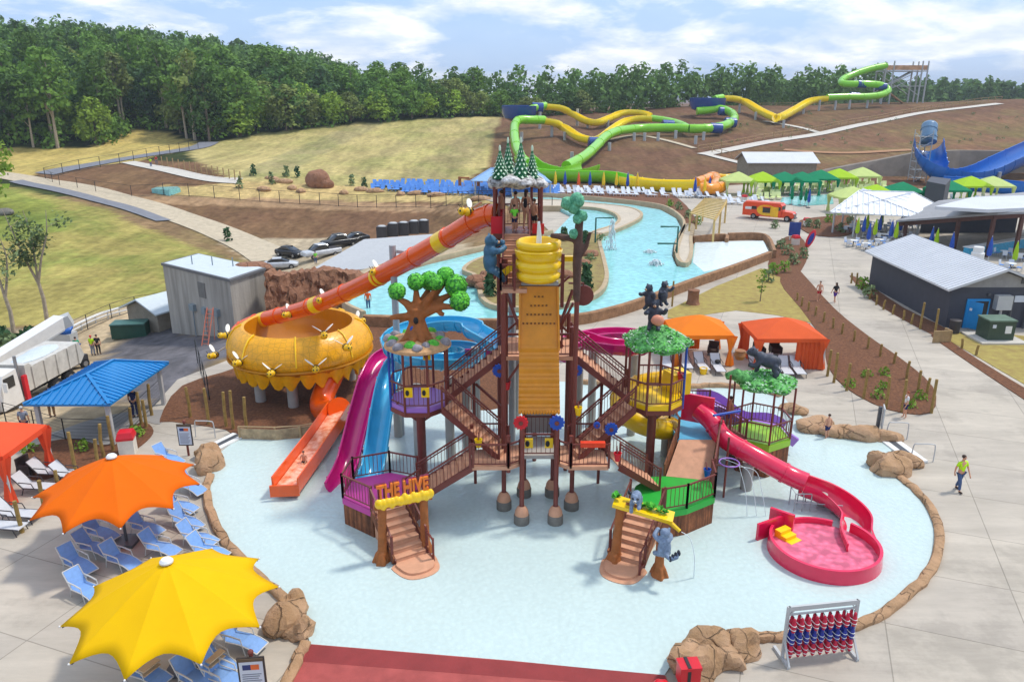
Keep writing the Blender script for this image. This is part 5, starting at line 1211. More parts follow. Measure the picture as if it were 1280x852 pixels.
# ------------------------------------------------------------------ loungers
m_sling = mat('blue_sling', (122,164,222), .7, var=.08, scale=8); m_fr = mat('pale_frame', (206,204,198), .4, var=.05); m_towel = mat('tan_towel', (206,178,140), .9)
def lounger_proto():
    r = empty('lounge_chair', (0,0,0), 'x', 'lounge chair')
    L = [(-.78,.98),(-.36,.36),(.25,.40),(.62,.34),(.95,.22)]
    def sh(a, b): 
        o = MB()
        for i in range(a, b):
            (x0,z0),(x1,z1) = L[i], L[i+1]
            for k in range(6):
                f0, f1 = k/6, (k+.93)/6
                o.raw([(x0+(x1-x0)*f0,-.29,z0+(z1-z0)*f0),(x0+(x1-x0)*f1,-.29,z0+(z1-z0)*f1),(x0+(x1-x0)*f1,.29,z0+(z1-z0)*f1),(x0+(x1-x0)*f0,.29,z0+(z1-z0)*f0)], [(0,1,2,3)])
        return o
    def slab_(a, b, nm):
        o = MB(); vs = []
        for x, z in L[a:b+1]: vs += [(x,-.29,z),(x,.29,z),(x+.01,.29,z-.03),(x+.01,-.29,z-.03)]
        m_ = b-a; o.raw(vs, [(4*i+k, 4*i+(k+1) % 4, 4*i+4+(k+1) % 4, 4*i+4+k) for i in range(m_) for k in range(4)]+[(3,2,1,0),(4*m_,4*m_+1,4*m_+2,4*m_+3)]); return build(o, nm, m_sling, r, local=True)
    slab_(0, 1, 'backrest'); slab_(1, 4, 'seat')
    f = MB()
    for y in (-.32, .32):
        f.tube([(x,y,z-.01) for x, z in L], .022, 6)
        f.tube([(-.55,y,.62),(-.1,y,.64),(.3,y,.62)], .03, 6)
    f.rod((-.78,-.32,.97),(-.78,.32,.97), .022, 6).rod((.95,-.32,.21),(.95,.32,.21), .022, 6); build(f, 'frame', m_fr, r, True, local=True)
    for y in (-.32, .32):
        for xa, xb in ((.3,.45),(-.35,-.5)): build(MB().rod((xa,y,.62),(xb,y,0), .02, 6), 'leg', m_fr, r, local=True)
    return r
lp_ = lounger_proto(); LN = [0]
def blue_chair(px, py, rz, label, z=0.0):
    g = G(px, py, .35); loc = (g[0], g[1], z)
    if LN[0] == 0: lp_.location = loc; lp_.rotation_euler = (0,0,rz); lp_['label'] = label; lp_['group'] = 'blue lounge chairs under the two umbrellas'; lp_.scale = (.92,.95,.95)
    else: copy_tree(lp_, loc, rz, label, (.92,.95,.95), group='blue lounge chairs under the two umbrellas')
    LN[0] += 1
BL = [(96,702,'blue lounge chair furthest left, level with the top of the yellow umbrella'),(106,734,'blue lounge chair furthest left and just left of the yellow canopy edge'),(116,682,'blue lounge chair half way down the left row in the orange shade'),(124,663,'blue lounge chair peeping out under the front edge of the orange umbrella'),
 (150,697,'blue lounge chair standing alone in the reddish shade, left of the orange umbrella pole'),(180,657,'blue lounge chair right beside the orange umbrella pole'),(199,682,'blue lounge chair between the orange umbrella pole and the yellow canopy top'),(223,630,'blue lounge chair under the right edge of the orange canopy'),(231,649,'second blue lounge chair from the orange canopy along the pool kerb'),
 (246,670,'third blue lounge chair along the pool kerb below the orange canopy'),(259,686,'blue lounge chair by the pool kerb just above the yellow canopy'),(210,571,'blue lounge chair behind the orange umbrella near the tan boulder'),(238,606,'blue lounge chair peeping out right of the orange canopy'),
 (180,838,'blue lounge chair at the front left below the yellow canopy'),(244,846,'blue lounge chair in the middle below the yellow canopy'),(268,822,'blue lounge chair with a tan towel below the right of the yellow canopy'),(276,842,'blue lounge chair lowest in the picture below the yellow canopy'),(300,797,'blue lounge chair just right of the yellow canopy edge')]
for i, (px, py, lb) in enumerate(BL): blue_chair(px, py, -.45+rnd.uniform(-.12,.12), lb)
for px, py, lb in ((186,826,'tan towel over the lounge chair at the front left'),(268,815,'tan towel over the lounge chair right of the yellow pole')):
    g = G(px, py, .8); thing(MB().box((g[0],g[1],.66), (.24,.62,.05), -.45).box((g[0]+.02,g[1]-.02,.5), (.2,.6,.04), -.45), 'towel', m_towel, lb, 'towel')
m_slg = mat('grey_sling', (196,198,202), .7, var=.06); m_frd = mat('charcoal_frame', (62,58,60), .5)
def chaise_proto():
    r = empty('chaise', (0,0,0), 'x', 'chaise'); L = [(-.95,.92),(-.45,.36),(.4,.36),(.95,.34)]
    for a, b, nm in ((0,1,'backrest'),(1,3,'seat')):
        o = MB(); vs = []
        for x, z in L[a:b+1]: vs += [(x,-.3,z),(x,.3,z),(x+.01,.3,z-.035),(x+.01,-.3,z-.035)]
        m_ = b-a; o.raw(vs, [(4*i+k, 4*i+(k+1) % 4, 4*i+4+(k+1) % 4, 4*i+4+k) for i in range(m_) for k in range(4)]+[(3,2,1,0),(4*m_,4*m_+1,4*m_+2,4*m_+3)]); build(o, nm, m_slg, r, local=True)
    f = MB()
    for y in (-.33,.33): f.tube([(x,y,z-.02) for x, z in L], .024, 6); f.tube([(-.6,y,.62),(0,y,.6),(.1,y,.36)], .024, 6)
    build(f, 'frame', m_frd, r, True, local=True)
    for y in (-.33,.33):
        for xa, xb in ((.7,.85),(-.4,-.55)): build(MB().rod((xa,y,.36),(xb,y,0), .022, 6), 'leg', m_frd, r, local=True)
    return r
cp_ = chaise_proto(); CN = [0]
def chaise(px, py, rz, label, group, s=1.0):
    g = G(px, py, .36); loc = (g[0], g[1], 0)
    if CN[0] == 0: cp_.location = loc; cp_.rotation_euler = (0,0,rz); cp_['label'] = label; cp_['group'] = group; cp_.scale = (s,)*3
    else: copy_tree(cp_, loc, rz, label, s, group)
    CN[0] += 1
g1 = 'grey loungers by the red cabana'
for px, py, lb in ((2,655,'grey chaise lowest at the left edge of the picture'),(22,640,'grey chaise beside the front curtain of the red cabana'),(46,606,'grey chaise with raised back in the middle of the red cabana row'),(64,588,'grey chaise between the cabana curtain and the wooden posts'),(92,592,'grey chaise beside the tallest wooden post by the orange canopy')): chaise(px, py, -.1, lb, g1)
g2 = 'grey chaises in front of the orange cabanas'
for px, py, lb in ((833,452,'grey chaise at the left in front of the orange cabana, half behind the turret'),(857,453,'grey chaise with a patterned towel before the orange cabana'),(877,455,'grey chaise in the middle before the orange cabana'),(897,457,'grey chaise with a black bag before the orange cabana'),(946,455,'grey chaise before the left post of the red-orange cabana'),(967,457,'grey chaise right of the bear statue before the red-orange cabana'),(982,460,'grey chaise second from right before the red-orange cabana'),(997,460,'grey chaise furthest right before the red-orange cabana')): chaise(px, py, -PI/2+rnd.uniform(-.1,.1), lb, g2)
g = G(897,452,.5); thing(MB().rock((g[0],g[1],.52), (.2,.14,.16), 3, .15), 'bag', MATS['black_rubber'], 'small black bag lying on a grey chaise', 'bag')
g = G(879,467,0); thing(MB().lathe([(0,0),(.2,0),(.26,.4),(.22,.4),(.17,.05),(0,.05)], (g[0],g[1],0), 14), 'bucket', m_yellow, 'small yellow bucket on the kerb before the orange cabana', 'bucket', smooth=True)

# ------------------------------------------------------------------ cabanas
def cabana(c, w, d, ze, za, m, label, group=None, curtains=((-1,-1),(1,-1),(-1,1),(1,1)), rz=0.0, panels=(), proto=True, mc=None, name='cabana'):
    r = empty(name, c, label, 'cabana', group, rz); hw, hd = w/2, d/2
    mb = MB(); e = .0
    cs = [(-hw,-hd),(hw,-hd),(hw,hd),(-hw,hd)]
    vs = []; n = 5
    apex = (0,0,za); fs = []
    for k in range(4):
        a, b = cs[k], cs[(k+1) % 4]; o = len(vs)
        for i in range(n+1):
            f = i/n
            for j in range(n+1):
                g_ = j/n; x = (a[0]+(b[0]-a[0])*g_)*f; y = (a[1]+(b[1]-a[1])*g_)*f; z = za-(za-ze)*(f**1.15)
                vs.append((x,y,z))
        for i in range(n):
            for j in range(n): fs.append((o+i*(n+1)+j, o+(i+1)*(n+1)+j, o+(i+1)*(n+1)+j+1, o+i*(n+1)+j+1))
    mb.raw(vs, fs)
    for k in range(4):
        a, b = cs[k], cs[(k+1) % 4]; a = (a[0]*1.004, a[1]*1.004); b = (b[0]*1.004, b[1]*1.004); mb.quad((*a,ze-.26),(*b,ze-.26),(*b,ze+.01),(*a,ze+.01))
    build(mb, 'canopy', m, r, local=True)
    for x, y in cs: build(MB().box((x*.97,y*.97,ze/2), (.09,.09,ze)), 'post', m_greyl, r, local=True)
    for sx, sy in curtains:
        x, y = sx*hw*.93, sy*hd*.93; mb = MB(); vs = []; n = 20; rows = [(0.05,.26),(.5,.2),(1.05,.12),(1.5,.2),(ze-.1,.34)]
        for z, rr in rows:
            for k in range(n): a = 2*PI*k/n; q_ = rr*(1+.22*math.cos(5*a)); vs.append((x+q_*math.cos(a), y+q_*.8*math.sin(a), z))
        mb.raw(vs, [(i*n+k, i*n+(k+1) % n, (i+1)*n+(k+1) % n, (i+1)*n+k) for i in range(len(rows)-1) for k in range(n)]); build(mb, 'curtain', mc or m, r, True, local=True)
    for (x0,y0,x1,y1) in panels:
        mb = MB(); vs = []; n = 24; L_ = dist((x0,y0),(x1,y1)); px_, py_ = -(y1-y0)/L_, (x1-x0)/L_
        for z in (.05, ze-.2):
            for s in (-.02,.02):
                for k in range(n+1): f = k/n; wv_ = .06*math.sin(k*1.7)+s; vs.append((x0+(x1-x0)*f+px_*wv_, y0+(y1-y0)*f+py_*wv_, z))
        m1 = n+1; mb.raw(vs, [(k,k+1,2*m1+k+1,2*m1+k) for k in range(n)]+[(m1+k,3*m1+k,3*m1+k+1,m1+k+1) for k in range(n)]); build(mb, 'curtain_panel', mc or m, r, True, local=True)
    return r
m_greyl = mat('light_grey_paint', (186,188,188), .5, var=.05)
def canvas(n, c): return mat(n, c, .8, var=.06, scale=.8, spec=.2, trans=.2)
m_cor = canvas('orange_cabana', (248,134,36)); m_crd = canvas('red_orange_cabana', (230,100,52)); m_crl = canvas('coral_cabana', (244,92,56)); m_lime2 = canvas('lime_cabana', (176,214,48)); m_plime = canvas('pale_lime_cabana', (206,222,140)); m_teal2 = canvas('green_cabana', (20,140,96))
a = G(66,588,0); b = G(15,628,0)
cabana((a[0]-1.7, (a[1]+b[1])/2, 0), 3.5, dist(a[:2],b[:2])+.3, 2.35, 3.25, m_crl, 'coral red cabana with tied curtains at the left edge of the picture', curtains=((1,-1),(1,1)))
cabana((12.6,49.6,0), 3.9, 3.6, 2.15, 3.05, m_cor, 'bright orange cabana beside the leafy roofed turret', panels=((-.4,1.7,.6,1.7),))
cabana((18.1,49.0,0), 4.5, 3.8, 2.15, 3.05, m_crd, 'red-orange cabana with a closed front curtain on its right', panels=((.35,-1.8,2.1,-1.8),(2.1,-1.7,2.1,1.6),(-2.1,.2,-2.1,1.6)))
m_furn = mat('dark_wicker', (60,52,50), .8, var=.2, scale=9)
def armchair(x, y, rz, label):
    r = empty('armchair', (x,y,0), label, 'armchair', rz=rz)
    build(MB().box((0,0,.3), (.7,.7,.2)), 'seat', m_furn, r, local=True); build(MB().box((-.32,0,.6), (.12,.7,.6)), 'backrest', m_furn, r, local=True)
    for s in (-1,1): build(MB().box((0,s*.33,.42), (.7,.09,.4)), 'armrest', m_furn, r, local=True)
    for u in (-1,1):
        for v in (-1,1): build(MB().box((u*.3,v*.3,.1), (.06,.06,.2)), 'leg', m_frd, r, local=True)
armchair(11.6,50.4,-1.57,'dark wicker armchair at the back left inside the orange cabana'); armchair(13.9,50.2,-1.9,'dark wicker armchair at the right inside the orange cabana'); armchair(17.0,50.0,-1.57,'dark wicker armchair on the left inside the red-orange cabana'); armchair(18.2,50.2,-1.57,'dark wicker armchair at the back inside the red-orange cabana')
g = G(38,592,0); armchair(g[0], g[1], -.2, 'brown armchair in the shade of the coral red cabana')

# ------------------------------------------------------------------ posts
m_post = mat('timber_post', (148,122,66), .85, var=.3, scale=5, bump=.5, bscale=20)
def posts(L, group, fmt, r=.085, first=0):
    for i, (px, top, base, lb) in enumerate(L):
        g = GT(px, base) if first else G(px, base, 0); t = P(px, top, g[1]); h = max(.5, t[2]-g[2]); q = random.Random(i*7+int(px))
        mb = MB().tube([(g[0],g[1],g[2]-.1),(g[0]+q.uniform(-.03,.03),g[1],g[2]+h*.5),(g[0]+q.uniform(-.06,.06),g[1]+q.uniform(-.05,.05),g[2]+h)], [r*1.05,r,r*.95], 9)
        thing(mb, 'wooden_post', m_post, lb or fmt % ORD[i], 'post', group, loc=(g[0],g[1],g[2]), smooth=True)
posts([(28,626,665,0),(57,600,641,0),(73,588,607,0),(95,540,593,0),(123,549,583,0),(130,530,571,0),(142,520,563,0),(166,509,537,0),(177,490,530,0),(183,500,534,0),(190,480,519,0)], 'timber posts along the left edge of the deck', '%s wooden post in the row running from the coral cabana to the blue pavilion')
posts([(238,484,521,0),(261,485,530,0),(283,490,533,0),(292,488,536,0),(309,496,539,0)], 'timber posts before the bark bed under the bowl', '%s wooden post from the left before the bark bed under the honey bowl')
posts([(996,366,376,0),(1002,371,383,0),(1010,377,389,0),(1019,383,395,0),(1029,390,403,0),(1041,397,411,0),(1052,404,418,0),(1067,413,427,0),(1084,421,436,0),(1100,430,446,0),(1117,440,455,0),(1133,451,474,0),(1147,463,490,0),(1158,472,494,0),(1164,474,516,0)], 'timber posts along the walkway side of the bark bed', '%s wooden post from the far end along the walkway side of the bark bed')
posts([(1034,437,470,0),(1042,441,478,0),(1058,454,488,0),(1079,461,498,0),(1107,471,510,0),(1127,474,515,0)], 'timber posts along the cabana side of the bark bed', '%s wooden post from the far end along the cabana side of the bark bed')
posts([(1064,341,354,0),(1070,341,357,0),(1087,364,374,0),(1095,369,381,0),(1104,375,387,0),(1116,381,393,0),(1129,388,400,0),(1139,392,405,0),(1150,378,411,0),(1168,386,419,0),(1202,423,436,0),(1220,431,444,0)], 'timber posts beside the grey building', '%s wooden post from the far end along the side of the grey building')
# wire fences
def fence(pxs, h, name, label, m, r=.03, terrain=False, gap=2.4, rails=(1.0,.05), cat='fence', wire=True):
    pts = [GT(*p) if terrain else G(*p) for p in pxs]; root = empty(name, pts[0], label, cat); mr = MB(); np_ = 0
    for i in range(len(pts)-1):
        a, b = pts[i], pts[i+1]; n = max(1, int(dist(a, b)/gap))
        for k in range(n+(i == len(pts)-2)):
            q = lerp(a, b, k/n)
            if terrain: q = (q[0], q[1], zt(q[0], q[1]))
            np_ += 1
            if np_ <= 98: build(MB().rod((q[0],q[1],q[2]-.1),(q[0],q[1],q[2]+h), r, 6), 'fence_post', m, root)
            if k < n:
                q2 = lerp(a, b, (k+1)/n)
                if terrain: q2 = (q2[0], q2[1], zt(q2[0], q2[1]))
                for f in rails: mr.rod((q[0],q[1],q[2]+h*f),(q2[0],q2[1],q2[2]+h*f), r*.6, 5)
                if wire:
                    for f in (.2,.36,.52,.68,.84): mr.rod((q[0],q[1],q[2]+h*f),(q2[0],q2[1],q2[2]+h*f), .007, 3)
    build(mr, 'fence_rails', m, root); return root
m_blk = mat('black_steel', (34,34,36), .5, var=.05)
fence([(8,528),(82,549),(141,551),(166,534),(203,497)], 1.2, 'wire_fence', 'black wire fence along the front of the blue pavilion', m_blk)
fence([(247,452),(262,500)], 1.6, 'wire_fence', 'two-post black wire fence behind the honey bowl', m_blk)
fence([(300,549),(345,550),(376,548),(404,543)], .75, 'timber_screen', 'low tan timber and mesh screen left of the orange run-out', mat('tan_mesh', (176,150,112), .8), r=.06, gap=1.4)
mb = MB(); 
for a, b in (((300,549),(345,551)),((345,551),(404,544)),((418,545),(446,540)),((446,540),(480,534))):
    p_, q_ = G(*a), G(*b); mb.raw([(p_[0],p_[1],.05),(q_[0],q_[1],.05),(q_[0],q_[1],.62),(p_[0],p_[1],.62),(p_[0],p_[1]+.08,.05),(q_[0],q_[1]+.08,.05),(q_[0],q_[1]+.08,.62),(p_[0],p_[1]+.08,.62)], [(0,1,2,3),(7,6,5,4),(3,2,6,7),(0,3,7,4),(1,5,6,2)])
thing(mb, 'stone_wall', mat('pale_stone', (172,150,118), .9, var=.35, scale=2.5, bump=.8, bscale=8), 'low pale stone wall along the back of the pool behind the slide ends', 'wall')

# ------------------------------------------------------------------ blue pavilion
m_blroof = mat('blue_metal_roof', (10,120,186), .35, var=.04, metal=.0, spec=.6); 
def hip_roof(cs, r0, r1, ze, zr, m, parent, ribs=True, rib=.055, gap=.32, th=.1, rm=None):
    fl, fr_, br, bl = [(c[0],c[1],ze) for c in cs]; r0 = (*r0, zr); r1 = (*r1, zr)
    mb = MB().raw([fl,fr_,br,bl,r0,r1]+[(c[0],c[1],ze-th) for c in (fl,fr_,br,bl)], [(0,1,4),(1,2,5,4),(2,3,5),(3,0,4,5),(6,9,8,7),(0,6,7,1),(1,7,8,2),(2,8,9,3),(3,9,6,0)])
    o = build(mb, 'roof', m, parent); rb = MB()
    def face(a, b, c, d):   # eave a-b, top d-c
        L = dist(a, b); n = max(2, int(L/gap)); ev = norm(sub(b, a)); nrm = norm(cross(sub(b, a), sub(d, a))); nrm = nrm if nrm[2] > 0 else mul(nrm, -1)
        for k in range(1, n):
            e = lerp(a, b, k/n)
            # march along the slope perpendicular to the eave until it leaves the face
            up = sub(d, a); up = norm(sub(up, mul(ev, sum(up[i]*ev[i] for i in range(3)))))
            s = k/n*L; sd_ = sum((d[i]-a[i])*ev[i] for i in range(3)); sc_ = sum((c[i]-a[i])*ev[i] for i in range(3)); hd_ = sum((d[i]-a[i])*up[i] for i in range(3))
            hh = hd_*min(1, s/sd_ if sd_ > .01 else 1, (L-s)/(L-sc_) if L-sc_ > .01 else 1)
            if hh > .05: rb.beam(add(e, mul(nrm, rib/2)), add(add(e, mul(up, hh)), mul(nrm, rib/2)), rib, rib, nrm)
    if ribs:
        face(fl, fr_, r0, r0); face(fr_, br, r1, r0); face(br, bl, r1, r1); face(bl, fl, r0, r1)
        build(rb, 'roof_ribs', m, o)
    cp = MB()
    for a, b in ((fl,r0),(fr_,r0),(br,r1),(bl,r1),(r0,r1)): cp.beam(add(a,(0,0,.04)), add(b,(0,0,.04)), .16, .07)
    build(cp, 'ridge_caps', m, o); return o
pv = empty('pavilion', (-22.2,38.8,0), 'open pavilion with a bright blue ribbed metal hip roof', 'pavilion')
cs = [(-24.6,35.7),(-20.25,35.7),(-19.9,41.9),(-24.2,41.9)]
hip_roof(cs, (-22.45,38.0), (-22.15,40.2), 2.4, 3.15, m_blroof, pv)
for x, y in ((-20.6,36.1),(-20.3,41.4),(-24.2,36.1),(-23.8,41.4)): build(MB().box((x,y,1.15), (.2,.2,2.3)), 'pillar', m_greyl, pv)
for a, b in (((-20.6,36.1,2.2),(-20.3,41.4,2.2)),((-24.2,36.1,2.2),(-23.8,41.4,2.2))): build(MB().beam(a, b, .14, .16), 'beam', m_greyl, pv)
# bin, signs
def bin_(px, py, label, s=1.0):
    g = G(px, py, 0); r = empty('litter_bin', g, label, 'litter bin')
    build(MB().box((g[0],g[1],.42*s), (.72*s,.72*s,.84*s), .25), 'body', mat('cream_plastic', (222,216,204), .5), r)
    build(MB().box((g[0],g[1],.9*s), (.8*s,.8*s,.12*s), .25), 'lid_base', m_redp, r); M_ = Matrix.Rotation(.25,4,'Z')
    build(MB().raw([tuple(M_ @ Vector((x*s,y*s,z*s))+Vector((g[0],g[1],0))) for x,y,z in ((-.4,-.4,.96),(.4,-.4,.96),(.4,.4,.96),(-.4,.4,.96),(-.32,-.3,1.22),(.32,-.3,1.22),(.32,.3,1.22),(-.32,.3,1.22))], [(4,5,6,7),(0,1,5,4),(1,2,6,5),(2,3,7,6),(3,0,4,7)]), 'lid', m_redp, r)
    return r
bin_(161,566,'cream litter bin with red lid at the left of the deck')
bin_(1008,283,'cream litter bin with red lid beside the orange bus', .95); bin_(994,306,'cream litter bin with red lid beside the round red board', .95); bin_(930,252,'far cream litter bin with red lid behind the orange bus', .9)
m_board = mat('dark_board', (62,54,50), .6); m_paper = mat('sign_panel', (206,212,222), .5, var=.03)
def sign(px, base, top, w, label, h, tilt=0.0, rz=0.0):
    g = G(px, base, 0); r = empty('notice_board', g, label, 'sign'); z1 = P(px, top, g[1])[2]; Mz = lambda x, y, z: (g[0]+x*math.cos(rz)-y*math.sin(rz), g[1]+x*math.sin(rz)+y*math.cos(rz), z)
    build(MB().rod(g, (g[0],g[1],z1+.05), .06, 8), 'post', m_steel, r)
    c = Mz(0,-.09,z1-h/2); build(MB().box(c, (w,.05,h), rz), 'board', m_board, r); c = Mz(0,-.12,z1-h/2-.03); build(MB().box(c, (w*.86,.02,h*.84), rz), 'panel', m_paper, r)
    c = Mz(0,-.135,z1-.07); build(MB().box(c, (w*.92,.02,.1), rz), 'header', mat('header_brown', (96,78,60), .6), r)
    for dx, m in ((-.16,mat('pictogram_navy', (36,52,110), .5)),(.14,mat('pictogram_orange', (222,104,48), .5))): build(MB().box(Mz(dx*w,-.135,z1-h*.24), (w*.3,.01,h*.13), rz), 'pictogram', m, r)
    mb = MB()
    for k in range(9): mb.box(Mz(-.03*w*(k % 3),-.135,z1-h*(.42+.055*k)), (w*(.7-.06*(k % 3)),.008,h*.018), rz)
    p_ = build(mb, 'printed_lines', mat('print_grey', (120,126,140), .6), r); p_['kind'] = 'stuff'
    build(MB().ball((g[0],g[1],z1+.1), .09, 8, 6), 'finial', m_steel, r)
sign(236,569,529,.72,'dark framed notice board by the tan boulder behind the orange umbrella',1.15)
sign(322,884,818,.78,'dark framed notice board at the bottom left beside the red pavement',1.35, rz=.1)
g = G(1095,545,0); r = empty('notice_board', g, 'notice board seen edge-on beside the right-hand pool steps', 'sign'); build(MB().box((g[0],g[1],.85), (.16,.12,1.7)), 'post', m_greyd, r); build(MB().box((g[0]+.2,g[1],1.1), (.06,.7,1.2), -.35), 'board', m_greyl, r)
# pool entry grates with rails
def grate(pa, pb, w, label):
    a, b = G(*pa), G(*pb); d = norm(sub(b, a)); s = (d[1],-d[0],0); r = empty('pool_step', a, label, 'pool step')
    for k, nm, m in ((0,'edge_slab',m_white),(1,'grating',mat('dark_grating', (70,74,80), .6)),(2,'edge_slab',m_white)):
        o_ = mul(s, (k-1)*w/3); build(MB().beam(add(add(a, o_), (0,0,.06)), add(add(b, o_), (0,0,.06)), w/3-.02, .12), nm, m, r)
grate((263,563),(299,545),.9,'white edged pool step with dark grating by the orange umbrella'); grate((1112,552),(1148,579),1.0,'white edged pool step with dark grating at the right of the pool')
def hoop(px, py, label, m=None):
    g = G(px, py, 0); thing(MB().tube(spline([(g[0]-.55,g[1]+.1,0),(g[0]-.5,g[1]+.1,.85),(g[0]-.3,g[1]+.05,.95),(g[0]+.35,g[1],.95),(g[0]+.5,g[1],.8),(g[0]+.52,g[1],0)], 4), .03, 7), 'hand_rail', m or m_greyl, label, 'handrail', smooth=True)
hoop(1121,549,'steel handrail hoop at the far side of the right-hand pool step'); hoop(1153,577,'steel handrail hoop at the near side of the right-hand pool step'); hoop(257,547,'steel handrail hoop behind the left-hand pool step')
# ------------------------------------------------------------------ life jackets
gl = G(986,836,0); gr = G(1072,826,0); rk = empty('lifejacket_rack', ((gl[0]+gr[0])/2, gl[1]+.2, 0), 'pale grey metal rack full of life jackets at the bottom right', 'rack')
ZR = 2.02; dx = norm(sub(gr, gl)); bx_ = (-dx[1], dx[0], 0)
for e in (gl, gr):
    e0 = add(e, mul(bx_, .45)); build(MB().beam(e0, add(e0, (0,0,ZR)), .1, .07, dx), 'upright', m_greyl, rk); build(MB().beam(add(e, (0,0,.05)), add(add(e, mul(bx_, 1.0)), (0,0,.05)), .1, .1), 'foot', m_greyl, rk)
    build(MB().beam(add(e, (0,0,.08)), add(e0, (0,0,.75)), .06, .05), 'brace', m_greyl, rk)
ra_, rb_ = add(gl, mul(bx_, .45)), add(gr, mul(bx_, .45))
build(MB().beam(add(ra_, (0,0,ZR-.08)), add(rb_, (0,0,ZR-.08)), .08, .16), 'top_rail', m_greyl, rk)
for z in (1.72,1.22,.78): build(MB().beam(add(ra_, (0,0,z)), add(rb_, (0,0,z)), .06, .05), 'hanging_rail', m_greyl, rk)
for a_, b_ in ((ra_, .25),(rb_, -.25)): build(MB().beam(add(a_, (0,0,ZR-.35)), add(add(a_, mul(dx, b_)), (0,0,ZR-.1)), .05, .04), 'corner_brace', m_greyl, rk)
m_ljr = mat('life_red', (190,18,58), .5, var=.15, scale=9); m_ljb = mat('life_blue', (26,44,140), .5, var=.15, scale=9)
LJ = [None]
def jacket(c, rz, m, label):
    mm = {'r': m_ljr, 'b': m_ljb}[m]
    r = empty('life_jacket', c, label, 'life jacket', 'life jackets on the rack', rz)
    for s in (-1, 1):
        b = MB(); b.ball((.0,s*.085,-.25), (.085,.07,.24), 10, 8); b.ball((0,s*.08,-.02), (.06,.05,.1), 8, 6); build(b, 'foam_panel', mm, r, True, local=True)
    b = MB(); 
    for z in (-.18,-.33): b.tube([(.09*math.cos(a), .165*math.sin(a), z) for a in [2*PI*k/12 for k in range(12)]], .014, 5, closed=True)
    build(b, 'strap', m_white, r, local=True); build(MB().tube([(0,.05,0),(0,.03,.1),(0,-.03,.1),(0,-.05,0)], .012, 5), 'hanger', m_blk, r, local=True)
    return r
rows = (('r',1.66,'red','top row'),('b',1.16,'blue','middle row'),('r',.72,'red','bottom row'))
for m, z, cn, rn in rows:
    for k in range(9):
        p_ = lerp(ra_, rb_, (k+.6)/9.2); p_ = (p_[0]-bx_[0]*.08, p_[1]-bx_[1]*.08, z-.06)
        lb = '%s life jacket hanging %s from the left in the %s of the rack' % (cn, ORD[k], rn)
        if k == 0 : proto_ = jacket(p_, math.atan2(dx[1],dx[0]), m, lb)
        else: copy_tree(proto_, p_, math.atan2(dx[1],dx[0])+rnd.uniform(-.25,.25), lb)
# red rescue box on the boulder
g = G(860,846,.95); rx = empty('rescue_box', (g[0],g[1],.8), 'red box with a black strap standing on the boulder at the bottom', 'box')
build(MB().box((g[0],g[1],1.1), (.6,.45,.55), .1), 'body', m_redp, rx); build(MB().box((g[0],g[1],1.42), (.64,.5,.1), .1), 'lid', m_redp, rx); build(MB().box((g[0]-.05,g[1],1.12), (.1,.48,.74), .1), 'strap', m_blk, rx)
g = G(825,870,0); thing(MB().rock((g[0],g[1],.3),(.3,.3,.3),3), 'buoy', m_redp, 'red float lying at the bottom edge beside the boulder', 'float', smooth=True)
# ------------------------------------------------------------------ long slides on the hill
m_lg = mat('lime_tube', (130,204,14), .3, var=.06, coat=.3); m_ly = mat('sunny_tube', (255,224,8), .3, var=.06, coat=.3); m_db = mat('navy_slide', (8,64,140), .25, var=.08, coat=.4); m_hb = mat('halfpipe_blue', (4,104,190), .32, var=.06, coat=.15)
m_ply = mat('galvanised', (176,178,178), .5, var=.08)
def TT(L):
    out = []
    for px, py, t in L:
        g = GT(px, min(py+9, 252)); tg = pix(g)[2]; out.append((px, py, min(t, tg-2.0)))
    return [T(*p) for p in out]
hs = empty('mountain_slide', T(760,200,185), 'long lime green and yellow tube slide winding down the brown hillside', 'water slide')
def seg(L, r, nm, m, n=6, open_=False, parent=hs, deg=(-205,25)):
    s = spline(TT(L), n); r = r*.97
    mb = MB().sweep(s, arcprof(r, .12, deg[0], deg[1], 10)) if open_ else MB().tube(s, r, 12)
    o = build(mb, nm, m, parent, True, angle=50)
    if open_:
        for i in range(3, len(s)-1, 4): dv = norm(sub(s[i+1], s[i-1])); build(MB().sweep([add(s[i], mul(dv,-.1)), s[i], add(s[i], mul(dv,.1))], arcprof(r-.01, .2, deg[0]-2, deg[1]+2, 10)), 'flange_joint', m, o, True)
    if not open_:
        for i in range(4, len(s)-1, 5): d = norm(sub(s[i+1], s[i-1])); build(MB().tube([add(s[i], mul(d,-.12)), add(s[i], mul(d,.12))], r*1.07, 12), 'joint_ring', m, o, True)
    return o
seg([(1108,82,290),(1085,87,289),(1062,95,287),(1052,101,284),(1056,105,280),(1080,105,279),(1098,106,280),(1107,109,282)], 1.25, 'tube_section', m_lg)
seg([(1107,109,282),(1110,114,281),(1100,119,278),(1082,121,276),(1060,121,275),(1034,122,274)], 1.25, 'tube_section', m_lg)
seg([(1034,122,274),(1015,125,272),(995,136,270),(980,144,268),(972,146,268)], 1.3, 'open_section', m_ly, open_=True)
seg([(970,147,267),(950,138,266),(930,126,264),(915,122,262),(903,122,260)], 1.3, 'open_section', m_ly, open_=True)
seg([(903,122,260),(893,124,258)], 1.2, 'tube_section', m_lg)
seg([(871,139,250),(885,138,249),(900,136,249),(914,141,247),(918,148,246),(908,156,244),(890,160,242),(872,161,240),(862,161,238)], 1.25, 'tube_section', m_lg)
seg([(862,161,238),(846,160,232),(820,160,224),(795,161,215),(772,164,205),(757,171,196),(745,183,186),(730,196,177),(708,208,170)], 1.2, 'tube_section', m_lg)
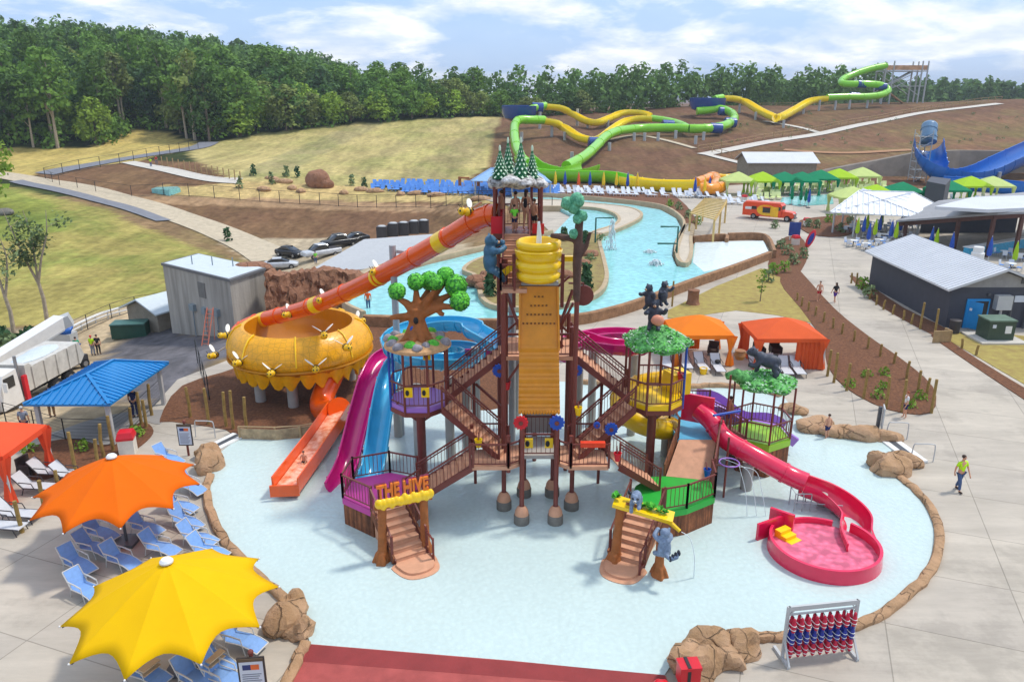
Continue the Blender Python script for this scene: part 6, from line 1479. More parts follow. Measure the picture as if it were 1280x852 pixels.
seg([(862,161,238),(850,155,236),(835,151,234),(815,148,232)], 1.0, 'tube_section', m_lg)
seg([(815,148,232),(800,147,230),(782,151,227),(765,162,222),(752,172,219),(740,174,217),(722,170,214),(705,159,211),(692,152,209),(680,150,208)], 1.15, 'open_section', m_ly, open_=True)
seg([(812,144,240),(800,140,240),(780,140,239),(765,146,237),(748,152,235),(732,150,233),(715,141,230),(700,134,228),(682,132,226)], 1.15, 'open_section', m_ly, open_=True)
seg([(682,132,226),(672,134,224),(662,137,222)], 1.1, 'tube_section', m_lg)
seg([(680,150,208),(665,150,205),(650,150,203),(644,155,200),(643,168,190),(646,185,180),(652,197,172),(660,205,167)], 1.15, 'tube_section', m_lg)
seg([(655,196,169),(668,206,165),(690,212,163),(715,212,164),(738,206,168)], 2.3, 'half_pipe', m_lg, open_=True, deg=(-190,5))
seg([(655,210,160),(672,216,158),(720,218,157),(760,219,157),(783,224,156)], 1.5, 'run_out', m_lg, open_=True)
seg([(780,224,155),(820,229,154),(870,230,154)], 1.3, 'run_out', m_ly, open_=True)
def funnel(px, py, t, r, h, a0, a1, m=m_db, tilt=.0):
    c = TT([(px, py, t)])[0]; o = build(MB().lathe([(r*.55,-h*.25),(r*.9,0),(r,h*.4),(r*1.05,h),(r*1.08,h),(r*1.04,h*.35),(r*.92,-.12),(r*.55,-h*.25-.12)], c, 24, a0=math.radians(a0), a1=math.radians(a1)), 'banked_turn', m, hs, True)
funnel(650,147,213,4.8,3.2,60,330); funnel(884,136,254,5.6,3.4,40,330)
for px, py, t in ((1077,105,279.0),(1068,120,275.5),(1102,108,280.5),(905,139,247.5),(672,134,224),(744,178,190),(835,156,228),(895,160,241.5),(913,153,244.5)):
    c = TT([(px, py, t)])[0]; build(MB().tube([add(c,(-1.6,0,0)), add(c,(1.6,.3,-.2))], 1.38, 12), 'blue_band', m_db, hs, True)
for px, py, t in ((690,155,210),(706,165,212),(722,136,231),(762,178,205),(793,166,214),(806,166,218),(823,166,224),(652,165,203),(1025,125,273),(1005,133,271),(1063,123,275),(1085,124,277),(945,140,265),(925,130,263),(880,165,240),(760,150,236),(675,140,223),(735,150,233),(775,158,223),(715,190,190),(845,163,232),(870,170,238),(980,150,268),(1045,126,274)):
    c = TT([(px, py, t)])[0]; z = zt(c[0], c[1]); build(MB().rod((c[0],c[1],z-.3),(c[0],c[1],max(c[2],z+.5)), .42, 8), 'support_column', m_ply, hs, True)
tw = empty('slide_tower', T(1135,130,292), 'grey steel start tower of the hill slide with stairs and timber deck', 'tower')
pA, pB = T(1106,89,290), T(1160,89,290); zt0 = zt(pB[0], pB[1])-.4; zd = pA[2]; d_ = 7.5
m_deckw = mat('tower_timber', (196,150,112), .8, var=.3, scale=.6)
build(MB().box(((pA[0]+pB[0])/2, pA[1]+d_/2, zd), (pB[0]-pA[0], d_, .4)), 'deck', m_ply, tw); build(MB().box(((pA[0]+pB[0])/2, pA[1], zd+1.2), (pB[0]-pA[0], .2, 1.7)), 'parapet', m_deckw, tw)
for f in (.02,.2,.86,.99):
    for y in (0, d_): x = pA[0]+(pB[0]-pA[0])*f; build(MB().rod((x,pA[1]+y,zt0),(x,pA[1]+y,zd+(3.6 if f > .1 else 3.2)), .3, 8), 'column', m_ply, tw, True)
br_ = lambda a, b: build(MB().rod(a, b, .14, 6), 'brace', m_ply, tw)
xa, xb = pA[0], pB[0]
for y in (0, d_): br_((xa,pA[1]+y,zd),(xb-2,pA[1]+y,zt0+3)); br_((xa,pA[1]+y,zt0+4),(xb-2,pA[1]+y,zd-1)); br_((xa,pA[1]+y,zt0+6.5),(xb,pA[1]+y,zt0+6.5))
build(MB().beam((xa+1,pA[1]+2,zt0+6.2),(xb-5,pA[1]+2,zd), 2.4, .4), 'stair_flight', m_ply, tw); build(MB().beam((xa+1,pA[1]+3,zt0+6.2),(xa+10,pA[1]+2,zt0), 2.4, .35), 'stair_flight', m_deckw, tw)
# blue half pipe
hp = empty('half_pipe_slide', T(1200,232,146), 'huge blue half-pipe slide with a tall tube start at the right', 'water slide')
seg([(1162,158,152),(1161,166,151.5),(1161,178,151)], 1.5, 'start_tube', mat('steel_blue', (96,130,160), .3, var=.1), parent=hp)
c = T(1162,158,152); build(MB().ball(c, (1.5,1.5,1.2), 14, 10), 'tube_cap', MATS['steel_blue'], hp, True)
seg([(1161,176,151),(1163,190,149),(1171,203,147.5),(1186,213,146.5),(1206,217,147),(1230,212,149),(1256,200,152),(1300,180,158)], 2.6, 'half_pipe', m_hb, parent=hp, open_=True, deg=(-195,10), n=8)
seg([(1180,226,143),(1220,228,142.5),(1290,234,141)], 1.9, 'run_out', m_hb, parent=hp, open_=True, deg=(-200,20))
for px, py in ((1190,222),(1212,222),(1250,215)): c = T(px, py, 147); build(MB().rod((c[0],c[1],-.2),(c[0],c[1],c[2]), .35, 8), 'support_column', m_ply, hp, True)
mb = MB(); c = T(1150,200,152); z0 = zt(c[0], c[1]); z1 = T(1150,162,152)[2]
for x in (-1.2,1.2):
    for y in (-1.2,1.2): mb.rod((c[0]+x,c[1]+y,z0-.3),(c[0]+x,c[1]+y,z1), .1, 5)
k = 0; z = z0
while z < z1-1: mb.rod((c[0]-1.2,c[1]-1.2,z),(c[0]+1.2,c[1]-1.2,z+1.2), .07, 5).rod((c[0]-1.2,c[1]+1.2,z+1.2),(c[0]+1.2,c[1]+1.2,z), .07, 5).box((c[0],c[1],z+.6),(2.4,2.4,.06)); z += 1.6
build(mb, 'stair_scaffold', m_ply, hp)
wl = [(1000,224),(1040,222),(1100,224),(1150,222),(1200,214),(1290,214)]; tp_ = [(1000,221),(1040,211),(1100,200),(1150,190),(1200,188),(1290,189)]
mb = MB(); vs = []
for a, b in zip(wl, tp_): p_ = T(a[0], a[1], 158 if a[0] < 1160 else 160); q_ = P(b[0], b[1], p_[1]+2.2); vs += [(p_[0],p_[1],-2), q_, (q_[0],q_[1]+1.5,q_[2])]
mb.raw(vs, [(3*i,3*i+3,3*i+4,3*i+1) for i in range(5)]+[(3*i+1,3*i+4,3*i+5,3*i+2) for i in range(5)])
thing(mb, 'retaining_wall', mat('shotcrete', (128,118,108), .95, var=.2, scale=.4, bump=.5, bscale=2), 'grey sprayed concrete retaining wall behind the blue half-pipe', 'wall')
# orange slide end
ox = empty('slide_end', T(888,234,150), 'tangled bright orange and yellow slide end beside the pale tents', 'water slide')
seg([(870,228,150),(882,224,150),(892,220,151),(896,226,150),(890,234,149),(880,233,149)], .9, 'tube_section', mat('amber_tube', (240,150,10), .3, coat=.3), parent=ox)
seg([(875,236,148),(888,236,148),(902,234,148)], 1.0, 'tube_section', MATS['amber_tube'], parent=ox); seg([(893,219,151),(905,221,152),(916,220,153)], .5, 'beam', m_gold, parent=ox)

# ------------------------------------------------------------------ fences on the hill and berm
m_tim = mat('timber_rail', (166,138,98), .85, var=.2)
fence([(872,190),(930,180),(1000,168),(1060,156),(1120,145),(1180,135),(1252,126)], 1.5, 'rail_fence', 'long timber rail fence along the path climbing the brown hill', m_tim, r=.11, terrain=True, gap=4.5, rails=(1.0,.5), wire=False)
fence([(890,191),(940,205),(988,219)], 1.4, 'rail_fence', 'timber rail fence along the lower branch of the hill path', m_tim, r=.1, terrain=True, gap=4, rails=(1.0,.5), wire=False)
fence([(950,134),(1030,132),(1110,128),(1280,122)], 1.4, 'rail_fence', 'timber rail fence along the top of the brown hill', m_tim, r=.1, terrain=True, gap=6, rails=(1.0,.5), wire=False)
fence([(205,244),(300,250),(400,256),(520,259),(690,264)], 2.2, 'wire_fence', 'long dark wire fence along the berm in front of the dry grass', m_blk, r=.06, terrain=True, gap=3.6)
fence([(57,224),(100,213),(150,205),(200,195),(248,186)], 2.2, 'wire_fence', 'dark wire fence along the upper road at the left', m_blk, r=.06, terrain=True, gap=3.6)
fence([(57,224),(75,232),(120,240),(165,246),(205,244)], 2.0, 'wire_fence', 'dark wire fence between the service road and the dirt bank', m_blk, r=.05, terrain=True, gap=4)
fence([(75,430),(110,412),(140,398),(170,388),(200,384)], 1.5, 'wire_fence', 'black wire fence behind the white guard rail', m_blk, r=.04, terrain=True, gap=2.4)
mb = MB(); gp = [GT(*p) for p in ((60,440),(85,422),(120,404),(150,394),(176,388))]; gp = spline(gp, 4)
o = thing(MB().tube([add(p_, (0,0,.75)) for p_ in gp], .13, 8).tube([add(p_, (0,0,.4)) for p_ in gp], .1, 8), 'guard_rail', m_white, 'white double guard rail curving past the workers', 'guard rail', smooth=True)
for i in range(0, len(gp), 2): build(MB().rod(add(gp[i],(0,0,-.1)), add(gp[i],(0,0,.8)), .06, 6), 'rail_post', m_greyl, o)
for i, px in enumerate(range(196, 304, 7)):
    p_ = GT(px, 206+(px-196)*.2); thing(MB().rod((p_[0],p_[1],p_[2]-.1),(p_[0],p_[1],p_[2]+2.0), .11, 6), 'wooden_post', m_tim, 'thin timber post in the row beside the pale footpath on the berm', 'post', 'posts beside the berm footpath')

# ------------------------------------------------------------------ concrete pump house, rocks and yard on the left
m_cast = mat('cast_concrete', (178,172,162), .9, var=.2, scale=.7, bump=.4, bscale=4, tint=(120,118,114)); m_flat = mat('pale_roof', (196,206,212), .5, var=.06)
def streaky(m):
    nt = m.node_tree; N = nt.nodes; L = nt.links; b = N['Principled BSDF']; src = b.inputs['Base Color'].links[0].from_socket
    tc = N.new('ShaderNodeTexCoord'); mp = N.new('ShaderNodeMapping'); mp.inputs['Scale'].default_value = (1.6,1.6,.12); L.new(tc.outputs['Object'], mp.inputs['Vector']); n = N.new('ShaderNodeTexNoise'); n.inputs['Scale'].default_value = 1.2; n.inputs['Detail'].default_value = 6; L.new(mp.outputs['Vector'], n.inputs['Vector'])
    r = N.new('ShaderNodeMapRange'); r.inputs['From Min'].default_value = .3; r.inputs['From Max'].default_value = .7; r.inputs['To Min'].default_value = .7; r.inputs['To Max'].default_value = 1.2; L.new(n.outputs['Fac'], r.inputs['Value'])
    h = N.new('ShaderNodeHueSaturation'); L.new(src, h.inputs['Color']); L.new(r.outputs['Result'], h.inputs['Value']); L.new(h.outputs['Color'], b.inputs['Base Color'])
streaky(m_cast)
tB = 64.0; kA = T(205,343,68); kB = T(287,352,62); kC = T(331,341,66); kA = (kA[0],kA[1],kB[2]); zc = kB[2]
kC = (kC[0],kC[1],zc); kD = (kA[0]+kC[0]-kB[0], kA[1]+kC[1]-kB[1], zc)
ph = empty('pump_house', (kB[0],kB[1],-4), 'square grey cast concrete pump house with flat pale roof', 'building')
fp = [kA,kB,kC,kD]; build(MB().prism(fp, -6, zc-.02), 'walls', m_cast, ph)
cen = ((kA[0]+kC[0])/2, (kA[1]+kC[1])/2); bigger = [(cen[0]+(p_[0]-cen[0])*1.03, cen[1]+(p_[1]-cen[1])*1.03) for p_ in fp]; inner = [(cen[0]+(p_[0]-cen[0])*.96, cen[1]+(p_[1]-cen[1])*.96) for p_ in fp]
build(MB().prism(bigger, zc-.02, zc+.2), 'roof_edge', mat('edge_grey', (104,104,106), .7), ph); build(MB().prism(inner, zc+.2, zc+.23), 'roof', m_flat, ph)
wd = norm(sub(kB, kA)); wn = (wd[1], -wd[0], 0)
if wn[1] > 0: wn = mul(wn, -1)
m_boxg = mat('meter_grey', (128,142,150), .5)
for f, z, w, h in ((.42,1.9,.7,.55),(.6,1.9,.55,.6),(.78,1.75,.6,.6)):
    p_ = add(lerp(kA, kB, f), mul(wn, .15)); build(MB().box((p_[0],p_[1],zc-z-1.2), (w,.3,h), math.atan2(wd[1],wd[0])), 'meter_box', m_boxg, ph); build(MB().rod((p_[0],p_[1],-4.5),(p_[0],p_[1],zc-z-1.4), .05, 6), 'conduit', m_boxg, ph)
p_ = add(lerp(kA, kB, .58), mul(wn, .02)); build(MB().box((p_[0],p_[1],zc-1.35), (1.0,.08,1.3), math.atan2(wd[1],wd[0])), 'blank_panel', mat('panel_grey', (118,116,112), .9), ph)
for f in (.3,.5,.7): p_ = lerp(kA, kC, f); build(MB().rod((p_[0],p_[1],zc+.2),(p_[0],p_[1],zc+1.0), .05, 6), 'roof_vent', m_boxg, ph)
# ladder
lb_ = GT(256,432); lt_ = add(lb_, (.5,.8,3.0)); mb = MB()
for s in (-.25,.25): mb.beam(add(lb_,(s,0,0)), add(lt_,(s,0,0)), .06, .06)
for k in range(9): a = lerp(lb_, lt_, (k+.5)/9); mb.rod(add(a,(-.25,0,0)), add(a,(.25,0,0)), .025, 5)
mb.beam(add(lb_,(-.25,1.5,0)), add(lt_,(-.25,0,0)), .05, .05).beam(add(lb_,(.25,1.5,0)), add(lt_,(.25,0,0)), .05, .05)
thing(mb, 'step_ladder', mat('ladder_orange', (226,132,104), .5), 'pale orange step ladder leaning at the pump house wall', 'ladder')
rw = MB(); q = random.Random(6); vs = []; nu, nv = 44, 14
for i in range(nu+1):
    f = i/nu; px = 330+f*140; t = 63.5+f*9; a = T(px, 341+3*math.sin(f*9)+q.uniform(-1.5,1.5)+(4 if f > .85 else 0), t)
    for j in range(nv+1):
        g_ = j/nv; z = a[2]+(-3.5-a[2])*g_; dd = .5*math.sin(f*17+math.floor(g_*4)*1.7)*.6+.45*math.floor(g_*4)/4+q.uniform(-.22,.22)
        vs.append((a[0]+q.uniform(-.12,.12), a[1]-dd-g_*.8, z+q.uniform(-.1,.1)))
    vs.append((a[0], a[1]+1.6, a[2]+q.uniform(-.1,.1))); vs.append((a[0], a[1]+1.6, -3.5))
rn = nv+3; rw.raw(vs, [(i*rn+j, i*rn+j+1, (i+1)*rn+j+1, (i+1)*rn+j) for i in range(nu) for j in range(nv)]+[(i*rn, (i+1)*rn, (i+1)*rn+nv+1, i*rn+nv+1) for i in range(nu)]+[(i*rn+nv+1, (i+1)*rn+nv+1, (i+1)*rn+nv+2, i*rn+nv+2) for i in range(nu)])
thing(rw, 'rock_wall', m_rockred, 'long red-brown artificial rock wall beside the concrete pump house', 'rock wall', smooth=True, angle=28)
rocks([], 'x', 'x') if False else None
mb = MB(); a = T(315,338,67); mb.rock((a[0],a[1],a[2]+.2), (1.9,1.2,.6), 3, .2); thing(mb, 'boulder', m_rockred, 'red-brown rock slab lying over the corner of the pump house roof', 'rock', smooth=True)
mb = MB(); a = T(397,222,150); z = zt(a[0],a[1]); mb.rock((a[0],a[1],z+1.2),(2.4,2.0,2.0), 5, .12).rock((a[0]+1.6,a[1]-.5,z+.5),(1.8,1.4,1.2), 8, .2); thing(mb, 'rock_stump', m_rockred, 'stump-shaped red rock on the berm below the dry grass dome', 'rock', smooth=True)
def house(c, w, d, h, rise, rz, name, label, mw, mr, over=.5, cat='building', ridge='y', z=0.0, ribs=True):
    r = empty(name, (c[0],c[1],z), label, cat, rz=rz); hw, hd = w/2, d/2
    build(MB().raw([(-hw,-hd,0),(hw,-hd,0),(hw,hd,0),(-hw,hd,0),(-hw,-hd,h),(hw,-hd,h),(hw,hd,h),(-hw,hd,h),(0,-hd,h+rise),(0,hd,h+rise)], [(0,1,5,8,4),(2,3,7,9,6),(1,2,6,5),(3,0,4,7)]), 'walls', mw, r, local=True)
    ow, od = hw+over, hd+over; e = h-rise*over/hw; t = .14
    V = [(-ow,-od,e+.05),(0,-od,h+rise+.05),(ow,-od,e+.05),(-ow,od,e+.05),(0,od,h+rise+.05),(ow,od,e+.05)]; V += [(x,y,z_+t) for x,y,z_ in V]
    ro = build(MB().raw(V, [(6,7,10,9),(7,8,11,10),(0,3,4,1),(1,4,5,2),(0,1,7,6),(1,2,8,7),(3,9,10,4),(4,10,11,5),(0,6,9,3),(2,5,11,8)]), 'roof', mr, r, local=True)
    if ribs:
        rb = MB(); n = int(2*od/.42)
        for k in range(n+1):
            y = -od+.03+(2*od-.06)*k/n
            for s in (-1,1): rb.beam((s*ow,y,e+.05+t+.02),(0,y,h+rise+.05+t+.02), .06, .06)
        build(rb, 'roof_seams', mr, ro, local=True)
    return r
m_wroof = mat('white_metal_roof', (206,208,212), .4, var=.05, scale=.5); m_char = mat('charcoal_siding', (66,68,78), .7, var=.08); m_tanw = mat('shed_wall', (146,136,120), .85, var=.15)
p_ = GT(185,412); house((p_[0]+1.2,p_[1]+2), 4.2, 5.5, 2.4, .9, -.5, 'shed', 'small tan shed with pale gable roof left of the pump house', m_tanw, m_flat, z=p_[2]-.3, ribs=False)
p_ = GT(165,420); r = empty('dumpster', p_, 'dark green skip with sloping lid beside the small shed', 'skip', rz=.15); build(MB().box((0,0,.65),(3.0,1.5,1.3)), 'bin_body', mat('dark_green_paint', (30,76,62), .5), r, local=True); build(MB().beam((-1.5,-.1,1.36),(1.5,-.1,1.36), 1.7, .1), 'lid', mat('lid_green', (62,104,98), .5), r, local=True)
# grey-roofed plant building below the river
gA, gB, gC, gD = T(372,345,100), T(452,299,108), T(548,290,104), T(500,326,92)
gr_ = empty('plant_building', (gD[0],gD[1],-5), 'low plant building with a broad pale grey roof behind the rock wall', 'building')
zr_ = .2; P4 = [(gA[0],gA[1]),(gB[0],gB[1]),(gC[0],gC[1]),(gD[0],gD[1])]
gq = [T(375,345,86), T(455,299,99), T(560,291,101), T(500,331,84)]
mid1 = lerp(gq[0], gq[3], .5); mid2 = lerp(gq[1], gq[2], .5); mid1 = (mid1[0],mid1[1],mid1[2]+.8); mid2 = (mid2[0],mid2[1],mid2[2]+.8)
dn = lambda p_: (p_[0],p_[1],-7.5)
build(MB().raw([*gq, *[(p_[0],p_[1],p_[2]-.3) for p_ in gq]], [(0,3,2,1),(4,5,6,7),(0,4,7,3),(3,7,6,2),(2,6,5,1),(1,5,4,0)]), 'roof', mat('grey_roof', (176,178,180), .6, var=.06), gr_)
gi = [lerp(p_, lerp(gq[0], gq[2], .5), .05) for p_ in gq]; build(MB().raw([(p_[0],p_[1],p_[2]-.3) for p_ in gi]+[dn(p_) for p_ in gi], [(0,1,5,4),(1,2,6,5),(2,3,7,6),(3,0,4,7)]), 'walls', m_greyl, gr_)
for i, (px, py, t) in enumerate(((478,296,108),(492,292,109),(505,291,110),(518,289,111),(530,288,112))):
    c = T(px, py, t); r = empty('chiller_unit', c, '%s dark plant unit from the left in the row on the grey roof' % ORD[i], 'plant unit', 'plant units behind the grey roof'); build(MB().box((c[0],c[1],c[2]+.6),(1.4,1.4,1.8)), 'casing', m_frd, r); build(MB().lathe([(0,.1),(.5,.1),(.55,0)], (c[0],c[1],c[2]+1.5), 14), 'fan_cover', m_greyl, r)
# vehicles
m_glass = mat('dark_glass', (28,34,42), .1, spec=.8); m_tyre = mat('tyre', (28,28,30), .8); m_rim = mat('wheel_rim', (150,152,156), .35, metal=.6)
def wheel(c, r, w, parent, ax='x'):
    d = (w/2,0,0) if ax == 'x' else (0,w/2,0); o = build(MB().tube([sub(c,d), add(c,d)], r, 18), 'wheel', m_tyre, parent, True, local=True); d2 = mul(d, 1.08); build(MB().tube([sub(c,d2), add(c,d2)], r*.58, 14), 'rim', m_rim, o, True, local=True)
def car(loc, rz, m, label, group, kind='car', s=1.0):
    r = empty('parked_car', loc, label, 'car', group, rz); r.scale = (s,)*3   # local: x forward
    L_, Wd = 4.6, 1.8
    def loft(secs, name, m_, parent):
        n = len(secs[0]); vs = [p_ for s_ in secs for p_ in s_]; fs = [(i*n+k, i*n+(k+1) % n, (i+1)*n+(k+1) % n, (i+1)*n+k) for i in range(len(secs)-1) for k in range(n)]+[tuple(range(n-1,-1,-1)), tuple((len(secs)-1)*n+k for k in range(n))]
        return build(MB().raw(vs, fs), name, m_, parent, True, angle=45, local=True)
    def sec(x, w, z0, z1, c=.12): return [(x,-w+c,z0),(x,w-c,z0),(x,w,z0+c),(x,w,z1-c),(x,w-c,z1),(x,-w+c,z1),(x,-w,z1-c),(x,-w,z0+c)]
    if kind == 'car':
        loft([sec(-2.3,.75,.4,.85),sec(-2.1,.88,.28,.98),sec(-.8,.9,.24,1.0),(sec(.9,.9,.24,.98)),sec(2.0,.85,.26,.82),sec(2.28,.7,.36,.7)], 'body', m, r)
        loft([sec(-1.75,.72,.95,1.05,.04),sec(-1.1,.68,.95,1.42,.1),sec(.1,.66,.95,1.45,.1),sec(1.1,.74,.93,1.0,.03)], 'windows', m_glass, r); loft([sec(-1.1,.6,1.40,1.475,.03),sec(.1,.6,1.40,1.49,.03)], 'roof', m, r)
    else:
        loft([sec(-2.8,.9,.5,1.1),sec(-2.75,.95,.45,1.15),sec(.2,.95,.4,1.15),sec(2.4,.93,.42,1.12),sec(2.75,.85,.5,1.0)], 'body', m, r)
        loft([sec(-.85,.82,1.1,1.2,.04),sec(-.7,.78,1.1,1.82,.1),sec(.8,.76,1.1,1.85,.1),sec(1.6,.84,1.1,1.15,.03)], 'windows', m_glass, r); loft([sec(-.7,.72,1.8,1.88,.03),sec(.75,.7,1.8,1.9,.03)], 'roof', m, r)
        build(MB().box((-1.8,0,1.17),(1.8,1.6,.05)), 'load_bed', m_frd, r, local=True)
    for x in (-1.4*(1.2 if kind != 'car' else 1),1.4*(1.2 if kind != 'car' else 1)):
        for y in (-.85,.85): wheel((x,y,.34), .34, .24, r, 'y')
    for y in (-.6,.6): build(MB().box((2.24 if kind == 'car' else 2.72,y,.66 if kind == 'car' else .85),(.08,.32,.14)), 'headlight', m_white, r, local=True)
    return r
m_cblk = mat('black_car_paint', (24,26,32), .35, coat=.15); m_csil = mat('silver_car_paint', (186,190,196), .4, coat=.15)
gcar = 'cars parked behind the pump house'
for px, py, rz, m, kd, lb in ((363,321,-.5,m_cblk,'car','black saloon car at the left of the parked row below the dirt bank'),(402,322,-2.4,m_csil,'truck','white pickup truck with dark front in the parked row'),(425,309,-2.4,m_cblk,'truck','black pickup truck behind the white pickup'),(443,304,-2.4,m_cblk,'car','black car half hidden behind the grey roof'),(352,336,.2,m_csil,'car','silver car roof just showing above the red rock wall')):
    p_ = GT(px, py); car((p_[0],p_[1],p_[2]+.1), rz, m, lb, gcar, kd)
# dump truck
def dump_truck():
    z = zt(-31,47)-.2; r = empty('dump_truck', (-31.9,46.4,z), 'white dump truck parked behind the blue pavilion', 'truck', rz=-PI/2-.08)   # local x forward
    m_tw = mat('truck_white', (226,224,220), .35, var=.06, coat=.3); B = lambda *a, **k: build(*a, local=True, **k)
    B(MB().box((0,0,.85),(9.2,.9,.3)), 'chassis', m_frd, r)
    def prof(pts, w): n = len(pts); return MB().raw([(x,-w,z_) for x,z_ in pts]+[(x,w,z_) for x,z_ in pts], [tuple(range(n-1,-1,-1)), tuple(range(n,2*n))]+[(i,(i+1) % n,n+(i+1) % n,n+i) for i in range(n)])
    B(prof([(4.9,.7),(4.95,1.5),(4.6,1.85),(3.1,2.1),(3.1,.7)], .85), 'hood', m_tw, r); B(prof([(3.1,.8),(3.05,2.1),(2.7,2.95),(1.5,3.05),(1.3,.8)], 1.15), 'cab', m_tw, r)
    B(MB().raw([(3.09,-1,2.12),(3.09,1,2.12),(2.74,1,2.88),(2.74,-1,2.88)], [(0,1,2,3)]), 'windscreen', m_glass, r)
    for s in (-1,1):
        B(MB().box((2.25,s*1.16,2.4),(.9,.04,.7)), 'side_window', m_glass, r); B(MB().box((4.2,s*1.0,1.25),(1.3,.35,.5)), 'mudguard', m_tw, r); B(MB().box((1.0,s*1.2,1.6),(.3,.2,1.6)), 'side_panel', m_redp, r); B(MB().rod((1.1,s*.9,.9),(1.1,s*.9,3.7), .1, 8), 'exhaust', m_rim, r, smooth=True); B(MB().box((4.97,s*.6,1.2),(.06,.3,.22)), 'headlight', m_glass, r)
        B(MB().box((2.9,s*1.4,2.3),(.1,.25,.6)), 'mirror', m_tw, r)
    B(MB().box((4.99,0,1.15),(.08,.8,.7)), 'grille', m_rim, r); B(MB().box((5.0,0,.65),(.25,2.2,.35)), 'bumper', m_rim, r)
    m_bx = mat('tipper_grey', (196,192,184), .5, var=.15)
    o = B(prof([(.8,1.25),(.8,3.0),(.4,3.0),(.1,2.75),(-4.7,2.75),(-5.1,1.7),(-4.6,1.25)], 1.2), 'tipper_body', m_bx, r)
    for s in (-1,1):
        for x in (.2,-1.0,-2.2,-3.4,-4.4): B(MB().box((x,s*1.23,2.0),(.14,.1,1.45)), 'side_rib', m_bx, o)
    B(MB().rock((-2.0,0,2.75),(2.2,.9,.3), 3, .2), 'gravel_load', m_flat, r)
    for x in (3.9,-1.9,-3.3):
        for y in (-1.0,1.0): wheel((x,y,.55), .55, .4, r, 'y')
dump_truck()
a, b = T(-25,464,56), T(77,401,62); r = empty('conveyor_boom', (a[0],a[1],zt(a[0],a[1])), 'long white conveyor boom rising behind the dump truck', 'conveyor')
build(MB().beam(a, b, 1.2, .95), 'boom', MATS['truck_white'], r)
build(MB().beam(add(lerp(a, b, .1),(0,0,-.5)), add(lerp(a, b, .95),(0,0,-.5)), 1.24, .12), 'boom_rail', m_greyl, r)
build(MB().beam(add(lerp(a, b, .86),(.0,-.63,0)), add(lerp(a, b, .9),(.0,-.63,0)), .05, .4), 'red_mark', m_redp, r); build(MB().beam(add(b,(-.2,-.1,-.2)), add(b,(.6,.3,.1)), 1.3, .9), 'boom_head', m_greyl, r)
for f in (.15,.45): c = lerp(a, b, f); build(MB().rod((c[0],c[1],zt(c[0],c[1])-.2), c, .14, 8), 'support_leg', m_frd, r)
p_ = GT(88,462); r = empty('utility_buggy', p_, 'small dark buggy with a blue roof between the truck and the pavilion', 'buggy', rz=1.2)
build(MB().box((0,0,.7),(2.4,1.3,.6)), 'body', m_frd, r, local=True); build(MB().box((-.1,0,1.95),(1.7,1.4,.1)), 'canopy', mat('buggy_blue', (62,92,150), .5), r, local=True)
for x in (-.85,.65):
    for y in (-.6,.6): build(MB().rod((x,y,.9),(x,y,1.95), .04, 6), 'roof_post', m_blk, r, local=True)
for x in (-.8,.8):
    for y in (-.65,.65): wheel((x,y,.35), .35, .25, r, 'y')
mb = MB(); p_ = GT(82,442); mb.rock((p_[0],p_[1],p_[2]+2.2),(1.2,.8,.5), 4, .3); thing(mb, 'tarpaulin', mat('blue_tarp', (20,92,176), .5), 'crumpled blue tarpaulin bundle behind the dump truck', 'tarpaulin', loc=(p_[0],p_[1],p_[2]))
for x in (0,):
    build(MB().box((p_[0],p_[1],p_[2]+.95),(2.0,1.2,1.9)), 'crate', m_greyl, bpy.data.objects['tarpaulin'])

# ------------------------------------------------------------------ grey building, transformer and bar
gb = house((37.0,63.2), 7.3, 13.4, 3.15, 1.35, 0, 'utility_building', 'charcoal building with a white ribbed gable roof and blue door', m_char, m_wroof, over=.55)
yf = 63.2-6.7
build(MB().raw([(33.45,yf-.03,3.2),(40.55,yf-.03,3.2),(37.0,yf-.03,4.42)], [(0,1,2)]), 'gable_panel', mat('gable_grey', (150,148,146), .8), gb)
m_bdoor = mat('sky_blue_door', (20,140,206), .4, var=.05)
fr_ = build(MB().box((35.5,yf-.05,1.15),(1.75,.1,2.3)), 'door_frame', m_bdoor, gb); build(MB().box((35.15,yf-.45,1.1),(.95,.06,2.1), -.9), 'door', m_bdoor, fr_); build(MB().box((35.75,yf-.11,1.1),(1.0,.03,2.05)), 'doorway', m_blk, fr_)
for dx in (-.25,.2): build(MB().box((35.0+dx,yf-.5,1.6),(.16,.05,.18), -.9), 'door_sign', m_white, fr_)
build(MB().box((37.2,yf-.3,2.1),(1.15,.55,1.1)), 'electrical_cabinet', m_greyl, gb); build(MB().rod((37.2,yf-.25,0),(37.2,yf-.25,1.6), .1, 8), 'conduit', m_greyl, gb); build(MB().rod((39.2,yf-.2,0),(39.2,yf-.2,2.7), .1, 8), 'conduit', m_greyd, gb); build(MB().rod((38.0,yf-.2,.6),(38.0,yf-.2,2.6), .08, 8), 'conduit', m_greyd, gb)
build(MB().box((38.6,yf-.05,2.3),(.8,.06,.5)), 'wall_sign', m_paper, gb); build(MB().box((38.6,yf-.06,3.7),(.3,.1,.4)), 'wall_lamp', m_greyd, gb); build(MB().box((36.2,yf-.06,2.65),(.2,.15,.2)), 'wall_lamp', m_greyd, gb)
g = G(1192,416,0); thing(MB().lathe([(0,0),(.36,0),(.4,1.0),(.42,1.02),(.36,1.05),(0,1.05)], (g[0],g[1],0), 18), 'litter_bin', m_frd, 'round dark bin beside the blue door', 'litter bin', smooth=True)
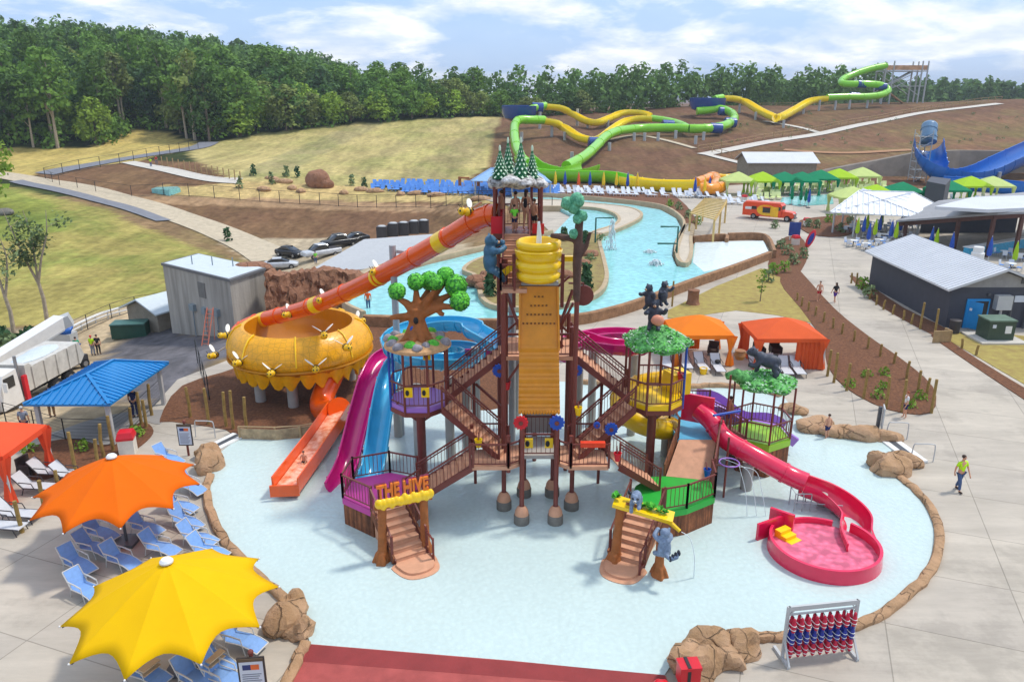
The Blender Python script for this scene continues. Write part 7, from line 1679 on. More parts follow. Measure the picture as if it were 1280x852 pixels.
g = G(1250,428,0); r = empty('transformer', (g[0],g[1],0), 'dark green transformer box on a pale concrete pad', 'transformer'); build(MB().box((g[0],g[1]+.8,.08),(3.3,2.8,.16)), 'pad', m_conc, r); build(MB().box((g[0],g[1]+.8,.85),(1.9,1.5,1.4)), 'cabinet', mat('transformer_green', (52,72,58), .5), r); build(MB().box((g[0],g[1]+.8,1.6),(2.0,1.6,.1)), 'lid', mat('transformer_lid', (96,120,104), .5), r); build(MB().box((g[0]+.45,g[1]+.03,.95),(.45,.03,.55)), 'warning_label', m_white, r); build(MB().box((g[0]-.6,g[1]+.03,1.2),(.25,.03,.25)), 'warning_label', m_paper, r)
g = G(1176,428,0); thing(MB().box((g[0],g[1],.45),(1.3,.08,.9), .1).box((g[0]+.65,g[1]+.4,.45),(.08,.8,.9), .1), 'timber_screen', m_tim, 'low timber panel at the path corner beside the grey building', 'panel')
# bar
bar = empty('bar_pavilion', G(1210,310), 'open-sided bar with dark beams, brown posts and flat grey roof', 'building')
a = G(1128,299,3.3); b = G(1330,270,3.3)
zb = 3.7
def top_(px, top, base): g_ = G(px, base, 0); return P(px, top, g_[1])
p1, p2, p3 = top_(1123,280,300), top_(1242,271,321), top_(1330,266,326)
bk_ = [G(1172,258,zb)[:2], G(1400,244,zb)[:2]]; rv = [add(p1,(-.6,-.5,.3)), add(p2,(0,-.6,.3)), add(p3,(3,-.6,.3)), (*bk_[1],5.2), (*bk_[0],4.2)]
build(MB().raw(rv+[add(v_,(0,0,.22)) for v_ in rv], [(4,3,2,1,0),(5,6,7,8,9)]+[(i,(i+1) % 5,5+(i+1) % 5,5+i) for i in range(5)]), 'roof', mat('bar_roof', (150,150,152), .6, var=.08), bar); m_beam = mat('brown_beam', (88,56,48), .6)
for u, v in ((p1,p2),(p2,p3)): build(MB().beam(u, v, .3, .5), 'beam', m_beam, bar)
for px, py in ((1134,302),(1202,315),(1243,321),(1279,323)):
    f = (px-1123)/119; e = lerp(p1, p2, f) if f <= 1 else lerp(p2, p3, (px-1242)/88); build(MB().box((e[0],e[1],e[2]/2),(.35,.35,e[2])), 'post', m_beam, bar)
e = G(1216,296,0); build(MB().box((e[0]+1,e[1]+3,1.5),(12,.3,3.0)), 'back_wall', m_char, bar); build(MB().box((e[0]-3,e[1]+2.7,2.2),(3,.2,1.2)), 'screen_panel', m_blk, bar); build(MB().box((e[0]+1.6,e[1]+2.7,2.2),(2.4,.2,1.2)), 'screen_panel', m_blk, bar)
c1, c2 = G(1206,322,0), G(1283,308,0); build(MB().beam(add(c1,(0,0,.55)), add(c2,(0,0,.55)), .6, 1.1), 'counter', mat('tiled_counter', (60,160,196), .4, var=.3, scale=6), bar); build(MB().beam(add(c1,(0,0,1.13)), add(c2,(0,0,1.13)), .9, .07), 'counter_top', m_white, bar)
cU = [G(1168,262,5)[:2],G(1235,266,5)[:2],G(1400,258,5)[:2],G(1400,244,5)[:2],G(1215,250,5)[:2]]; build(MB().prism(cU, 5.0, 5.35), 'upper_roof', m_wroof, bar)
build(MB().prism([G(1152,266,0)[:2],G(1175,272,0)[:2],G(1182,262,0)[:2],G(1158,258,0)[:2]], 0, zb+.9), 'corner_block', m_char, bar)
g = G(1272,262,0); r = empty('red_board', (g[0],g[1],0), 'red and blue shop front seen under the bar roof at the right edge', 'stall'); build(MB().box((g[0]+3,g[1],1.5),(10,.3,1.6)), 'fascia', m_redp, r); build(MB().box((g[0]+4,g[1]-.2,1.5),(6,.1,.9)), 'blue_panel', m_blue, r); build(MB().box((g[0]-1.2,g[1]-.25,1.5),(1.6,.1,1.0)), 'orange_panel', m_orange, r)
g = G(1219,335,0); r = empty('white_urn', (g[0],g[1],0), 'white stepped column standing before the bar counter', 'column'); build(MB().lathe([(0,0),(.75,0),(.75,.9),(.6,.95),(.62,1.6),(.5,1.65),(.5,2.2),(0,2.2)], (g[0],g[1],0), 16), 'shaft', m_white, r, True)
# white hip canopy
def ridge2(cs, z, a=.22, b=.78):
    l = lerp(cs[0], cs[3], .5); r_ = lerp(cs[1], cs[2], .5); return lerp(l, r_, a)[:2], lerp(l, r_, b)[:2]
wc = empty('shade_canopy', G(1090,285), 'big white and blue hip-roofed shade canopy over tables', 'canopy'); ze = 3.0
cw = [G(1038,265,ze)[:2],G(1158,271,ze)[:2],G(1172,256,ze)[:2],G(1052,254,ze)[:2]]; hip_roof(cw, *ridge2(cw, 0), ze, ze+2.2, mat('white_canopy', (232,234,238), .45), wc, gap=.6, rib=.1)
for px, py in ((1044,262),(1070,266),(1150,269),(1165,256),(1056,254)): e = G(px, py, ze); build(MB().rod((e[0],e[1],0),(e[0],e[1],ze), .12, 8), 'post', m_greyl, wc)

# ------------------------------------------------------------------ bus
def bus():
    a, b = G(933,273,0), G(998,279,0); d = norm(sub(b, a)); rz = math.atan2(d[1], d[0]); L_ = dist(a, b); r = empty('food_bus', ((a[0]+b[0])/2,(a[1]+b[1])/2+1.2,0), 'old orange and yellow bus with a serving hatch on the pale plaza', 'bus', rz=rz)
    s = L_/9.0; r.scale = (s,)*3; B = lambda *a_, **k: build(*a_, local=True, **k); m_o = mat('bus_orange', (230,74,28), .35, var=.05, coat=.3); m_y = mat('bus_yellow', (246,190,30), .35, coat=.3)
    def prism_y(pts, y0, y1): n = len(pts); return MB().raw([(x,y0,z) for x,z in pts]+[(x,y1,z) for x,z in pts], [tuple(range(n)), tuple(range(2*n-1,n-1,-1))]+[(i,n+i,n+(i+1) % n,(i+1) % n) for i in range(n)])
    B(prism_y([(-4.5,.6),(2.2,.6),(2.3,2.6),(2.0,2.9),(-4.2,2.9),(-4.5,2.6)], -1.15, 1.15), 'body', m_o, r, smooth=True); B(prism_y([(2.2,.6),(4.3,.6),(4.35,1.3),(4.0,1.6),(2.28,1.75)], -.95, .95), 'bonnet', m_o, r); B(MB().box((-1.1,0,2.95),(6.2,1.7,.12)), 'roof', mat('bus_roof', (216,110,84), .5), r)
    n = 16; B(MB().raw([(-.3+1.7*math.cos(2*PI*k/n),-1.17,1.7+.95*math.sin(2*PI*k/n)) for k in range(n)], [tuple(range(n))]), 'sun_emblem', m_y, r); B(MB().box((1.1,-1.165,1.5),(1.3,.03,1.7)), 'yellow_panel', m_y, r)
    B(MB().box((-.3,-1.19,1.75),(1.3,.04,.95)), 'serving_hatch', m_glass, r); B(MB().box((-.3,-1.5,2.3),(1.4,.6,.05)), 'awning', m_redp, r); B(MB().box((-2.5,-1.165,2.0),(.9,.03,.55)), 'window', m_glass, r); B(MB().box((-3.5,-1.165,1.9),(1.1,.03,.45)), 'pale_lettering', m_white, r); B(MB().box((1.85,-1.165,2.1),(.5,.03,.6)), 'window', m_glass, r)
    B(MB().box((2.29,0,2.2),(.05,2.0,.65)), 'windscreen', m_glass, r); B(MB().box((4.38,0,1.0),(.06,1.2,.6)), 'grille', m_rim, r); B(MB().box((4.4,0,.55),(.2,2.0,.22)), 'bumper', m_rim, r)
    for y in (-.75,.75): B(MB().ball((4.3,y,1.35),(.12,.18,.18)), 'headlight', m_white, r, smooth=True)
    for x in (-2.5,3.3):
        for y in (-1.0,1.0): wheel((x,y,.5), .5, .35, r, 'y')
bus()
pg = empty('pergola', G(885,285), 'pale timber pergola with open slatted roof beside the river bend', 'pergola'); cs = [G(863,268,2.9),G(893,276,2.9),G(908,252,2.9),G(880,250,2.9)]; m_pt = mat('pale_timber', (206,176,112), .8, var=.15)
for c in cs+[lerp(cs[0], cs[3], .5), lerp(cs[1], cs[2], .5)]: build(MB().rod((c[0],c[1],0), c, .13, 8), 'post', m_pt, pg)
for u, v in ((cs[0],cs[3]),(cs[1],cs[2])): build(MB().beam(u, v, .2, .25), 'beam', m_pt, pg)
for k in range(13): build(MB().beam(add(lerp(cs[0],cs[3],k/12),(0,0,.2)), add(lerp(cs[1],cs[2],k/12),(0,0,.2)), .28, .12), 'slat', m_pt, pg)
# shed behind the tents
a = G(930,226,0); b = G(1020,224,0); house(((a[0]+b[0])/2+1, a[1]+8), 9, dist(a,b)-2, 3.2, 1.6, PI/2-.02, 'pool_shed', 'long low building with a pale metal roof behind the tents', m_tanw, m_wroof, ribs=False)
# tents
tents = [(921,243,'p'),(951,243,'l'),(978,243,'g'),(1000,243,'g'),(1023,240,'g'),(1046,238,'l'),(1075,236,'p'),(1062,266,'p'),(1091,263,'l'),(1124,259,'g'),(1181,256,'g'),(1209,250,'l'),(1236,250,'p')]
base = {}; names = {'p': 'pale lime', 'l': 'bright lime', 'g': 'dark green'}; mm_ = {'p': m_plime, 'l': m_lime2, 'g': m_teal2}
where = ['at the left end of the back row','second from left in the back row','left of three green ones in the back row','middle of three green ones in the back row','right of three green ones in the back row','just right of the green ones in the back row','at the right end of the back row','right behind the white shade canopy','between a pale tent and a green tent behind the white canopy','alone right of the white shade canopy','left of the right-hand group before the half-pipe','in the middle of the right-hand group before the half-pipe','at the right end of the group before the half-pipe']
for (px, py, k), w_ in zip(tents, where):
    g = G(px, py, 0); lb = '%s tent %s' % (names[k], w_)
    if k not in base: base[k] = cabana((g[0],g[1],0), 5.2, 4.6, 2.5, 3.9, mm_[k], lb, 'tents round the far pool', name='pool_tent')
    else: copy_tree(base[k], (g[0],g[1],0), 0, lb)
struct(MB().prism([G(*p)[:2] for p in ((978,247),(1040,243),(1042,255),(1000,258),(975,254))], .01, .06, False), 'far_pool_water', m_river)
struct(MB().prism([G(*p)[:2] for p in ((1118,244),(1150,243),(1152,249),(1120,250))], .01, .06, False), 'far_pool_water', m_river)
p_ = [GT(*p) for p in ((190,241),(196,236),(222,234),(226,240),(212,245))]; struct(MB().prism(p_, min(q_[2] for q_ in p_)-1, max(q_[2] for q_ in p_)+.15, False), 'upper_river_water', m_river)
# far seats
m_fblue = mat('far_blue_sling', (84,142,216), .7, var=.1); m_flime = mat('far_lime_sling', (206,216,150), .7, var=.08); m_fwhite = mat('far_white_sling', (212,218,226), .6, var=.06)
def far_seat(m, nm):
    mb = MB(); mb.box((.25,0,.34),(1.15,.62,.06)); mb.beam((-.3,0,.36),(-.75,0,1.0), .62, .06)
    for x in (-.3,.75):
        for y in (-.27,.27): mb.box((x,y,.17),(.05,.05,.34))
    return build(mb, nm, m)
FS = {'b': far_seat(m_fblue, 'beach_chair'), 'l': far_seat(m_flime, 'sun_lounger'), 'w': far_seat(m_fwhite, 'deck_chair')}; fused = set()
flab = {'b': ('blue beach chair in the long rows below the dry grass dome', 'beach chair', 'blue beach chairs below the dry grass dome'), 'l': ('pale lime sun lounger in the rows round the far pool', 'sun lounger', 'pale lime sun loungers round the far pool'), 'w': ('white deck chair in the rows along the outer river bank', 'deck chair', 'white deck chairs along the outer river bank')}
def seat(k, p_, rz, s=1.0):
    l, c, g_ = flab[k]
    if k not in fused: fused.add(k); o = FS[k]; o.location = p_; o.rotation_euler = (0,0,rz); tag(o, l, c, g_)
    else: o = copy_tree(FS[k], p_, rz)
    o.scale = (s,)*3
for row in range(5):
    for px in range(468, 700, 6):
        py = 230+row*2.5+(px-468)*.036*(1 if row < 4 else .9)
        if (px < 500 and row in (0,4)) or rnd.random() < .12: continue
        p_ = GT(px+rnd.uniform(-2,2), py); seat('b', p_, -1.5+rnd.uniform(-.3,.3), 1.2)
for row in range(5):
    for px in range(948, 1112, 6):
        py = 250-row*3.6-(px-948)*.03
        if (976 < px < 1044 and row < 2) or rnd.random() < .25: continue
        g = G(px+rnd.uniform(-2,2), py, 0); seat('l', g, -2.0+rnd.uniform(-.3,.3), 1.15)
for row in range(2):
    for px in range(690, 905, 7):
        if rnd.random() < .15: continue
        g = G(px+rnd.uniform(-2,2), 239+row*3.0+(px-690)*.030, 0); seat('w', g, -1.2+rnd.uniform(-.4,.4), 1.1)
for px, py in [(rnd.uniform(905,960), rnd.uniform(245,256)) for _ in range(16)]+[(rnd.uniform(1190,1240), rnd.uniform(250,262)) for _ in range(12)]: seat('w', G(px, py, 0), rnd.uniform(-2,0), 1.0)
# closed parasols
def parasol(m):
    r = empty('closed_parasol', (0,0,0), 'x', 'parasol'); build(MB().rod((0,0,0),(0,0,2.7), .04, 6), 'pole', m_greyl, r, local=True); build(MB().lathe([(.05,.75),(.2,.85),(.24,1.2),(.16,2.0),(.03,2.65)], (0,0,0), 10), 'furled_canopy', m, r, True, local=True); build(MB().lathe([(.0,0),(.3,0),(.3,.12),(0,.14)], (0,0,0), 12), 'base', m_greyd, r, True, local=True); return r
PS = {'b': (parasol(m_blue), 'blue'), 'l': (parasol(m_lime2), 'lime green'), 'y': (parasol(m_gold), 'yellow'), 'o': (parasol(m_orange), 'orange'), 'g': (parasol(m_teal2), 'dark green')}; pu = set()
def par(k, px, py, lb, group, s=1.2):
    g = G(px, py, 0); o, cn = PS[k]
    if k not in pu: pu.add(k); o.location = g; o['label'] = lb % cn; o['group'] = group; o.scale = (s,)*3
    else: copy_tree(o, g, 0, lb % cn, s, group)
for k, px, py in (('y',694,238),('b',706,238),('o',723,239),('b',737,239),('y',754,239),('y',770,239),('b',784,240),('y',796,240),('b',868,247),('y',880,247),('b',886,246)): par(k, px, py, 'closed %s parasol standing among the white deck chairs', 'closed parasols along the river', 1.3)
for k, px, py in (('l',1070,300),('b',1078,298),('l',1082,294),('b',1084,308),('l',1092,302),('b',1098,296),('l',1100,290),('l',1118,306),('b',1112,304),('b',1124,296),('l',1168,316),('b',1162,314),('b',1187,322),('l',1266,335)): par(k, px, py, 'closed %s parasol at the cafe tables by the white shade canopy and bar', 'closed parasols at the cafe tables', 1.05)
for k, px, py in (('g',989,256),('g',1000,257),('g',1006,258),('b',1010,260),('b',1234,330)): par(k, px, py, 'closed %s parasol at the front edge of the far pool or bar', 'closed parasols by the far pool', 1.1)
# cafe tables
def cafe():
    r = empty('cafe_table', (0,0,0), 'small round white cafe table by the white shade canopy', 'table', 'cafe tables by the shade canopy'); build(MB().lathe([(0,.72),(.5,.72),(.5,.76),(0,.76)], (0,0,0), 16), 'table_top', m_white, r, True, local=True); build(MB().rod((0,0,0),(0,0,.72), .05, 8), 'pedestal', m_greyd, r, local=True); return r
def cchair():
    r = empty('cafe_chair', (0,0,0), 'blue and white chair at the cafe tables by the shade canopy', 'chair', 'blue chairs at the cafe tables'); build(MB().box((0,0,.45),(.45,.45,.05)), 'seat', m_fblue, r, local=True); build(MB().beam((-.22,0,.45),(-.3,0,.95), .45, .05), 'backrest', m_fwhite, r, local=True); mb = MB()
    for x in (-.2,.2):
        for y in (-.2,.2): build(MB().rod((x,y,.45),(x*1.1,y*1.1,0), .025, 5), 'leg', m_greyl, r, local=True)
    return r
ct_, cc_ = cafe(), cchair(); first = True
for px, py in ((1066,308),(1082,312),(1098,307),(1060,290),(1075,286),(1092,284),(1108,288),(1122,284),(1140,286),(1105,300),(1190,330),(1262,338),(1278,326),(1255,322),(1130,300)):
    g = G(px, py, 0)
    if first: ct_.location = g
    else: copy_tree(ct_, g)
    for k in range(4):
        a = PI/4+k*PI/2+rnd.uniform(-.3,.3); l = (g[0]+.8*math.cos(a), g[1]+.8*math.sin(a), 0)
        if first: cc_.location = l; cc_.rotation_euler = (0,0,a+PI); first = False
        else: copy_tree(cc_, l, a+PI)
# plaza bits
g = G(992,300,0); r = empty('guard_stand', g, 'dark blue lifeguard board on short legs at the planting bed', 'stand'); build(MB().box((g[0],g[1],1.35),(1.35,.2,1.6)), 'board', mat('board_blue', (20,56,130), .5), r); 
for x in (-.5,.5): build(MB().rod((g[0]+x,g[1],0),(g[0]+x,g[1],.6), .06, 6), 'leg', m_white, r)
g = G(1012,309,0); r = empty('tube_rack', g, 'leaning round red and dark striped board beside a cream bin', 'board'); M_ = Matrix.Translation((g[0],g[1],1.0)) @ Matrix.Rotation(.35,4,'Y'); build(MB().ball((0,0,0),(.45,.12,1.1),14,10,M_), 'board', m_redp, r, True); build(MB().ball((0,-.04,0),(.3,.12,.8),14,10,M_), 'dark_panel', m_ljb, r, True)
# timber gateway and blue canopy near the beach chairs
for px, top, bot in ((575,221,240),(598,221,241)):
    p_ = GT(px, bot); z1 = P(px, top, p_[1])[2]; thing(MB().rod((p_[0],p_[1],p_[2]-.2),(p_[0],p_[1],z1), .3, 8).rod((p_[0],p_[1],z1-.2),(p_[0]+1.8,p_[1],z1-.2), .18, 6), 'gateway_post', m_logo, 'thick brown gateway post %s of the pair by the beach chairs' % ('left' if px < 580 else 'right'), 'post', smooth=True)
bc_ = empty('beach_canopy', G(640,236), 'pale blue hip-roofed canopy behind the tower top', 'canopy'); cw = [G(588,226,2.6)[:2],G(690,228,2.6)[:2],G(682,221,2.6)[:2],G(600,220,2.6)[:2]]; hip_roof(cw, *ridge2(cw, 0), 2.6, 4.4, mat('pale_blue_roof', (140,176,214), .5), bc_, ribs=False)
for px, py in ((594,225),(688,227),(640,226)): e = G(px, py, 2.6); build(MB().rod((e[0],e[1],-.3),(e[0],e[1],2.7), .14, 8), 'post', m_greyl, bc_)
# river sprays
def spray(pts, label): thing(MB().tube(pts, .1, 8), 'spray_pipe', mat('dark_green_pipe', (30,90,76), .45), label, 'water sprayer', smooth=True)
g = G(846,312,.9); spray([(g[0],g[1],.4),(g[0],g[1],3.4),(g[0]-1.9,g[1],3.4)], 'taller dark green spray pipe at the tip of the narrow spit'); g = G(846,316,.9); spray([(g[0],g[1],.4),(g[0],g[1],1.9),(g[0]-2.1,g[1],1.9)], 'lower dark green spray pipe at the tip of the narrow spit')
g = G(744,302,.9); spray([(g[0],g[1],.4),(g[0],g[1],3.6),(g[0]+2.0,g[1],3.6)], 'dark green spray pipe on the river island')
def plume(px, py, h, r, label):
    g = G(px, py, RZ); mb = MB(); q = random.Random(px)
    for k in range(120): z = q.random()**1.3*h; rr = r*(.3+.7*(1-z/h)); a = q.uniform(0,6.3); w_ = q.uniform(.04,.11)*r; mb.rock((g[0]+rr*math.cos(a)*q.random(), g[1]+rr*math.sin(a)*q.random(), RZ+z), (w_,w_,w_*(1.0+h*.8)), k, .3, 6, 5)
    thing(mb, 'water_plume', m_foam, label, 'water jet', smooth=True)
plume(764,312,3.2,.7,'white water plume falling beside the river island'); plume(820,331,.5,1.0,'low patch of white splash in the river left of the narrow spit'); plume(812,316,.3,.9,'faint white splash in the middle of the river')
# ------------------------------------------------------------------ plants
def shrub(p_, r, h, m, label, cat='shrub', name='shrub', n=60, group=None, stem=True):
    q = random.Random(int(p_[0]*37+p_[1]*11)); root = empty(name, p_, label, cat, group); mb = MB(); vs = []; fs = []
    for _ in range(n):
        a = q.uniform(0,6.3); u = q.uniform(.05,1); k = math.sqrt(q.random())*(1.1-u*.55); c = (p_[0]+r*k*math.cos(a), p_[1]+r*k*math.sin(a), p_[2]+h*u); d = norm((math.cos(a)+q.gauss(0,.6), math.sin(a)+q.gauss(0,.6), .6+q.gauss(0,.5))); t = norm(cross(d, (q.gauss(0,1),q.gauss(0,1),q.gauss(0,1)))); s = (r+h)*.11*q.uniform(.7,1.4); b_ = cross(d, t); o = len(vs)
        vs += [add(c, mul(t, s)), add(c, mul(b_, s*.5)), add(c, mul(t, -s)), add(c, mul(b_, -s*.5))]; fs.append((o,o+1,o+2,o+3))
    build(mb.raw(vs, fs), 'foliage', m, root)
    if stem: build(MB().rod(add(p_,(0,0,-.1)), add(p_,(0,0,h*.7)), max(.02, r*.07), 6), 'stem', m_bark, root)
    return root
m_lf1 = mat('bright_leaf', (118,156,44), .7, var=.3, scale=3, trans=.25); m_lf2 = mat('deep_leaf', (44,84,40), .7, var=.3, scale=3, trans=.15); m_lf3 = mat('grey_leaf', (110,130,84), .7, var=.3, scale=3, trans=.2)
for px, py, w_ in ((1083,470,'nearest the round end of the bark bed'),(1062,482,'beside the cabana-side posts'),(1105,468,'in the middle of the wide end of the bark bed'),(1103,486,'lower middle of the wide end of the bark bed'),(1097,497,'lowest left in the bark bed'),(1137,508,'between the last posts of the bark bed'),(1150,498,'at the right tip of the bark bed')): shrub(G(px,py,.05), .45, .5, m_lf1, 'small bright green shrub '+w_)
for px, py, w_ in ((104,562,'in the bark bed right of the coral cabana'),(172,543,'beside the cream litter bin'),(36,563,'just behind the coral cabana canopy')): shrub(G(px,py,.05), .5, .55, m_lf1, 'small bright green shrub '+w_)
for px, py, w_, h in ((613,368,'left of the tower on the island',2.6),(733,360,'at the right edge of the island',2.4),(731,306,'at the back of the island',1.7),(705,300,'behind the painted branch pole',1.6)): shrub(G(px,py,.85), .55, h*.9, m_lf2, 'dark pointed conifer '+w_, 'conifer', 'conifer', 140)
for px, py in ((968,285),(975,310),(985,318),(992,330),(980,340),(1004,322),(966,342),(960,352),(1020,285),(1035,278),(1050,290),(1062,280),(1010,284),(848,262),(860,272),(838,258),(872,280),(1086,372),(1078,360)): shrub(G(px,py,.05), .7, 1.1, rnd.choice([m_lf1,m_lf3,m_lf3]), 'loose green and yellow shrub in the planting beds along the plaza', group='shrubs in the plaza planting beds')
for px, py in ((752,300),(738,325),(690,372),(665,358),(628,352),(640,340),(720,372)): shrub(G(px,py,.85), .7, .7, rnd.choice([m_lf1,m_lf3]), 'low shrub on the river island', group='shrubs on the river island', stem=False)
mb = MB(); 
for i, (px, py, s) in enumerate(((595,352,.9),(612,345,.7),(735,318,.8),(728,330,.6),(605,360,.6),(705,345,.7))): g = G(px,py,.85); thing(MB().rock((g[0],g[1],.95),(s*1.3,s,s*.6), i+90), 'boulder', m_rockred, '%s brown boulder from the left on the river island' % ORD[i], 'boulder', smooth=True)
p_ = G(950,377,0); root = empty('sapling', p_, 'thin young tree on the dry lawn behind the orange cabanas', 'tree'); build(MB().tube([p_, add(p_,(.05,0,2.2))], [.05,.02], 6), 'trunk', m_bark, root); 
mb = MB(); q = random.Random(2); vs = []; fs = []
for _ in range(110):
    a = q.uniform(0,6.3); z = q.uniform(.8,2.9); k = .5*math.sin((z-.6)/2.5*PI)*q.random()+.05; c = add(p_,(k*math.cos(a),k*math.sin(a),z)); s = .11; o = len(vs); t = norm((q.gauss(0,1),q.gauss(0,1),q.gauss(0,1))); b_ = norm(cross(t,(0.3,.2,1))); vs += [add(c,mul(t,s)),add(c,mul(b_,s)),add(c,mul(t,-s)),add(c,mul(b_,-s))]; fs.append((o,o+1,o+2,o+3))
build(mb.raw(vs, fs), 'foliage', m_lf1, root)
g = G(866,380,0); mb = MB().lathe([(0,0),(.62,0),(.5,.3),(.48,1.0),(.52,1.25),(.3,1.3),(0,1.28)], (g[0],g[1],0), 14); thing(mb, 'stump', m_rockred, 'red-brown artificial tree stump beside the river path', 'stump', smooth=True)
g = G(840,383,0); thing(MB().rod((g[0],g[1],0),(g[0],g[1],2.2), .08, 8), 'wooden_post', m_post, 'lone timber post beside the river behind the leafy turret roof', 'post', smooth=True)
for i, (px, py) in enumerate(((430,242),(450,238),(470,240),(500,244),(520,243),(545,245),(390,226),(340,224),(353,228),(365,236),(330,238),(600,250),(375,240))):
    p_ = GT(px, py); thing(MB().rock((p_[0],p_[1],p_[2]+.2),(.9+.5*(i % 3),.8,.55), i+200), 'boulder', m_rock, 'tan boulder scattered on the berm below the dry grass dome', 'boulder', 'boulders scattered on the berm', smooth=True)
for i, (px, py) in enumerate(((317,220),(358,221),(372,222),(440,232),(455,236),(300,235),(285,302),(340,230))):
    p_ = GT(px, py); shrub(p_, .7, 2.2, m_lf3 if i % 2 else m_lf2, 'small young evergreen on the berm or road bank', group='young evergreens on the berm')
for i in range(46):
    px = rnd.uniform(880,1275); py = rnd.uniform(140,185); p_ = GT(px, py); shrub(p_, .8, .7, m_lf3, 'small low shrub planted on the brown hillside', group='shrubs planted on the brown hillside', n=26, stem=False)
# thin trees on the left slope
def thin_tree(px, py, topy, seed, label, forks=2, dens=150, m=m_lf1, spread=1.0):
    p_ = GT(px, py); h = P(px, topy, p_[1])[2]-p_[2]; q = random.Random(seed); root = empty('bare_tree', p_, label, 'tree'); tk = MB(); vs = []; fs = []
    tk.tube([add(p_,(0,0,-.3)), add(p_,(.1,0,h*.25)), add(p_,(-.1,0,h*.4))], [.22,.17,.14], 8)
    for f in range(forks):
        a = (f-(forks-1)/2)*1.3*spread; e = [add(p_,(-.1,0,h*.38)), add(p_,(a*.6,q.uniform(-.4,.4),h*.6)), add(p_,(a*1.2,q.uniform(-.6,.6),h*.8)), add(p_,(a*1.5,q.uniform(-.8,.8),h))]; s_ = spline(e, 4); tk.tube(s_, [.13-.11*i/(len(s_)-1) for i in range(len(s_))], 6)
        for k in range(7):
            b0 = s_[int(len(s_)*.25)+k]; an = q.uniform(0,6.3); l = q.uniform(.5,1.5); b1 = add(b0,(l*math.cos(an),l*math.sin(an),l*.5)); tk.tube([b0,b1], [.035,.01], 5)
            for _ in range(dens//7):
                c = add(lerp(b0,b1,q.uniform(.3,1.2)), (q.gauss(0,.35),q.gauss(0,.35),q.gauss(0,.3))); t = norm((q.gauss(0,1),q.gauss(0,1),q.gauss(0,1))); b_ = norm(cross(t,(.3,.5,1))); s = q.uniform(.13,.28); o = len(vs); vs += [add(c,mul(t,s)),add(c,mul(b_,s*.6)),add(c,mul(t,-s)),add(c,mul(b_,-s*.6))]; fs.append((o,o+1,o+2,o+3))
    build(tk, 'trunk', m_barkpale, root, True); build(MB().raw(vs, fs), 'foliage', m, root)
thin_tree(60,408,262,3,'thin forked tree with sparse leaves on the left grassy slope',3,330,m_lf3); thin_tree(18,420,292,5,'half bare grey tree at the left edge beside the truck',2,110,m_lf3); 
lt = copy_tree(protos[4], GT(-22,262), .3, 'leafy yellow green tree at the left picture edge beside the road', .95)
for i, (px, py) in enumerate(((0,430),(10,440),(28,438),(-15,425),(40,430),(-30,440))): p_ = GT(px, py); shrub(p_, 1.3, 1.5, m_lf3 if i % 2 else m_lf2, 'weedy bush below the thin trees at the left edge', group='weedy bushes at the left edge', n=120, stem=False)
p_ = GT(5,268); thing(MB().rock((p_[0],p_[1],p_[2]+.3),(1.6,1.2,.8), 3), 'boulder', m_stone, 'grey boulder on the green slope at the left edge', 'boulder', smooth=True)
# ------------------------------------------------------------------ people
m_skin = mat('skin', (206,150,120), .6, var=.05); m_skin2 = mat('skin_tan', (178,120,90), .6, var=.05); m_hair = mat('hair_brown', (58,40,30), .7); m_hair2 = mat('hair_red', (140,72,36), .7)
def skinmesh(name, V, E, R, m, parent, sub_=1, root=0):
    me = bpy.data.meshes.new(name); me.from_pydata(V, E, []); o = bpy.data.objects.new(name, me); COL.objects.link(o)
    md = o.modifiers.new('k', 'SKIN'); 
    for i, r in enumerate(R): me.skin_vertices[0].data[i].radius = (r, r)
    for i in range(len(V)): me.skin_vertices[0].data[i].use_root = (i == root)
    md.use_smooth_shade = True
    s = o.modifiers.new('s', 'SUBSURF'); s.levels = sub_; s.render_levels = sub_
    dg = bpy.context.evaluated_depsgraph_get(); nm = bpy.data.meshes.new_from_object(o.evaluated_get(dg)); o.modifiers.clear(); o.data = nm; bpy.data.meshes.remove(me); nm.name = name
    nm.materials.clear(); nm.materials.append(m); nm.shade_smooth()
    o.parent = parent; return o
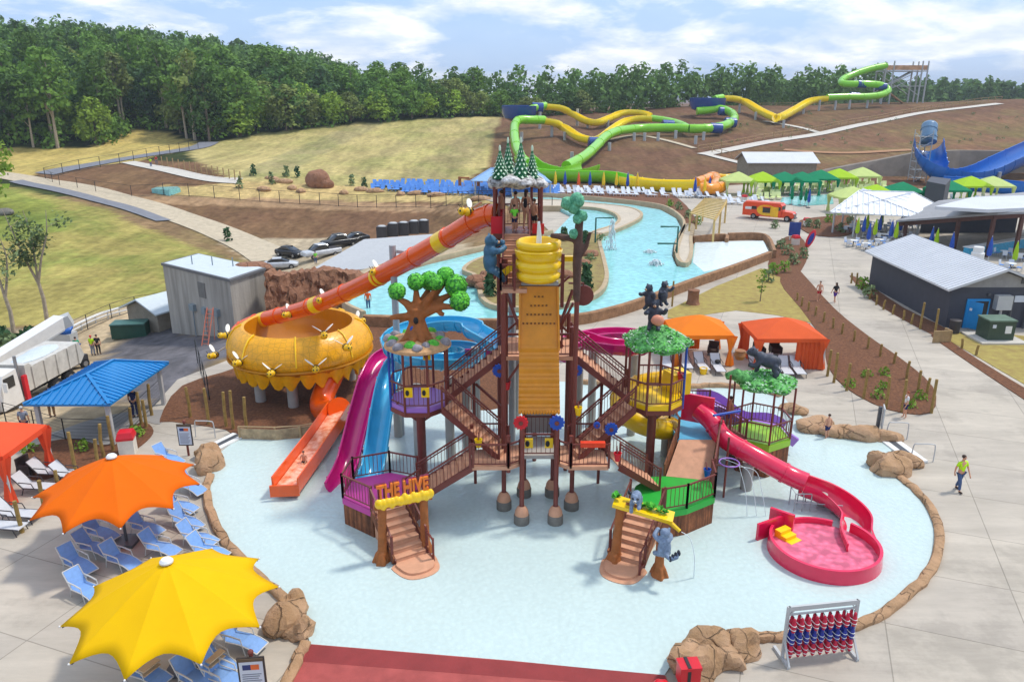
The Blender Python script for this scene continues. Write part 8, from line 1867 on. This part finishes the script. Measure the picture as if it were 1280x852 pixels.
def person(p_, rz, label, top=None, bottom=None, s=1.0, skin=None, hair=None, pose='stand', group=None, long=False, suit=False, cap=None):
    r = empty('person', p_, label, 'person', group, rz); r.scale = (s,)*3; sk = skin or m_skin; st = .16 if pose == 'walk' else .03; sit = pose == 'sit'
    V = [(0,0,.95),(0,0,1.12),(0,.01,1.33),(0,0,1.49),(0,.01,1.57),(0,.02,1.66),(0,.015,1.74),(0,.125,1.645)]; R = [.12,.11,.135,.05,.062,.088,.062,.016]; E = [(0,1),(1,2),(2,3),(3,4),(4,5),(5,6),(5,7)]
    J = {}
    for sx in (-1,1):
        sw = st*sx; b = len(V)
        if pose == 'reach': arm = [(sx*.18,0,1.42),(sx*.25,.2,1.25),(sx*.2,.42,1.3),(sx*.19,.5,1.33)]
        elif sit: arm = [(sx*.18,0,1.42),(sx*.26,.08,1.18),(sx*.2,.3,1.05),(sx*.19,.38,1.04)]
        else: arm = [(sx*.18,0,1.42),(sx*.25,-sw*.5,1.14),(sx*.25,.06-sw*1.0,.9),(sx*.245,.09-sw*1.1,.82)]
        V += arm; R += [.058,.045,.03,.034]; E += [(2,b),(b,b+1),(b+1,b+2),(b+2,b+3)]
        d = norm(sub(arm[3], arm[2])); h = b+3
        for k, (o_, l) in enumerate(((-.028,.07),(-.01,.085),(.01,.08),(.028,.062))):
            c = len(V); q1 = add(arm[3], add(mul(d,.035), (0,o_,0) if not sit and pose != 'reach' else (o_,0,0))); V += [q1, add(q1, add(mul(d,l*.6),(-sx*.012,0,-.004)))]; R += [.010,.007]; E += [(h,c),(c,c+1)]
        c = len(V); V += [add(arm[3],(-sx*.02,.03,.0)), add(arm[3], add(mul(d,.04),(-sx*.03,.045,0)))]; R += [.011,.008]; E += [(h,c),(c,c+1)]
        b = len(V); 
        leg = [(sx*.09,0,.88),(sx*.11,.42,.84),(sx*.11,.5,.42),(sx*.11,.62,.4)] if sit else [(sx*.09,0,.88),(sx*.1,.03+sw*.7,.49),(sx*.1,-.03+sw*1.3,.09),(sx*.1,.11+sw*1.3,.035)]
        V += leg; R += [.088,.06,.04,.036]; E += [(0,b),(b,b+1),(b+1,b+2),(b+2,b+3)]; J[sx] = (arm, leg)
    skinmesh('body', V, E, R, sk, r)
    hb = MB().ball((0,-.012,1.695), (.092,.1,.085), 12, 8)
    if long: hb.ball((0,-.07,1.58), (.075,.05,.15), 10, 7)
    build(hb, 'hair', cap or hair or m_hair, r, True, local=True)
    build(MB().ball((-.034,.1,1.675),.012,6,5).ball((.034,.1,1.675),.012,6,5).box((0,.098,1.605),(.045,.012,.01)), 'face_features', m_hair, r, True, local=True)
    if top:
        V2 = [(0,0,.93 if not suit else .9),(0,0,1.12),(0,.01,1.33),(0,0,1.45)]; R2 = [.135,.13,.15,.075]; E2 = [(0,1),(1,2),(2,3)]
        if not suit:
            for sx in (-1,1): b = len(V2); a = J[sx][0]; V2 += [a[0], lerp(a[0],a[1],.75)]; R2 += [.075,.062]; E2 += [(2,b),(b,b+1)]
        skinmesh('shirt' if not suit else 'swimsuit', V2, E2, R2, top, r)
    if bottom:
        m_, f = bottom; V2 = [(0,0,.97)]; R2 = [.135]; E2 = []
        for sx in (-1,1):
            l = J[sx][1]; b = len(V2); V2 += [l[0]]; R2 += [.104]; E2 += [(0,b)]
            if f <= 1: V2 += [lerp(l[0],l[1],f)]; R2 += [.082]; E2 += [(b,b+1)]
            else: V2 += [l[1], lerp(l[1],l[2],.95)]; R2 += [.078,.06]; E2 += [(b,b+1),(b+1,b+2)]
        skinmesh('trousers' if f > 1 else 'shorts', V2, E2, R2, m_, r)
        if f > 1:
            sh = MB()
            for sx in (-1,1): l = J[sx][1]; sh.ball(lerp(l[2],l[3],.55), (.055,.12,.05), 8, 6)
            build(sh, 'shoes', m_hair, r, True, local=True)
    return r
C_ = lambda n, c: mat('cloth_'+n, c, .85, var=.08, scale=6)
neon, jean, navy, red_, wht, gry, teal_, blk_, purp, lgrn = C_('neon',(190,240,20)), C_('jean',(70,92,130)), C_('navy',(28,40,90)), C_('red',(190,40,50)), C_('white',(220,220,220)), C_('grey',(140,146,160)), C_('teal',(30,160,120)), C_('black',(32,30,34)), C_('purple',(92,60,150)), C_('lime',(120,220,60))
person(G(1197,613), -2.9, 'man in a neon yellow T-shirt and jeans walking across the right-hand deck', neon, (jean,1.5), 1.02, pose='walk', hair=m_hair)
person(G(1033,548), .3, 'boy in navy swim shorts wading by the rock ledge', None, (navy,.8), .80)
person(G(1023,376), 2.8, 'shirtless person in red shorts on the walkway left of the purple one', None, (red_,.7), 1.0, pose='walk'); person(G(1043,378), .2, 'person in dark top and purple skirt walking on the pale walkway', blk_, (purp,.9), 1.0, pose='walk', long=True)
person(G(1130,522), 1.4, 'red-haired person in blue shorts at the tip of the right bark bed', wht, (navy,.8), .9, hair=m_hair2)
person((8.0,34.6,2.3), .2, 'girl with long dark hair in a blue swimsuit on the sky blue platform', MATS['sky_blue_plastic'] if False else C_('blue',(40,110,190)), None, .92, long=True, suit=True)
person((10.35,33.6,1.95), -1.2, 'man in dark swim shorts on the step to the bear-topped turret', None, (purp,.8), 1.0, skin=m_skin2)
a = lerp((-9.75,34.2,.55), (-10.1,30.5,.48), .4); person((a[0],a[1]+.2,a[2]-.42), 3.2, 'child in dark shorts sliding down the orange run-out chute', None, (blk_,.7), .62, pose='sit')
for (x, y, rz, tp__, bt, s, lb, sk) in ((-.45,33.3,1.2,None,(red_,.8),1.0,'shirtless person by the red left barrier on the tower top',m_skin2),(.15,33.5,.6,None,(blk_,.8),.95,'shirtless boy in black shorts in the middle of the tower top',m_skin),(.62,33.4,-.6,blk_,None,1.0,'woman in a black swimsuit on the tower top',m_skin),(.1,32.9,.2,lgrn,(navy,.7),.68,'small child in a lime green shirt at the tower top stairs',m_skin),(.95,32.9,-.9,None,(blk_,.8),.82,'boy in dark shorts at the right barrier on the tower top',m_skin2)): person((x,y,L5), rz, lb, tp__, bt, s, sk, suit=(bt is None), long=(bt is None))
for px, py, t, b, rz, lb, hr in ((98,446,teal_,jean,.3,'worker in a teal green shirt left of the trio by the guard rail',None),(117,444,neon,gry,-.2,'worker in a neon yellow vest in the middle of the trio',m_redp),(124,443,blk_,blk_,.1,'worker all in dark clothes at the right of the trio',None),(66,521,C_('brown',(120,84,60)),C_('khaki',(130,100,70)),.3,'man in brown clothes behind the front edge of the blue pavilion roof',None)): p_ = GT(px, py); person(p_, rz, lb, t, (b,1.5), 1.02, cap=hr)
g = G(34,546,0); person((g[0],g[1],g[2]), .2, 'grey-haired man in a pale grey T-shirt at the left of the pavilion fence', gry, (navy,1.5), 1.0, hair=m_greyl)
g = G(170,521,0); person(g, .1, 'man in dark navy clothes among the timber posts by the pavilion', navy, (navy,1.5), 1.03)
p_ = GT(461,392); person((p_[0],p_[1],max(p_[2],.2)), .2, 'worker in an orange vest behind the river wall', m_orange, (jean,1.5), 1.0); p_ = GT(395,330); person(p_, .2, 'worker in a lime green vest beside the white pickup truck', lgrn, (jean,1.5), 1.0)
p_ = GT(196,206); person(p_, .2, 'far worker in a red shirt on the upper road', red_, (jean,1.5), 1.1); p_ = GT(189,209); person(p_, .2, 'far worker in a yellow vest on the upper road', neon, (jean,1.5), 1.1)

# ------------------------------------------------------------------ animal statues
m_bear = mat('painted_bear', (58,64,78), .55, var=.35, scale=5, bump=.4, bscale=16); m_bearb = mat('painted_blue_bear', (52,96,124), .5, var=.3, scale=4, bump=.4, bscale=14); m_muz = mat('painted_muzzle', (196,150,112), .6); m_racc = mat('painted_raccoon', (118,136,162), .55, var=.35, scale=7, bump=.4); m_mask = mat('raccoon_mask', (34,40,54), .6)
def animal(p_, rz, pose, s, m, label, cat='bear statue', name='bear_statue', raccoon=False):
    r = empty(name, p_, label, cat, rz=rz); r.scale = (s,)*3; b = MB()     # faces +Y
    if pose == 'stand':   # upright, arms out
        b.ball((0,0,.55),(.3,.27,.42),14,10); b.ball((0,.02,.85),(.25,.22,.26),12,9); hd = (0,.1,1.2)
        L = [[(-.16,0,.3),(-.2,.05,.1),(-.2,.16,.05)],[(.16,0,.3),(.2,.05,.1),(.2,.16,.05)],[(-.2,.02,.9),(-.42,.12,.8),(-.5,.26,.98)],[(.2,.02,.9),(.38,.25,.78),(.3,.44,.86)]]
    elif pose == 'walk':  # on four legs, front raised on the step
        b.ball((0,0,.6),(.27,.48,.28),14,10); b.ball((0,.36,.72),(.24,.24,.25),12,9); hd = (0,.68,.92)
        L = [[(-.17,-.3,.5),(-.2,-.2,.3),(-.19,-.36,.14),(-.19,-.26,.04)],[(.17,-.3,.5),(.2,-.24,.3),(.19,-.42,.14),(.19,-.32,.04)],[(-.16,.36,.6),(-.19,.55,.38),(-.18,.72,.42)],[(.16,.36,.6),(.18,.42,.3),(.18,.46,.05)]]
    else:                 # climb: hugging a post ahead of it
        b.ball((0,0,.55),(.27,.23,.42),14,10); b.ball((0,0,.85),(.25,.22,.27),12,9); hd = (0,.02,1.2)
        L = [[(-.15,0,.3),(-.27,.22,.22),(-.16,.42,.08)],[(.15,0,.3),(.27,.22,.16),(.16,.42,-.05)],[(-.2,.02,.9),(-.32,.25,1.0),(-.12,.44,1.1)],[(.2,.02,.9),(.32,.25,.92),(.12,.44,.98)]]
    for l in L: q_ = spline(l, 3); b.tube(q_, [.125-.035*i/(len(q_)-1) for i in range(len(q_))], 8); b.ball(q_[-1], .11, 8, 6)
    b.ball(hd, (.21,.2,.19), 12, 9); b.ball(add(hd,(0,.17,-.05)), (.1,.13,.085), 10, 7)
    for sx in (-1,1): b.ball(add(hd,(sx*.15,-.02,.17)), (.075,.04,.075), 8, 6)
    if raccoon: b.tube([(0,-.2,.35),(.1,-.42,.3),(.3,-.5,.42),(.42,-.45,.6)], [.1,.11,.1,.05], 8)
    organic(b, 'body', m, .045, r, local=True)
    build(MB().ball(add(hd,(0,.23,-.06)), (.075,.085,.06), 9, 7), 'muzzle', m_muz if not raccoon else m_white, r, True, local=True)
    e = MB().ball(add(hd,(0,.315,-.035)), (.035,.02,.025), 7, 5)
    for sx in (-1,1): e.ball(add(hd,(sx*.085,.175,.045)), .03, 7, 5)
    if raccoon:
        for sx in (-1,1): e.ball(add(hd,(sx*.1,.14,.03)), (.085,.07,.055), 9, 7)
    build(e, 'eyes_and_nose', m_mask, r, True, local=True)
    if raccoon:
        t = MB()
        for k in range(4): c = lerp((.08,-.41,.31),(.42,-.46,.58),k/3.2); t.ball(c, (.06,.118,.118), 9, 7)
        build(t, 'tail_rings', m_mask, r, True, local=True)
    return r
animal((6.05,31.3,7.75), 2.9, 'stand', .95, m_bear, 'lowest black bear cub statue of the three on the leafy turret roof'); animal((5.85,31.5,8.55), 2.2, 'stand', .8, m_bear, 'left black bear cub statue of the three on the leafy turret roof'); animal((6.4,31.55,8.75), -2.6, 'stand', .75, m_bear, 'topmost right black bear cub statue on the leafy turret roof')
thing(MB().rock((6.08,30.72,8.3),(.28,.2,.24),4,.1), 'honey_pot', mat('peach_pot', (214,140,112), .5), 'peach coloured pot held by the lowest bear cub statue', 'pot', smooth=True)
animal((12.0,33.7,4.75), 1.25, 'walk', 1.15, m_bear, 'black bear statue walking on the small right turret roof'); 
g = (10.6,33.75,5.5); thing(MB().lathe([(0,0),(.2,.02),(.28,.2),(.22,.38),(.25,.44),(.2,.46),(0,.42)], g, 16), 'honey_pot', mat('brown_pot', (150,96,46), .5, var=.3), 'brown honey pot in front of the walking bear statue', 'pot', smooth=True)
b_ = P(622,346,30.45); animal((b_[0]-.3,b_[1]-.1,b_[2]), -1.35, 'climb', 1.25, m_bearb, 'dark blue bear statue climbing the left tower column beside the bucket')
f_ = lerp(ra, rb, .32); animal((f_[0],f_[1]-.1,f_[2]+.1), 2.9, 'walk', .78, m_racc, 'grey raccoon statue lying on the yellow board over the right stairs', 'raccoon statue', 'raccoon_statue', True)
animal((qr[0]+.05,qr[1]-.42,1.0), 0.2, 'climb', .95, m_racc, 'grey raccoon statue climbing the log post right of the right stairs', 'raccoon statue', 'raccoon_statue', True)
# water falling from toys
def jet(pts, r, label): thing(MB().tube(spline(pts, 5), [r*(.6+.6*i/(5*(len(pts)-1))) for i in range(5*(len(pts)-1)+1)], 7), 'water_jet', m_foam, label, 'water jet', smooth=True)
e = add(rb, (.4,-.35,-.35)); jet([e, add(e,(.3,-.15,-.2)), add(e,(.5,-.2,-.9)), (e[0]+.55,e[1]-.2,.08)], .02, 'thin water stream falling from the yellow spout over the right stairs')
for k in range(3): jet([(9.3+.4*math.cos(k*2),29.6+.4*math.sin(k*2),2.3),(9.7+.3*k,29.3,2.1),(9.95+.35*k,29.1,1.2),(10.1+.4*k,29.0,.08)], .014, '%s thin water stream from the purple spray hoop' % ORD[k])
# ------------------------------------------------------------------ thin summer haze over the whole valley
hzm = bpy.data.materials.new('haze'); hzm.use_nodes = True; _n = hzm.node_tree.nodes; _n.remove(_n['Principled BSDF'])
_pv = _n.new('ShaderNodeVolumePrincipled'); _pv.inputs['Color'].default_value = (.74, .83, .95, 1); _pv.inputs['Density'].default_value = .00025; _pv.inputs['Anisotropy'].default_value = .2
hzm.node_tree.links.new(_pv.outputs['Volume'], _n['Material Output'].inputs['Volume'])
_z0, _z1 = float(GZ.min())-1.0, max(float(GZ[GY < 700].max())+28, H+4)
_hb = build(MB().box(((XS[0]+XS[-1])/2, (YS[0]+YS[-1])/2, (_z0+_z1)/2), (XS[-1]-XS[0]+200, YS[-1]-YS[0]+200, _z1-_z0)), 'haze', hzm); _hb['kind'] = 'stuff'
